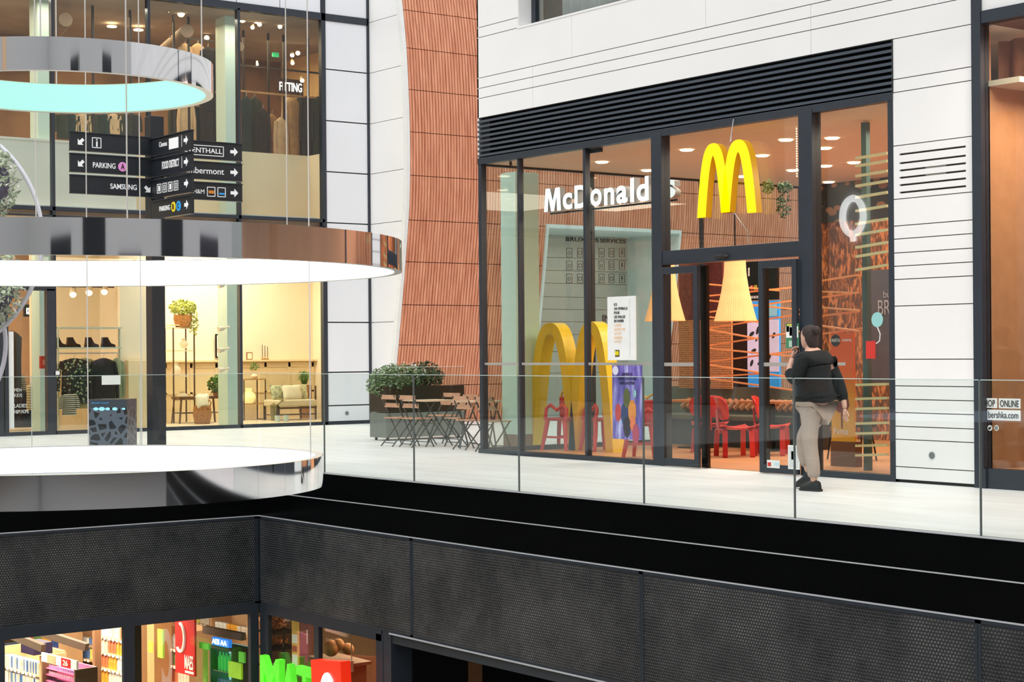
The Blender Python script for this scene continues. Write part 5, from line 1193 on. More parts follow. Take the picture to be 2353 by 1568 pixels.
for i, x in enumerate((2259, 2275, 2290)):
    p = pY(x, 984, YM+.03); t = thing('round_icon_sticker', 'round white icon sticker under the white word block, %s' % ['left with letter f', 'middle with a bird', 'right with a camera'][i], 'sticker', p, 0, 'round icons on the shop glass')
    q = MB(); q.tube([(0, -.004, 0), (0, 0, 0)], .03, 20); obj('disc', q, M['whitepaint'], t, world=False)
    if i == 0: words(t, bl, [('f', (-.008, -.007, -.018), AX, AZ, .016, .036, .003)], 'symbol')
    elif i == 1:
        q = MB(); q.prism([(u*.02, -.007, v*.02) for u, v in ((-1, -.7), (0, -.9), (.7, -.3), (.8, .4), (1.1, .7), (.6, .8), (.2, .6), (0, .2), (-.6, .6), (-.8, .3))], (0, .003, 0)); obj('symbol', q, bl, t, world=False)
    else:
        q = MB(); q.tube([(u*.016, -.006, v*.016) for u, v in ((-1, -1), (1, -1), (1, 1), (-1, 1))], .003, 5, closed=True); q.tube([(math.cos(a)*.008, -.006, math.sin(a)*.008) for a in [k*math.pi/4 for k in range(8)]], .0025, 5, closed=True); obj('symbol', q, bl, t, world=False)
# draped fabric and column in the neighbouring window
q = MB(); a, c = pY(2300, 600, YM+.9), pY(2353, 600, YM+.9); vs = []; fs = []; n = 50
for i in range(n+1):
    x = a.x-.05+i*(2.2/n); y_ = YM+.9+.05*math.sin(i*.9)+.04*math.sin(i*.37)
    vs += [(x, y_, .28+.03*math.sin(i*.5)), (x, y_-.02, 1.6), (x+.04, y_, 4.9)]
    if i: b = 3*i; fs += [(b-3, b, b+1, b-2), (b-2, b+1, b+2, b-1)]
q.add(vs, fs, True); tag(obj('draped_curtain', q, mat('brown_sheer', (176, 118, 92), .8, var=.1)), 'brown draped curtain in the neighbouring shop window', 'curtain')
a, c = pY(2279, 600, YM+.7), pY(2300, 600, YM+.7); q = MB(); q.box(a.x, c.x, YM+.40, YM+.55, .2, 4.93); tag(obj('salmon_panel', q, mat('salmon_panel', (240, 178, 140), .6, var=.03)), 'tall salmon panel at the left of the neighbouring window', 'panel')
# ================================================================ WALKWAY
# glass balustrade panes, 2 m each, resting in the edge channel
ords = ['first', 'second', 'third', 'fourth', 'fifth', 'sixth', 'seventh', 'eighth', 'ninth', 'tenth', 'eleventh']
xs = [XC+.02, -18.9]+[-18.9+2.01*k for k in range(1, 10)]
GT = 1.235
for i, (a, c) in enumerate(zip(xs[:-1], xs[1:])):
    if a > -6.9: break
    t = thing('balustrade_pane', 'clear glass balustrade pane along the restaurant walkway, %s from the corner' % ords[i], 'balustrade', ((a+c)/2, YE+.03, 0), 0, 'glass balustrade panes')
    q = MB(); q.box(a+.006, c-.006, YE+.02, YE+.036, .0, GT-.006); obj('glass', q, M['railglass'], t)
    q = MB(); q.box(a+.006, c-.006, YE+.02, YE+.036, GT-.006, GT); q.box(c-.010, c-.006, YE+.02, YE+.036, .0, GT); obj('polished_edge', q, M['railedge'], t)
    q = MB(); q.box(c-.006, c+.001, YE+.018, YE+.038, .0, GT-.01); obj('seal', q, mat('grey_seal', (92, 98, 98), .4, var=0), t)
ysl = [YE+.03-.0, 9.53]+[9.53-1.42*k for k in range(1, 5)]
for i, (c, a) in enumerate(zip(ysl[:-1], ysl[1:])):
    t = thing('balustrade_pane', 'clear glass balustrade pane before the left shops, %s from the corner' % ords[i], 'balustrade', (XC-.03, (a+c)/2, 0), 0, 'glass balustrade panes on the left')
    q = MB(); q.box(XC-.036, XC-.02, a+.006, c-.006, .0, GT-.006); obj('glass', q, M['railglass'], t)
    q = MB(); q.box(XC-.036, XC-.02, a+.006, c-.006, GT-.006, GT); q.box(XC-.036, XC-.02, a+.006, a+.010, 0, GT); obj('polished_edge', q, M['railedge'], t)
q = MB(); q.box(XC-.04, 6, YE+.05, YE+.058, .0005, .003); q.box(XC-.06, XC-.052, -14, YE+.05, .0005, .003); struct('trim_14', q, M['frame'], 'thin dark line beside the glass channel')
# ---------------------------------------------------------------- signpost
sgn = mat('sign_black', (32, 36, 42), .45, var=.03); wht = mat('sign_white', (245, 245, 245), .5, emit=.12, var=0)
sp = thing('wayfinding_signpost', 'tall black signpost with ten direction boards pointing four ways', 'signpost', (-26.12, 12.385, 0))
q = MB(); q.box(-.115, .115, -.115, .115, 0, 5.33); obj('post', q, sgn, sp, world=False, bevel=.006)
def board(side, ztop, hh, L=1.41):
    q = MB(); t_ = .022
    if side == 'L': q.box(.075, .075+t_*2, -L-.07, -.07, ztop-hh, ztop)
    elif side == 'R': q.box(.10, L+.125, -.115, -.115+t_*2, ztop-hh, ztop)
    else: q.box(.075, .075+t_*2, .07, L+.11, ztop-hh, ztop)
    b = obj('direction_board', q, sgn, sp, world=False)
    q = MB()
    if side == 'L': q.box(.06, .14, -L-.07, -.07, ztop-.008, ztop+.006); q.box(.06, .14, -L-.07, -.07, ztop-hh-.006, ztop-hh+.006)
    elif side == 'R': q.box(.10, L+.125, -.14, -.06, ztop-.008, ztop+.006); q.box(.10, L+.125, -.14, -.06, ztop-hh-.006, ztop-hh+.006)
    else: q.box(.06, .14, .07, L+.11, ztop-.008, ztop+.006); q.box(.06, .14, .07, L+.11, ztop-hh-.006, ztop-hh+.006)
    obj('board_rim', q, M['frame'], b, world=False); return b
def frame_of(side, L=1.41):       # origin, right axis, outward normal of a board face
    if side == 'L': return Vector((.075+.046, -L-.07, 0)), AY, AX
    if side == 'R': return Vector((.10, -.118, 0)), AX, -AY
    return Vector((.075+.046, .07, 0)), AY, AX
def arrow(side, b, u, z, s, ang, m=None):
    o, r, n = frame_of(side); q = MB()
    pts = [(-1, -.38), (0, -.38), (0, -1), (1, 0), (0, 1), (0, .38), (-1, .38)]
    ca, sa_ = math.cos(ang), math.sin(ang)
    q.prism([o+r*(u+(x*ca-y*sa_)*s)+AZ*(z+(x*sa_+y*ca)*s) for x, y in pts], n*.006); obj('arrow', q, m or wht, b, world=False)
def btext(side, b, body, u, z, w_, h_, m=None, off=.0, name='wording', d=.006):
    o, r, n = frame_of(side); q = MB(); text(q, body, o+r*u+AZ*z+n*.001, r, AZ, w_, h_, d, off, n=n); obj(name, q, m or wht, b, world=False)
def disc(side, b, u, z, s, m, name='round_mark'):
    o, r, n = frame_of(side); q = MB(); q.prism([o+r*(u+math.cos(a)*s)+AZ*(z+math.sin(a)*s) for a in [i*math.pi/12 for i in range(24)]], n*.005); obj(name, q, m, b, world=False)
def sq(side, b, u, z, w_, h_, m=None, e=.012, fill=False, name='icon_frame'):
    o, r, n = frame_of(side); q = MB()
    def rc(u0, u1, z0, z1): p = o+r*u0+AZ*z0; q.obox(p, r, AZ, n, u1-u0, z1-z0, .005)
    if fill: rc(u, u+w_, z, z+h_)
    else: rc(u, u+w_, z, z+e); rc(u, u+w_, z+h_-e, z+h_); rc(u, u+e, z, z+h_); rc(u+w_-e, u+w_, z, z+h_)
    obj(name, q, m or wht, b, world=False)
pink = mat('pink_mark', (236, 150, 212), .5, emit=.1, var=0); yelm = mat('yellow_mark', (236, 206, 40), .5, emit=.1, var=0); blum = mat('blue_mark', (50, 160, 230), .5, emit=.1, var=0); orgm = mat('orange_mark', (226, 140, 50), .5, var=0)
dk = mat('mark_black', (20, 20, 22), .5, var=0)
L1 = board('L', 4.98, .285); arrow('L', L1, .17, 4.83, .065, -2.36); sq('L', L1, .36, 4.75, .155, .165); btext('L', L1, 'i', .425, 4.77, .03, .12)
L2 = board('L', 4.645, .285); arrow('L', L2, .17, 4.49, .065, -2.36); btext('L', L2, 'PARKING', .37, 4.44, .38, .085, off=.01); disc('L', L2, .87, 4.48, .075, pink); btext('L', L2, 'A', .84, 4.44, .06, .085, dk, .01, d=.012)
L3 = board('L', 4.31, .285); arrow('L', L3, 1.30, 4.14, .065, -.79); btext('L', L3, 'SAMSUNG', .66, 4.12, .45, .085, off=.012); sq('L', L3, 1.165, 4.06, .006, .18, fill=True, name='divider')
R1 = board('R', 4.95, .285); btext('R', R1, 'Cinema', .33, 4.79, .28, .08); sq('R', R1, .68, 4.72, .33, .17, fill=True, name='white_panel'); arrow('R', R1, 1.27, 4.81, .07, 0); sq('R', R1, 1.12, 4.72, .008, .18, fill=True, name='divider')
R2 = board('R', 4.615, .285); btext('R', R2, 'FOOD DISTRICT', .43, 4.43, .60, .12, off=.005); arrow('R', R2, 1.27, 4.475, .07, 0); sq('R', R2, 1.12, 4.39, .008, .18, fill=True, name='divider')
R3 = board('R', 4.28, .285); arrow('R', R3, 1.27, 4.14, .07, 0)
for k in range(4):
    sq('R', R3, .24+k*.20, 4.06, .15, .15); sq('R', R3, .285+k*.20, 4.09, .06, .09, fill=k % 2 == 0, name='icon_symbol')
R4 = board('R', 3.95, .285); btext('R', R4, 'PARKING', .32, 3.77, .38, .08, off=.01); arrow('R', R4, 1.27, 3.81, .07, 0)
disc('R', R4, .82, 3.81, .08, yelm); disc('R', R4, 1.0, 3.81, .08, blum); btext('R', R4, 'B', .795, 3.77, .045, .08, dk, d=.012); btext('R', R4, 'C', .975, 3.77, .045, .08, dk, d=.012)
B1 = board('B', 4.98, .285); sq('B', B1, .55, 4.745, .56, .17); btext('B', B1, 'EVENTHALL', .40, 4.79, .68, .08, off=.008); arrow('B', B1, 1.30, 4.84, .07, 0)
B2 = board('B', 4.645, .285); btext('B', B2, 'Lambermont', .34, 4.45, .77, .10, off=.004); arrow('B', B2, 1.30, 4.50, .07, 0)
B3 = board('B', 4.31, .285); arrow('B', B3, 1.30, 4.16, .07, 0); sq('B', B3, .80, 4.08, .15, .16); sq('B', B3, .99, 4.08, .15, .16); sq('B', B3, .83, 4.13, .10, .05, orgm, fill=True, name='icon_symbol'); sq('B', B3, 1.02, 4.12, .10, .03, blum, fill=True, name='icon_symbol'); btext('B', B3, 'H&M', .55, 4.12, .2, .07)
# ---------------------------------------------------------------- patterned dark box
def pebble():
    m = bpy.data.materials.new('pebble_pattern'); m.use_nodes = True; n, l = m.node_tree.nodes, m.node_tree.links; b = n['Principled BSDF']
    t = n.new('ShaderNodeTexCoord'); v = n.new('ShaderNodeTexVoronoi'); v.feature = 'DISTANCE_TO_EDGE'; v.inputs['Scale'].default_value = 6.5
    r = n.new('ShaderNodeValToRGB'); r.color_ramp.interpolation = 'CONSTANT'; e = r.color_ramp.elements; e[0].color = (*lin((88, 96, 108)), 1); e[1].position = .12; e[1].color = (*lin((26, 30, 36)), 1)
    l.new(t.outputs['Object'], v.inputs['Vector']); l.new(v.outputs[0], r.inputs[0]); l.new(r.outputs[0], b.inputs['Base Color']); b.inputs['Roughness'].default_value = .2; return m
ka, kb = pZ(205, 1028), pZ(292, 1028); rz = math.atan2(kb.y-ka.y, kb.x-ka.x); KW = (kb-ka).length
kz = thing('recycling_box', 'low dark box with a black pebble pattern on the walkway left of the signpost', 'bin', (ka+kb)/2, rz)
q = MB(); q.box(-KW/2, KW/2, 0, .45, 0, .64); obj('box_body', q, pebble(), kz, world=False)
q = MB(); q.box(-KW/2, KW/2, -.005, .455, .64, .775); obj('top_panel', q, mat('slate_panel', (62, 70, 80), .2), kz, world=False)
q = MB(); text(q, 'Should recycle', (-KW*.42, -.008, .70), AX, AZ, KW*.45, .03, .003); obj('wording', q, mat('blue_glow', (70, 150, 210), .5, emit=.5, var=0), kz, world=False)
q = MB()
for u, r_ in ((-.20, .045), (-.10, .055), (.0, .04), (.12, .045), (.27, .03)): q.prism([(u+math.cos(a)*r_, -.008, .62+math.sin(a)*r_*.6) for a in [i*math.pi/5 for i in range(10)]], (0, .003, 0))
obj('cyan_reflections', q, mat('reflected_cyan', (150, 215, 240), .5, emit=.4, var=0), kz, world=False)  # bright cyan reflections painted on the box front as faintly glowing patches
# ---------------------------------------------------------------- planter with glass screen
PX0, PX1, PYa, PYb = -25.62, -25.10, 16.12, 17.75; zt = pX(975, 887, PX1).z
pl = thing('long_planter', 'long dark metal planter box with green plants beside the folding chairs', 'planter', ((PX0+PX1)/2, (PYa+PYb)/2, 0))
q = MB(); q.box(PX0, PX1, PYa, PYb, .05, zt-.45); obj('planter_body', q, mat('olive_grey_metal', (118, 123, 117), .45, var=.05), pl, bevel=.008)
q = MB(); q.box(PX0, PX1, PYa, PYb, zt-.44, zt); obj('planter_upper_box', q, mat('dark_bronze_gloss', (60, 50, 42), .15, var=.1, scale=1), pl, bevel=.008)
for y_ in (PYa+.08, PYb-.08):
    for x_ in (PX0+.08, PX1-.08): q = MB(); q.tube([(x_, y_, 0), (x_, y_, .06)], .025, 8); obj('foot', q, M['black'], pl)
zg = pX(975, 843, PX1).z; q = MB(); q.box(PX1+.01, PX1+.02, PYa+.02, PYb-.03, zt-.44, zg); obj('glass_screen', q, M['railglass'], pl)
q = MB(); q.box(PX1+.008, PX1+.022, PYa+.02, PYb-.03, zg-.006, zg); obj('screen_edge', q, M['railedge'], pl)
q = MB(); foliage(q, ((PX0+PX1)/2, PYa+.45, zt+.14), (.32, .62, .24), 1500, .075, .1, .0); foliage(q, ((PX0+PX1)/2, PYa+.15, zt+.02), (.36, .32, .22), 700, .07, .3, .0)
obj('planting', q, mat('mixed_foliage', (132, 158, 110), .6, var=.35, scale=7), pl, fix=False)
q = MB(); foliage(q, ((PX0+PX1)/2, PYa+.95, zt+.16), (.3, .38, .26), 1000, .07, .2, .0); obj('dark_planting', q, mat('dark_foliage', (62, 88, 58), .6, var=.35, scale=9), pl, fix=False)
q = MB(); foliage(q, ((PX0+PX1)/2+.1, PYa+.45, zt+.26), (.3, .5, .16), 130, .05, 0, .0); obj('white_flowers', q, mat('white_petals', (240, 238, 232), .6), pl, fix=False)
# ---------------------------------------------------------------- folding bistro chairs and tables
slatw = mat('bistro_slat', (208, 156, 124), .5, var=.08); bm_ = mat('bistro_frame', (58, 62, 58), .45)
def bistro(label, loc, rz, group='folding bistro chairs by the planter'):
    t = thing('folding_chair', label, 'chair', loc, rz, group)     # faces +y
    for sx in (-.19, .19):
        q = MB(); q.bar((sx, -.20, .82), (sx, .20, .0), .022, .012); obj('long_leg', q, bm_, t, world=False)
        q = MB(); q.bar((sx*.86, .19, .45), (sx*.86, -.22, .0), .022, .012); obj('short_leg', q, bm_, t, world=False)
    for z0, y_ in ((.75, -.175), (.62, -.11)):
        q = MB(); q.box(-.205, .205, y_-.012, y_+.006, z0, z0+.07); obj('back_slat', q, slatw, t, world=False)
    for k in range(6): q = MB(); q.box(-.19, .19, -.15+k*.062, -.10+k*.062, .445, .46); obj('seat_slat', q, slatw, t, world=False)
    q = MB(); q.box(-.18, .18, .16, .175, .07, .082); q.box(-.16, .16, -.185, -.17, .05, .062); obj('stretcher', q, bm_, t, world=False)
    return t
def seat_at(x, y_, z=.8): p = pZ(x, y_, z); return Vector((p.x, p.y, 0))
b0 = bistro('folding bistro chair furthest left before the planter', seat_at(890, 911)+Vector((0, .2, 0)), 0)
for x, y_, rz_, l_ in ((932, 912, .05, 'folding bistro chair second from the left before the planter'), (1042, 906, math.pi+.1, 'folding bistro chair at the far right end of the planter'),
                       (1056, 914, .0, 'folding bistro chair right of the planter with crossed legs showing'), (1084, 910, math.pi, 'folding bistro chair behind the small table by the corner'), (1108, 916, .15, 'folding bistro chair nearest the restaurant corner')):
    dup(b0, seat_at(x, y_)+Vector((0, .2 if rz_ < 1 else -.2, 0)), rz_, l_)
def btable(label, p):
    t = thing('bistro_table', label, 'table', p, 0, 'bistro tables by the planter')
    q = MB()
    for k in range(7): q.box(-.33, .33, -.33+k*.095, -.33+k*.095+.085, .715, .735)
    obj('tabletop', q, mat('pale_table_slat', (222, 190, 160), .5, var=.05), t, world=False)
    for s_ in (-.25, .25):
        q = MB(); q.bar((s_, -.26, .71), (s_*.9, .26, 0), .022, .012); obj('leg', q, bm_, t, world=False)
        q = MB(); q.bar((s_, .26, .71), (s_*.9, -.26, 0), .022, .012); obj('leg', q, bm_, t, world=False)
    q = MB(); q.tube([(-.25, 0, .36), (.25, 0, .36)], .008, 6); obj('crossbar', q, bm_, t, world=False)
    return t
p = pZ(990, 920, .73); tb = btable('slatted bistro table between the folding chairs before the planter', (p.x, p.y, 0))
p = pZ(1098, 922, .73); dup(tb, (p.x, p.y, 0), .7, 'slatted bistro table beside the restaurant corner')
# small wall roundels
for nm_, lb, p, n_, r_ in (('floor_socket_cap', 'round grey metal cap low on the white pier', pY(2142, 1047, YM), (0, -1, 0), .037), ('floor_socket_cap', 'round grey metal cap low on the left white panel', pX(797, 950, XL), (1, 0, 0), .042)):
    q = MB(); q.tube([(0, 0, 0), Vector(n_)*.012], r_, 20); o = obj(nm_, q, mat('grey_cap', (128, 136, 138), .4, .5)); o.location = p; tag(o, lb, 'cap')
# ---------------------------------------------------------------- walking person
def skin(name, m, parent, joints, edges, sub=2):
    me = bpy.data.meshes.new(name); me.from_pydata([j[0] for j in joints], edges, []); o = bpy.data.objects.new(name, me); COL.objects.link(o); o.parent = parent
    o.modifiers.new('skin', 'SKIN'); sl = me.skin_vertices[0].data if me.skin_vertices else None
    if sl is None:
        bm = bmesh.new(); bm.from_mesh(me); bm.verts.layers.skin.verify(); bm.to_mesh(me); bm.free(); sl = me.skin_vertices[0].data
    for i, j in enumerate(joints):
        r = j[1]; sl[i].radius = (r, r) if not isinstance(r, tuple) else r; sl[i].use_root = (i == 0)
    s = o.modifiers.new('sub', 'SUBSURF'); s.levels = sub; s.render_levels = sub
    me.materials.append(m)
    # keep the grown surface as plain mesh data
    bpy.context.view_layer.update()
    ev = bpy.data.meshes.new_from_object(o.evaluated_get(bpy.context.evaluated_depsgraph_get())); o.modifiers.clear(); o.data = ev
    for p_ in ev.polygons: p_.use_smooth = True
    return o
skm = mat('skin', (214, 168, 146), .5, var=.03); swm = mat('black_sweater', (17, 22, 24), .9, var=.15, bump=.3, bscale=80); trm = mat('taupe_trousers', (176, 158, 146), .85, var=.05, bump=.2, bscale=8)
pf = pZ(1878, 1128); pe = thing('person', 'walking person in black sweater, taupe trousers and black trainers, hand raised to the face', 'person', (pf.x, pf.y, 0), math.pi)
# local frame: +x = walking direction, +y = the person's left side after the turn faces the camera
J = [((0, 0, .95), (.13, .15)), ((.01, 0, 1.12), (.12, .15)), ((.03, 0, 1.30), (.12, .17)), ((.05, 0, 1.43), (.075, .10)), ((.075, 0, 1.50), .052), ((.09, 0, 1.56), .06),
     # left leg (planted)
     ((-.0, .09, .88), .09), ((.02, .09, .50), .058), ((-.02, .08, .28), .052), ((-.03, .08, .09), .036),
     # right leg (swinging forward, knee bent)
     ((.02, -.09, .88), .09), ((.29, -.09, .56), .058), ((.27, -.09, .34), .05), ((.20, -.09, .17), .036),
     # left arm raised to the face
     ((.04, .17, 1.38), .055), ((.10, .22, 1.14), .042), ((.24, .16, 1.27), .034), ((.27, .08, 1.40), .026),
     # right arm swinging back
     ((.03, -.17, 1.38), .055), ((-.10, -.22, 1.14), .042), ((-.20, -.20, .93), .032), ((-.22, -.19, .86), .026)]
E_ = [(0, 1), (1, 2), (2, 3), (3, 4), (4, 5), (0, 6), (6, 7), (7, 8), (8, 9), (0, 10), (10, 11), (11, 12), (12, 13), (3, 14), (14, 15), (15, 16), (16, 17), (3, 18), (18, 19), (19, 20), (20, 21)]
body = skin('body', skm, pe, J, E_)
def grow(js, k, add): return [(p, tuple(v*k+add for v in r) if isinstance(r, tuple) else r*k+add) for p, r in js]
SW = [J[1], J[2], ((.045, 0, 1.405), (.115, .155))]+[((.0, 0, 1.0), (.14, .17)), ((-.005, 0, .90), (.145, .175))]+[J[i] for i in (14, 15, 16, 18, 19, 20)]
skin('sweater', swm, pe, grow(SW, 1.1, .03)+[((.06, 0, 1.475), (.085, .085))], [(0, 1), (1, 2), (0, 3), (3, 4), (2, 5), (5, 6), (6, 7), (2, 8), (8, 9), (9, 10), (2, 11)])
TR = [((0, 0, .93), (.135, .16)), ((0, .09, .84), .10), ((.02, .09, .50), .072), ((-.02, .08, .28), .064), ((-.03, .08, .13), .056), ((.02, -.09, .84), .10), ((.29, -.09, .56), .072), ((.27, -.09, .34), .064), ((.22, -.09, .22), .054)]
skin('trousers', trm, pe, grow(TR, 1.0, .012), [(0, 1), (1, 2), (2, 3), (3, 4), (0, 5), (5, 6), (6, 7), (7, 8)])
# head
q = MB(); n = 20; rings = []
for z, rx, ry, ox in ((-.115, .03, .03, .03), (-.10, .055, .05, .025), (-.07, .075, .062, .015), (-.03, .088, .072, .006), (.01, .095, .076, 0), (.05, .095, .076, -.004), (.085, .082, .068, -.008), (.108, .055, .048, -.01), (.118, .02, .018, -.01)):
    rings.append([Vector((ox+rx*math.cos(a)*(1.0 if math.cos(a) < 0 else 1.02), ry*math.sin(a), z)) for a in [2*math.pi*i/n for i in range(n)]])
q.loft(rings)
q.add([(.092, -.012, -.005), (.092, .012, -.005), (.118, 0, -.028), (.096, 0, .03)], [(0, 2, 1), (0, 3, 2), (1, 2, 3)], True)   # nose
for s_ in (-1, 1): q.ball((-.005, s_*.075, -.01), .022, 8, 6, (.6, .35, 1.2))
HC = Vector((.10, 0, 1.615)); q.v = [p+HC for p in q.v]; obj('head', q, skm, pe, world=False)
q = MB()
for s_ in (-1, 1): q.ball(HC+Vector((.084, s_*.032, .012)), .011, 8, 6)
obj('eyes', q, mat('dark_eye', (36, 26, 22), .3), pe, world=False)
q = MB(); q.ball(HC+Vector((.086, 0, -.058)), .018, 8, 6, (.4, 1.1, .35)); obj('mouth', q, mat('lips', (180, 104, 96), .5), pe, world=False)
q = MB(); rings = []
for z, rx, ry, ox in ((-.11, .035, .05, -.055), (-.07, .055, .07, -.05), (-.02, .07, .082, -.035), (.04, .092, .088, -.02), (.09, .088, .078, -.014), (.122, .05, .045, -.014), (.13, .01, .01, -.014)):
    rings.append([HC+Vector((ox+rx*math.cos(a), ry*math.sin(a), z)) for a in [2*math.pi*i/n for i in range(n)]])
q.loft(rings); q.ball(HC+Vector((-.10, 0, .07)), .05, 12, 8); obj('hair', q, mat('dark_brown_hair', (52, 38, 34), .7, var=.2, scale=30, bump=.5), pe, world=False)
def hand(base, fwd, side, name, curl=.5):
    f_, s_ = Vector(fwd).normalized(), Vector(side).normalized(); nn = f_.cross(s_)
    j = [(base, .02), (base+f_*.045, (.026, .016)), (base+f_*.08, (.028, .014))]; e = [(0, 1), (1, 2)]
    o = skin(name, skm, pe, j, e, 1)
    for k, (o_, L) in enumerate(((-.027, .062), (-.009, .072), (.009, .068), (.027, .052))):
        a = base+f_*.078+s_*o_; b = a+f_*L*.5*math.cos(curl*.4)+nn*L*.5*math.sin(curl*.4); c = b+f_*L*.5*math.cos(curl*1.4)+nn*L*.5*math.sin(curl*1.4)
        fo = skin('finger', skm, pe, [(a, .009), (b, .0085), (c, .007)], [(0, 1), (1, 2)], 1); fo.parent = o
    a = base+f_*.03-s_*.024; fo = skin('thumb', skm, pe, [(a, .011), (a+f_*.03-s_*.022, .009), (a+f_*.055-s_*.03, .008)], [(0, 1), (1, 2)], 1); fo.parent = o
hand(Vector((.27, .08, 1.405)), (-.15, -.15, 1), (0, 1, .1), 'hand', .9)
hand(Vector((-.22, -.19, .865)), (-.05, .05, -1), (1, 0, 0), 'hand', .6)
def shoe(loc, pitch, name='shoe'):
    q = MB(); rings = []
    for x, w_, h_ in ((-.085, .025, .055), (-.075, .036, .085), (-.04, .040, .095), (.0, .042, .088), (.05, .046, .066), (.10, .050, .052), (.15, .046, .042), (.18, .03, .032), (.188, .012, .025)):
        rings.append([Vector((x, w_*math.cos(a), .022+max(0, math.sin(a))*h_ if math.sin(a) > 0 else .022+.004*math.sin(a))) for a in [2*math.pi*i/14 for i in range(14)]])
    q.loft(rings)
    R_ = Matrix.Rotation(pitch, 3, 'Y'); L = Vector(loc); q.v = [R_ @ p+L for p in q.v]; o = obj(name, q, mat('black_trainer', (22, 24, 26), .6, var=.1), pe, world=False)
    q = MB(); rings = []
    for x, w_ in ((-.095, .03), (-.06, .045), (0, .042), (.08, .054), (.15, .05), (.19, .03), (.198, .01)): rings.append([Vector((x, w_, 0)), Vector((x, w_, .026)), Vector((x, -w_, .026)), Vector((x, -w_, 0))])
    q.loft(rings, smooth=False); q.v = [R_ @ p+L for p in q.v]; obj('sole', q, mat('black_sole', (34, 36, 36), .5), o, world=False)
    q = MB()
    for k in range(4): q.tube([R_ @ Vector((.03+k*.022, -.022, .092-k*.011))+L, R_ @ Vector((.03+k*.022, .022, .092-k*.011))+L], .003, 5)
    obj('laces', q, mat('dark_lace', (50, 52, 54), .7), o, world=False)
shoe((-.03, .08, .0), 0); shoe((.20, -.09, .075), .35)
pe.children[0].name = 'body'
for c_ in list(pe.children):
    pass
# ================================================================ HANGING RING LIGHTS in the void
RC = pD(150, 820, 13.5); RC.z = 0
def ringlight(R, zc, label, lcol, strength, cables, hb=.235, th=.06):
    z0, z1 = zc-hb/2, zc+hb/2; t = thing('ring_light', label, 'light', (RC.x, RC.y, z0)); n = 160
    def band(r0, r1, za, zb, inner=False):
        q = MB(); vs = []; fs = []
        for k in range(n):
            a = 2*math.pi*k/n; vs += [(RC.x+r*math.cos(a), RC.y+r*math.sin(a), z) for r, z in ((r0, za), (r0, zb), (r1, zb), (r1, za))]
        for k in range(n):
            b, c = 4*k, 4*((k+1) % n)
            for j in range(4): fs.append((b+j, c+j, c+(j+1) % 4, b+(j+1) % 4))
        q.add(vs, fs, True); return q
    def facet(q):
        return q
    o = obj('chrome_band', band(R-.004, R, z0, z1), M['chrome'], t)
    obj('rim', band(R-th, R-.004, z0, z0+.006), mat('ring_rim', (216, 214, 206), .3, .4, var=0), t)
    obj('top_cover', band(R-th, R-.004, z1-.006, z1), MATS['ring_rim'], t)
    obj('diffuser', band(R-th, R-th+.008, z0+.006, z1-.006), mat('diffuser_'+label[:5].strip(), lcol, .5, emit=strength, ecol=lcol, var=0), t)
    for x, far in cables:
        a = (x-150)/F_PX*13.5
        for _ in range(4):
            b = math.sqrt(max(0, (R-.03)**2-a*a))*(1 if far else -1); a = (x-150)/F_PX*(13.5+b)
            a = max(-R+.03, min(R-.03, a))
        p = RC+RT*a+FW*b; q = MB(); q.tube([(p.x, p.y, z1-.01), (p.x, p.y, 11)], .0055, 6); obj('suspension_cable', q, mat('pale_cable', (214, 208, 202), .4, var=0), t)
    for p_ in o.data.polygons: p_.use_smooth = True
    return t
ringlight(1.138, 3.613, 'green lit chrome ring light, the smallest and highest of the three', (140, 240, 184), 1.0, [(481, 0), (190, 0), (60, 1)])
ringlight(2.59, 2.227, 'white lit chrome ring light, the widest, hanging in the middle', (255, 255, 255), 2.2, [(512, 0), (523, 1), (-60, 0), (-70, 1)])
ringlight(1.964, .572, 'bluish white chrome ring light, the lowest of the three', (214, 226, 255), 1.5, [(712, 1), (196, 1), (74, 1)])
# white hoops with hanging planting at the left edge
def hoop(cx, cy, rp, D, label, gaps):
    c = pD(cx, cy, D); R = rp*D/F_PX; t = thing('white_hoop', label, 'hoop', (c.x, c.y, c.z-R))
    q = MB(); q.tube([c+RT*(R*math.cos(a))+UP*(R*math.sin(a)) for a in [2*math.pi*i/96 for i in range(96)]], .022, 10, closed=True); obj('hoop_tube', q, mat('white_tube', (232, 230, 240), .35, var=0), t)
    q = MB(); p = c+UP*R; q.tube([p, p+UP*(9.9-p.z)], .005, 6); obj('hanging_wire', q, M['steel'], t)
    for a in gaps:
        p = c+RT*(R*math.cos(a))+UP*(R*math.sin(a)); q_ = p-RT*(.10*math.cos(a))-UP*(.10*math.sin(a)); q = MB(); q.tube([p, q_], .008, 6); q.ball(q_, .014, 8, 6); obj('clamp', q, M['steel'], t)
    return c, R
c1_, R1_ = hoop(-183, 548, 280, 17.2, 'large white hoop cut by the left edge, behind the rings', (.52, -.55, 2.6, -2.6))
c2_, R2_ = hoop(-202, 790, 215, 17.4, 'second white hoop low at the left edge', (.3, 2.8))
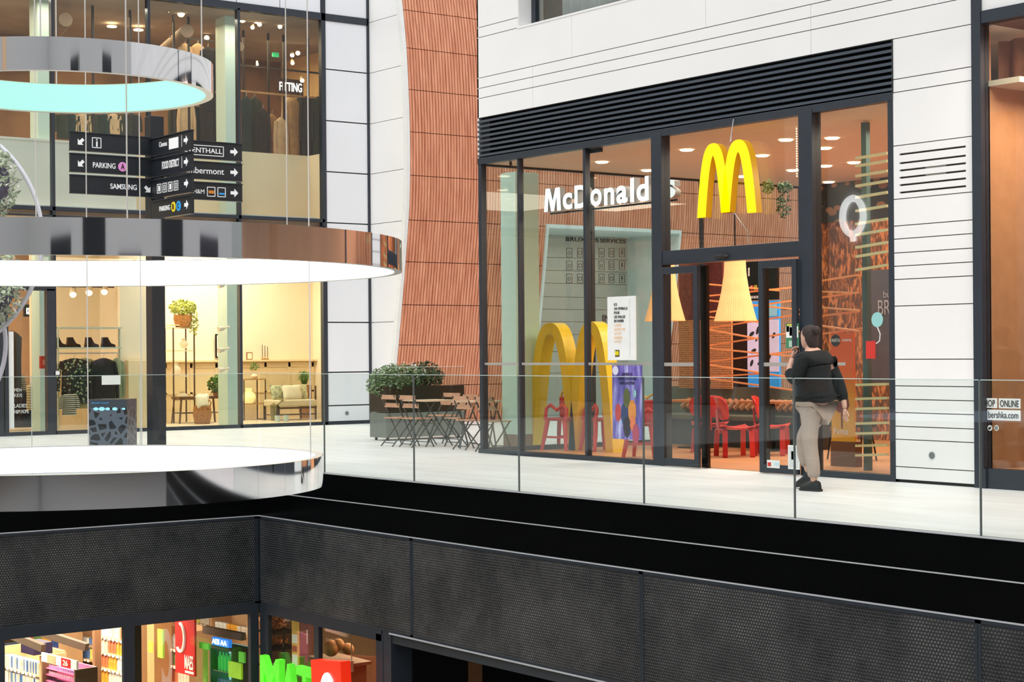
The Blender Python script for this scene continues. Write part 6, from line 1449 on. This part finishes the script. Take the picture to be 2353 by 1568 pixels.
for (x, y_, rp, l_) in ((-55, 420, 105, 'upper hanging bundle of greenery inside the white hoop'), (-45, 655, 110, 'lower hanging bundle of greenery inside the white hoop')):
    c = pD(x, y_, 17.0); R = rp*17/F_PX; t = thing('hanging_greenery', l_, 'plant', (c.x, c.y, c.z-R), 0, 'greenery bundles in the hoop')
    q = MB(); foliage(q, c, (R, R*.9, R), 1500, .07, 0, .55); obj('leaves', q, mat('pale_leaf', (214, 226, 196), .6, var=.3, scale=8), t, fix=False)
    q = MB(); foliage(q, c, (R*.95, R*.9, R*.9), 160, .07, 0, .8); obj('blossom', q, mat('pale_blossom', (240, 232, 226), .6), t, fix=False)
    q = MB(); q.ball(c, R*.72, 20, 12); obj('core', q, mat('twig_core', (120, 116, 140), .8, var=.3, scale=6), t)
    q = MB(); q.tube([c+UP*R*.7, c+UP*(9.9-c.z)], .004, 6); obj('hanging_wire', q, M['steel'], t)
# ================================================================ LOWER LEVEL
q = MB(); q.box(-40, 10, -14, 14, -5.35, -5.2); struct('floor_lower', q, mat('lower_stone', (170, 165, 158), .5), 'floor of the lower level')
q = MB(); q.box(XC-.06, XC, -14, YE-.04, -1.93, -1.80)
for y_ in (9.38, 7.70, 5.9): q.box(XC-.06, XC, y_-.10 if y_ > 8 else y_-.05, y_+.05, -5.2, -1.93)
q.box(XC-.06, XC+.02, YE-.14, YE-.02, -5.2, -1.80)
fl6 = struct('window_6', q, M['frame'], 'dark frame of the lower left shop windows')
q = MB(); q.box(XC-.035, XC-.025, -14, YE-.14, -5.2, -1.93); obj('pane', q, M['shopglass'], fl6)
q = MB(); q.box(XC-.02, -17.58, YE+.0, YE+.06, -1.93, -1.80); q.box(XC+.02, -20.34, YE, YE+.06, -5.2, -1.93); q.box(-19.15, -19.04, YE, YE+.06, -5.2, -1.93); q.box(-17.70, -17.55, YE, YE+.06, -5.2, -1.85)
fl7 = struct('window_7', q, M['frame'], 'dark frame of the lower corner shop windows')
q = MB(); q.box(-20.34, -17.7, YE+.025, YE+.035, -5.2, -1.93); obj('pane', q, M['shopglass'], fl7)
q = MB(); q.box(-17.56, -17.38, YE+.005, YE+.3, -5.2, -1.79); struct('wall_lower_pillar', q, M['frame'], 'dark pillar beside the lower shop')
q = MB(); q.box(-17.36, 6, 14.6, 14.7, -5.2, -1.93); q.box(-17.4, -17.36, YE+.3, 14.7, -5.2, -1.93); q.box(-17.4, 6, YE+.4, 14.7, -2.0, -1.93); struct('wall_lower_dark', q, M['black'], 'dark back of the lower passage')
q = MB(); a, c = pY(950, 1500, 12.3), pY(1077, 1500, 12.3); q.box(a.x, c.x, 12.3, 12.5, -5.2, -1.94); struct('wall_lower_brown', q, mat('brown_cladding', (140, 96, 62), .6, var=.04), 'brown clad pillar in the lower passage')
q = MB(); q.box(a.x, c.x, 12.295, 12.3, -2.78, -2.772); q.box(a.x, c.x, 12.295, 12.3, -3.6, -3.592); struct('trim_15', q, M['gap'], 'joints of the brown pillar')
# supermarket room
q = MB(); q.box(-40, XC-.1, -6, 16, -1.90, -1.80); q.box(XC-.1, -17.6, YE+.1, 16, -1.90, -1.80); struct('ceiling_supermarket', q, mat('brown_ceiling', (84, 62, 44), .8), 'brown ceiling of the supermarket')
q = MB(); q.box(-40, -39.9, -6, 16, -5.2, -1.9); q.box(-40, -17.5, 15.9, 16, -5.2, -1.9); q.box(-17.55, -17.45, YE+.3, 16, -5.2, -1.9); struct('wall_supermarket', q, mat('supermarket_wall', (196, 150, 104), .8, var=.05), 'tan walls of the supermarket')
area('supermarket_light', (-24.5, 7.5, -1.95), 5.0, 1000, (1, .84, .66), sy=7)
area('supermarket_corner_light', (-20.2, 13.6, -1.95), 2.0, 130, (1, .76, .5), sy=3)
SU = Vector((.994, .103, 0)); SN = Vector((.103, -.994, 0))
shm = mat('tan_shelf', (214, 168, 124), .6, var=.03); tagm = mat('price_tag', (250, 244, 226), .5, emit=.2, var=0)
prodc = [(232, 214, 190), (214, 120, 80), (236, 190, 80), (200, 60, 60), (90, 120, 170), (240, 236, 226), (120, 150, 90), (190, 150, 190), (60, 80, 140), (244, 170, 60), (240, 224, 120)]
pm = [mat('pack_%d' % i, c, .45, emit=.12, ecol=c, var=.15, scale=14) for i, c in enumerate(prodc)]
def proto_prod(kind, i):
    q = MB()
    if kind == 'bottle': q.lathe((0, 0, 0), [(.001, 0), (.036, 0), (.038, .12), (.034, .16), (.013, .21), (.012, .235), (.001, .235)], 12)
    elif kind == 'pack': q.box(-.045, .045, -.03, .03, 0, .17)
    elif kind == 'tub': q.lathe((0, 0, 0), [(.001, 0), (.036, 0), (.042, .09), (.044, .1), (.001, .1)], 12)
    else: q.box(-.012, .012, -.06, .06, 0, .17)
    me = obj('x', q, pm[i]); d = me.data; bpy.data.objects.remove(me); return d
pcache = {}
ORD = ['first', 'second', 'third', 'fourth', 'fifth', 'sixth', 'seventh', 'eighth', 'ninth', 'tenth', 'eleventh', 'twelfth', 'thirteenth', 'fourteenth', 'fifteenth', 'sixteenth', 'seventeenth', 'eighteenth', 'nineteenth', 'twentieth']
ORD += ['twenty-'+o_ for o_ in ORD[:9]]+['thirtieth']+['thirty-'+o_ for o_ in ORD[:9]]
CNAME = ['beige', 'orange brown', 'amber', 'red', 'blue', 'white', 'green', 'lilac', 'navy', 'orange', 'yellow']
def gondola(label, xl, xr, ytop, D, rows, dy, kinds, cols, group, depth=.4, tags=True, word='shelf'):
    D += 2; p0 = pD(xl, ytop, D); L = 0.; p = Vector(p0)
    # length until the right mark is reached
    while L < 8:
        r = p0+SU*L; v = r-OE; xx = 1176.5+F_PX*v.dot(RT)/v.dot(FW)
        if xx >= xr: break
        L += .02
    st = dy*D/F_PX; t = thing('product_shelf', label, 'shelf', (p0.x, p0.y, -5.2)); rzv = math.atan2(SU.y, SU.x); t.rotation_euler = (0, 0, rzv)
    z0 = p0.z+5.2
    q = MB(); q.box(0, L, .38, .42, 0, z0+.08); obj('back_board', q, shm, t, world=False)
    for u_ in (-.03, L): q = MB(); q.box(u_, u_+.03, 0, .42, 0, z0+.05); obj('side_board', q, shm, t, world=False)
    for r in range(rows):
        z = z0-(r+1)*st+.0
        q = MB(); q.box(0, L, 0, .38, z-.02, z); obj('shelf_board', q, shm, t, world=False)
        if tags:
            q = MB(); k = 0
            while .05+k*.12 < L-.06: q.box(.03+k*.12, .10+k*.12, -.006, 0, z-.035, z+.005); k += 1
            q2 = obj('price_tags', q, tagm, t, world=False); q2['kind'] = 'stuff'
        kind = kinds[r % len(kinds)]; w_ = {'bottle': .085, 'pack': .105, 'tub': .1, 'book': .036}[kind]; k = 0; x = w_*.6
        while x < L-w_*.4:
            ci = cols[(k//3+r) % len(cols)] if kind != 'book' else random.choice(cols)
            key = (kind, ci)
            if key not in pcache: pcache[key] = proto_prod(kind, ci)
            o = bpy.data.objects.new({'bottle': 'bottle', 'pack': 'carton', 'tub': 'tub', 'book': 'magazine'}[kind], pcache[key]); COL.objects.link(o)
            o.location = p0+SU*x-SN*(.08+.02*random.random())+UP*(-(r+1)*st+.001); o.rotation_euler = (0, 0, rzv+random.uniform(-.06, .06)); s_ = min(1, (st-.04)/.235 if kind == 'bottle' else (st-.04)/.17); o.scale = (1, 1, max(.5, s_))
            tag(o, '%s %s, %s from left, %s row, %s' % (CNAME[ci], {'bottle': 'bottle', 'pack': 'carton', 'tub': 'tub', 'book': 'upright packet'}[kind], ORD[k], ords[r], word), {'bottle': 'bottle', 'pack': 'carton', 'tub': 'tub', 'book': 'packet'}[kind], '%s, row %d' % (group, r+1))
            x += w_; k += 1
    return t
gondola('long tan product shelf at the lower left corner of the supermarket', 4, 84, 1494, 24.5, 3, 37, ['book', 'book', 'book'], [0, 5, 0, 4], 'packets on the lower left shelf', word='lower left supermarket shelf')
gondola('product shelf at the back left with red and dark cartons', 46, 128, 1440, 27.5, 2, 32, ['pack', 'pack'], [3, 6, 9, 8], 'cartons on the back left shelf', word='back left supermarket shelf')
gondola('back product shelf with mixed cartons left of the tan post', 132, 206, 1436, 27.5, 2, 32, ['tub', 'pack'], [10, 3, 5, 4], 'goods on the back middle shelf', word='back middle supermarket shelf')
gondola('product shelf between the tan post and the window frame', 218, 284, 1424, 25.0, 4, 36, ['pack', 'bottle', 'bottle', 'bottle'], [5, 0, 1, 9, 5], 'goods beside the tan post', word='shelf beside the tan post')
gondola('product shelf just right of the window frame', 311, 338, 1438, 25.0, 4, 31, ['bottle', 'tub', 'tub', 'bottle'], [4, 8, 9, 1], 'goods right of the window frame', word='shelf right of the window frame')
gondola('product shelf with white and pink bottles behind the red poster', 376, 425, 1450, 24.0, 3, 38, ['bottle', 'bottle', 'bottle'], [5, 6, 1, 0], 'bottles behind the red poster', word='shelf behind the red poster')
gondola('high product shelf above the red poster', 405, 476, 1398, 28.5, 1, 26, ['pack'], [5, 10, 0, 9], 'cartons above the red poster', word='high shelf above the red poster')
gondola('high product shelf above the blue fridge sign', 486, 562, 1424, 26.0, 1, 22, ['pack'], [5, 9, 0, 10], 'cartons above the blue fridge sign', word='high shelf above the fridge sign')
def panelD(x0, y0, x1, y1, D, label, m, name, cat, th=.03, kids=None, kgroup=None):
    """an upright rectangular thing facing the shelves' aisle"""
    D += 1.6
    a = pD(x0, y1, D); w_ = (x1-x0)*D/F_PX/.72; h_ = (y1-y0)*D/F_PX; t = thing(name, label, cat, a, math.atan2(SU.y, SU.x))
    q = MB(); q.box(0, w_, 0, th, 0, h_); obj('panel', q, m, t, world=False)
    for (nm_, u0, v0, u1, v1, mm, body) in kids or []:
        q = MB()
        if body: text(q, body, (u0*w_, -.008, v0*h_), AX, AZ, (u1-u0)*w_, (v1-v0)*h_, .006, .01)
        else: q.box(u0*w_, u1*w_, -.006, 0, v0*h_, v1*h_)
        obj(nm_, q, mm, t, world=False)
    return t, w_, h_
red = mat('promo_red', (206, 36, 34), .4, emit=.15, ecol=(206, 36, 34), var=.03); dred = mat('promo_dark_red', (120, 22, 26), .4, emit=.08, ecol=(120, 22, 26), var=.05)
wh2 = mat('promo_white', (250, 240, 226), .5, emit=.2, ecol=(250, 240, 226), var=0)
t, w_, h_ = panelD(403, 1412, 462, 1545, 22.6, 'red promotion board with a pale ring mark behind the lower left window', red, 'promotion_board', 'sign', kids=[('word', .52, .10, .95, .34, wh2, 'MAES'), ('small_line', .52, .03, .95, .07, wh2, None)])
q = MB(); q.tube([(w_*.30+math.cos(a)*w_*.22, -.012, h_*.62+math.sin(a)*h_*.24) for a in [math.pi*.5-i*math.pi/14*1.15 for i in range(16)]], .022, 8); obj('ring_mark', q, wh2, t, world=False)
for k in range(5):
    q = MB(); q.lathe((.02+k*.045, -.02, h_), [(.001, 0), (.016, 0), (.018, .05), (.008, .08), (.001, .085)], 10); obj('bottle_row_piece', q, red, t, world=False)
panelD(95, 1500, 212, 1520, 22.0, 'white header board with a red square reading 26 over the pink display', wh2, 'display_header', 'sign', kids=[('red_square', .58, .0, .84, 1, red, None), ('number', .64, .2, .78, .8, wh2, '26'), ('face_print', .18, .05, .42, .95, mat('peach_print', (226, 160, 120), .5, emit=.1, var=.1), None)])
t = thing('cosmetics_display', 'pink tiered display stand full of small goods at the lower left', 'display', pD(106, 1600, 23.7), math.atan2(SU.y, SU.x))
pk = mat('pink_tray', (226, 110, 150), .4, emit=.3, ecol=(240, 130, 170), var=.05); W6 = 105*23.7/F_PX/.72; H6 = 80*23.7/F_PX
q = MB(); q.box(0, W6, .25, .28, 0, H6); obj('back_board', q, pk, t, world=False)
for u_ in (-.03, W6): q = MB(); q.box(u_, u_+.03, -.05, .28, 0, H6); obj('side_board', q, mat('brown_side', (120, 90, 62), .6), t, world=False)
for r in range(5):
    q = MB(); q.box(0, W6, 0, .25, .03+r*.085, .045+r*.085); obj('tray', q, pk, t, world=False)
    q = MB()
    for k in range(18): q.lathe((.03+k*(W6-.06)/17, .04, .045+r*.085), [(.001, 0), (.012, 0), (.012, .035), (.001, .035)], 8)
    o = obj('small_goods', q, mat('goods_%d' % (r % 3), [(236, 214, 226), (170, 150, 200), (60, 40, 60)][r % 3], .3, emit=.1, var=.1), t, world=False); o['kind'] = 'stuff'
panelD(214, 1405, 221, 1600, 23.0, 'thin tan post left of the middle supermarket shelf', mat('tan_post', (150, 104, 70), .6), 'shop_post', 'post', .1)
panelD(339, 1428, 361, 1620, 24.2, 'wide cardboard brown pillar in the supermarket', mat('cardboard', (196, 146, 96), .7, var=.03), 'cardboard_pillar', 'pillar', .3)
panelD(341, 1473, 354, 1499, 23.9, 'small yellow notice on the cardboard brown pillar', mat('yellow_notice', (236, 206, 60), .6, emit=.2, ecol=(236, 206, 60), var=.05), 'yellow_notice', 'notice', .01)
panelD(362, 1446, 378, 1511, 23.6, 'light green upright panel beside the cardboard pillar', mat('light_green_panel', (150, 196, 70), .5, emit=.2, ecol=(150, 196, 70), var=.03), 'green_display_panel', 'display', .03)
panelD(283, 1424, 300, 1600, 21.5, 'dark brown column behind the lower window frame', mat('dark_brown_col', (70, 46, 32), .6), 'dark_column', 'pillar', .2)
# suspended beams
for i, (a, b, c, d, l_) in enumerate(((70, 1446, 200, 1488, 'upper brown beam slanting across the left supermarket window'), (8, 1452, 100, 1490, 'lower dark beam at the left of the supermarket window'), (470, 1447, 560, 1464, 'brown beam slanting across the right supermarket window'))):
    p, q_ = pD(a, b, 24.4), pD(c, d, 23.9); q = MB(); q.bar(p, q_, .08, .10); tag(obj('suspended_beam', q, mat('beam_brown', (84, 66, 50), .6, var=.05)), l_, 'beam')
# fridge with blue sign
panelD(487, 1464, 537, 1482, 22.2, 'blue glowing oval fridge sign with white letters in the supermarket', mat('blue_sign', (30, 110, 200), .4, emit=.9, ecol=(30, 120, 220), var=.05), 'fridge_sign', 'sign', .05, kids=[('letters', .05, .2, .9, .85, MATS['white_glow'], 'AES AA')])
t = thing('drinks_fridge', 'open lit drinks fridge with green bottles under the blue sign', 'fridge', pD(485, 1600, 24.4), math.atan2(SU.y, SU.x)); W7 = 60*24.4/F_PX/.72; H7 = 116*24.4/F_PX
q = MB(); q.box(0, W7, .3, .34, 0, H7); obj('back_panel', q, mat('fridge_glow', (190, 236, 240), .3, emit=.9, ecol=(170, 230, 240), var=.05), t, world=False)
q = MB(); q.box(-.03, 0, 0, .34, 0, H7); q.box(W7, W7+.03, 0, .34, 0, H7); q.box(0, W7, 0, .34, H7-.03, H7); obj('cabinet', q, M['frame'], t, world=False)
fg = mat('green_bottle', (70, 186, 90), .2, emit=.35, ecol=(60, 190, 90), var=.1)
gb = MB(); gb.lathe((0, 0, 0), [(.001, 0), (.03, 0), (.031, .15), (.012, .21), (.012, .24), (.001, .24)], 10)
gbo = obj('green_bottle', gb, fg); gbd = gbo.data; bpy.data.objects.remove(gbo)
cb = MB(); cb.box(-.035, .035, -.03, .03, 0, .14); cbo = obj('drink_can', cb, pm[8]); cbd = cbo.data; bpy.data.objects.remove(cbo)
for r in range(3):
    zz = H7-.33-r*.27; q = MB(); q.box(0, W7, .02, .3, zz-.012, zz); obj('wire_shelf', q, M['steel'], t, world=False)
    for k in range(6):
        o = bpy.data.objects.new('green_bottle' if r < 1 else 'drink_carton', gbd if r < 1 else cbd); COL.objects.link(o)
        o.location = t.location+SU*(.05+k*(W7-.1)/5)-SN*.12+UP*zz; o.rotation_euler = (0, 0, math.atan2(SU.y, SU.x))
        tag(o, '%s in the lit drinks fridge, %s row, %s from left' % ('green bottle' if r < 1 else 'small drink carton', ords[r], ords[k]), 'bottle' if r < 1 else 'carton', 'drinks in the fridge, row %d' % (r+1))
for i, (x0, y0, x1, y1, D, c, l_) in enumerate(((458, 1476, 486, 1490, 22.3, (80, 180, 50), 'bright green flag panel left of the drinks fridge'), (525, 1520, 562, 1556, 21.9, (150, 200, 40), 'yellow green board at the right of the drinks fridge'), (548, 1498, 564, 1522, 22.2, (90, 190, 60), 'small green box right of the drinks fridge'), (466, 1486, 477, 1568, 22.4, (140, 190, 70), 'narrow green strip beside the red promotion board'))):
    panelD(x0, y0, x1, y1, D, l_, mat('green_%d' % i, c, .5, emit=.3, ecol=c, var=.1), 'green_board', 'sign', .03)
# purple trolley box
panelD(48, 1474, 92, 1500, 24.0, 'dark purple carton box on top of the lower left shelf', mat('dark_purple_box', (44, 30, 62), .5, var=.1), 'purple_box', 'box', .3)
# right corner window: bread baskets, yellow poster, switch box
t = thing('bread_shelf', 'dark metal rack with woven bread baskets behind the corner window', 'rack', pD(616, 1600, 24.), 0)
for k, (y_, h_) in enumerate(((1432, 26), (1472, 18))):
    p = pD(636, y_, 24.); q = MB(); foliage(q, p, (.15, .15, h_*24./F_PX/2), 260, .05, 0, .0); o = obj('bread_heap', q, mat('bread_crust', (186, 120, 70), .7, var=.3, scale=12), fix=False)
    tag(o, ['upper heap of woven bread sticks on the dark rack', 'lower heap of woven bread sticks on the dark rack'][k], 'bread', kind='stuff')
    q = MB(); q.box(p.x-.2, p.x+.2, p.y-.18, p.y+.18, p.z-h_*24./F_PX/2-.05, p.z-h_*24./F_PX/2-.02); obj('rack_shelf', q, M['black'], t)
p = pD(636, 1432, 24.)
for s_ in (-1, 1): q = MB(); q.box(p.x+s_*.19-.012, p.x+s_*.19+.012, p.y-.01, p.y+.01, -5.2, p.z-.1); obj('rack_leg', q, M['black'], t)
t, w_, h_ = panelD(671, 1405, 689, 1536, 21.6, 'narrow yellow and white poster strip behind the corner window', mat('yellow_strip', (236, 178, 70), .5, emit=.2, ecol=(236, 180, 80), var=.1), 'yellow_poster', 'poster', .02, kids=[('white_patch', .1, .05, .9, .25, wh2, None), ('white_patch', .1, .45, .9, .6, wh2, None), ('red_patch', .1, .3, .8, .4, mat('salmon_print', (206, 90, 70), .5, emit=.1, var=0), None)])
t, w_, h_ = panelD(690, 1408, 722, 1500, 21.9, 'dark red poster behind the corner window', mat('maroon_print', (130, 56, 44), .5, emit=.08, ecol=(130, 56, 44), var=.1), 'maroon_poster', 'poster', .02, kids=[('pale_outline', .6, .25, .66, .6, wh2, None), ('pale_outline', .75, .8, .95, .95, mat('rose_print', (190, 120, 110), .5, var=0), None)])
p = pD(805, 1532, 22.4); t = thing('wall_phone_box', 'cream switch box hanging on a thin pole behind the corner window', 'box', p)
q = MB(); q.box(-.03, .03, -.03, .03, -.07, .07); obj('box_body', q, vase, t, world=False)
q = MB(); q.tube([(0, .02, .07), (0, .02, .55)], .008, 6); obj('pole', q, vase, t, world=False)
for i, (x, y_, r_) in enumerate(((760, 1490, .14), (778, 1482, .10), (800, 1492, .10))):
    p = pD(x, y_, 23.2); q = MB(); q.ball((0, 0, 0), r_, 14, 10, (1, .7, .8)); o = obj('round_loaf', q, MATS['bread_crust']); o.location = p; tag(o, 'large round loaf behind the corner window, %s' % ['left', 'middle', 'right'][i], 'bread', 'round loaves')
q = MB(); p = pD(780, 1500, 23.2); q.box(p.x-.5, p.x+.4, p.y-.2, p.y+.25, p.z-.13, p.z-.09); q.box(p.x-.45, p.x+.35, p.y-.15, p.y+.2, -5.2, p.z-.13); tag(obj('bread_counter', q, mat('counter_brown', (110, 76, 50), .6)), 'brown counter carrying the round loaves', 'counter')
# shop letters on a rail before the corner window
YQ = YE-.16; gml = mat('letter_green', (96, 224, 50), .4, emit=.55, ecol=(90, 230, 50), var=.08, scale=8); rdl = mat('letter_red', (240, 50, 20), .4, emit=.5, ecol=(240, 44, 16), var=.03)
ln = thing('green_letter_sign', 'row of glowing green letters on a rail before the corner window', 'sign', (-20.5, YQ, -3.4))
for ch, xa_, xb_, ya_, hz in (('M', 597, 641, 1512, .62), ('A', 646, 678, 1527, .62), ('T', 680, 716, 1535, .62)):
    a, c = pY(xa_, ya_, YQ), pY(xb_, ya_, YQ); q = MB(); text(q, ch, (a.x, YQ, pY((xa_+xb_)/2, ya_, YQ).z-hz), AX, AZ, (c.x-a.x)*1.0, hz, .09, .02, n=AY); obj('letter', q, gml, ln)
q = MB(); q.box(XC+.05, -17.6, YQ+.10, YQ+.13, -2.60, -2.585); q.box(XC+.05, -17.6, YQ+.10, YQ+.13, -3.25, -3.22); obj('rail', q, M['steel'], ln)
a, c = pY(714, 1515, YQ-.1), pY(782, 1498, YQ-.1); zt2 = a.z+.03
rs = thing('red_box_sign', 'tilted glowing red box with a white letter C beside the green letters', 'sign', (a.x, YQ-.05, zt2-1.1))
q = MB(); q.prism([(a.x+.06, YQ-.1, zt2-1.1), (a.x, YQ-.1, zt2-.04), (c.x, YQ-.1, zt2+.03), (c.x+.08, YQ-.1, zt2-1.1)], (0, .14, 0)); obj('box', q, rdl, rs)
q = MB(); text(q, 'C', (a.x+(c.x-a.x)*.30, YQ-.115, zt2-1.0), AX, AZ, (c.x-a.x)*.46, .86, .012, .03, n=AY); obj('letter', q, MATS['white_glow'], rs)
# ================================================================ OPPOSITE SIDES OF THE MALL (behind the lens, seen only in reflections)
q = MB(); q.cur = 0; q.box(-45, 20, -12.1, -12, -5.2, 12); q.box(14, 14.1, -12, 40, -5.2, 12)
struct('wall_opposite', q, mat('opposite_white', (215, 214, 212), .6, var=.02), 'white walls on the far side of the mall')
cols = [(30, 36, 42), (90, 170, 160), (30, 34, 40), (200, 150, 150), (60, 50, 60), (190, 130, 90), (30, 34, 40), (230, 190, 150), (50, 48, 60), (36, 40, 46)]
x = -44.
for i in range(20):
    w_ = [1.6, 1.0, .5, 1.2, 2.2, .8, 3., .7][i % 8]; q = MB(); q.box(x, x+w_, -12, -11.9, (0, 0, .4)[i % 3], (4.2, 3.6, 8.4)[i % 3]); struct('window_opposite', q, mat('opp_%d' % (i % 10), cols[i % 10], .5, emit=.15 if i % 2 else 0, ecol=cols[i % 10]), 'shop window on the far side'); x += w_+[1., .4, 1.6, .6][i % 4]
q = MB(); q.box(-45, 20, -12, -11, -.6, 0); q.box(13, 14, -12, 40, -.6, 0); struct('floor_opposite', q, M['fascia'], 'far walkway edge')
for i, y_ in enumerate((-8, -3, 2, 8, 14)):
    q = MB(); q.box(13.9, 14, y_, y_+3.2, 0, (4, 8, 3.5, 8, 4)[i]); struct('window_opposite', q, MATS['opp_%d' % (i*2 % 10)], 'shop window on the right far side')

d_ = ray(1958, 497); k_ = (2*YM+12-.0)/d_.y; P_ = Vector((d_.x*k_, -11.93, EYE+d_.z*k_)); R_ = 33*k_/F_PX
t = thing('far_round_sign', 'glowing white ring sign across the mall, mirrored in the right restaurant pane', 'sign', (P_.x, -11.93, P_.z-R_*1.2))
q = MB(); q.tube([P_+Vector((R_*.95*math.cos(a), 0, R_*1.25*math.sin(a))) for a in [2*math.pi*i/48 for i in range(48)]], R_*.24, 8, closed=True); obj('ring_letter', q, mat('far_white_glow', (255, 255, 255), .5, emit=9, var=0), t)
q = MB(); q.bar(P_+Vector((-R_*.05, 0, -R_*1.1)), P_+Vector((R_*.05, 0, -R_*1.75)), R_*.3); obj('tail', q, MATS['far_white_glow'], t)
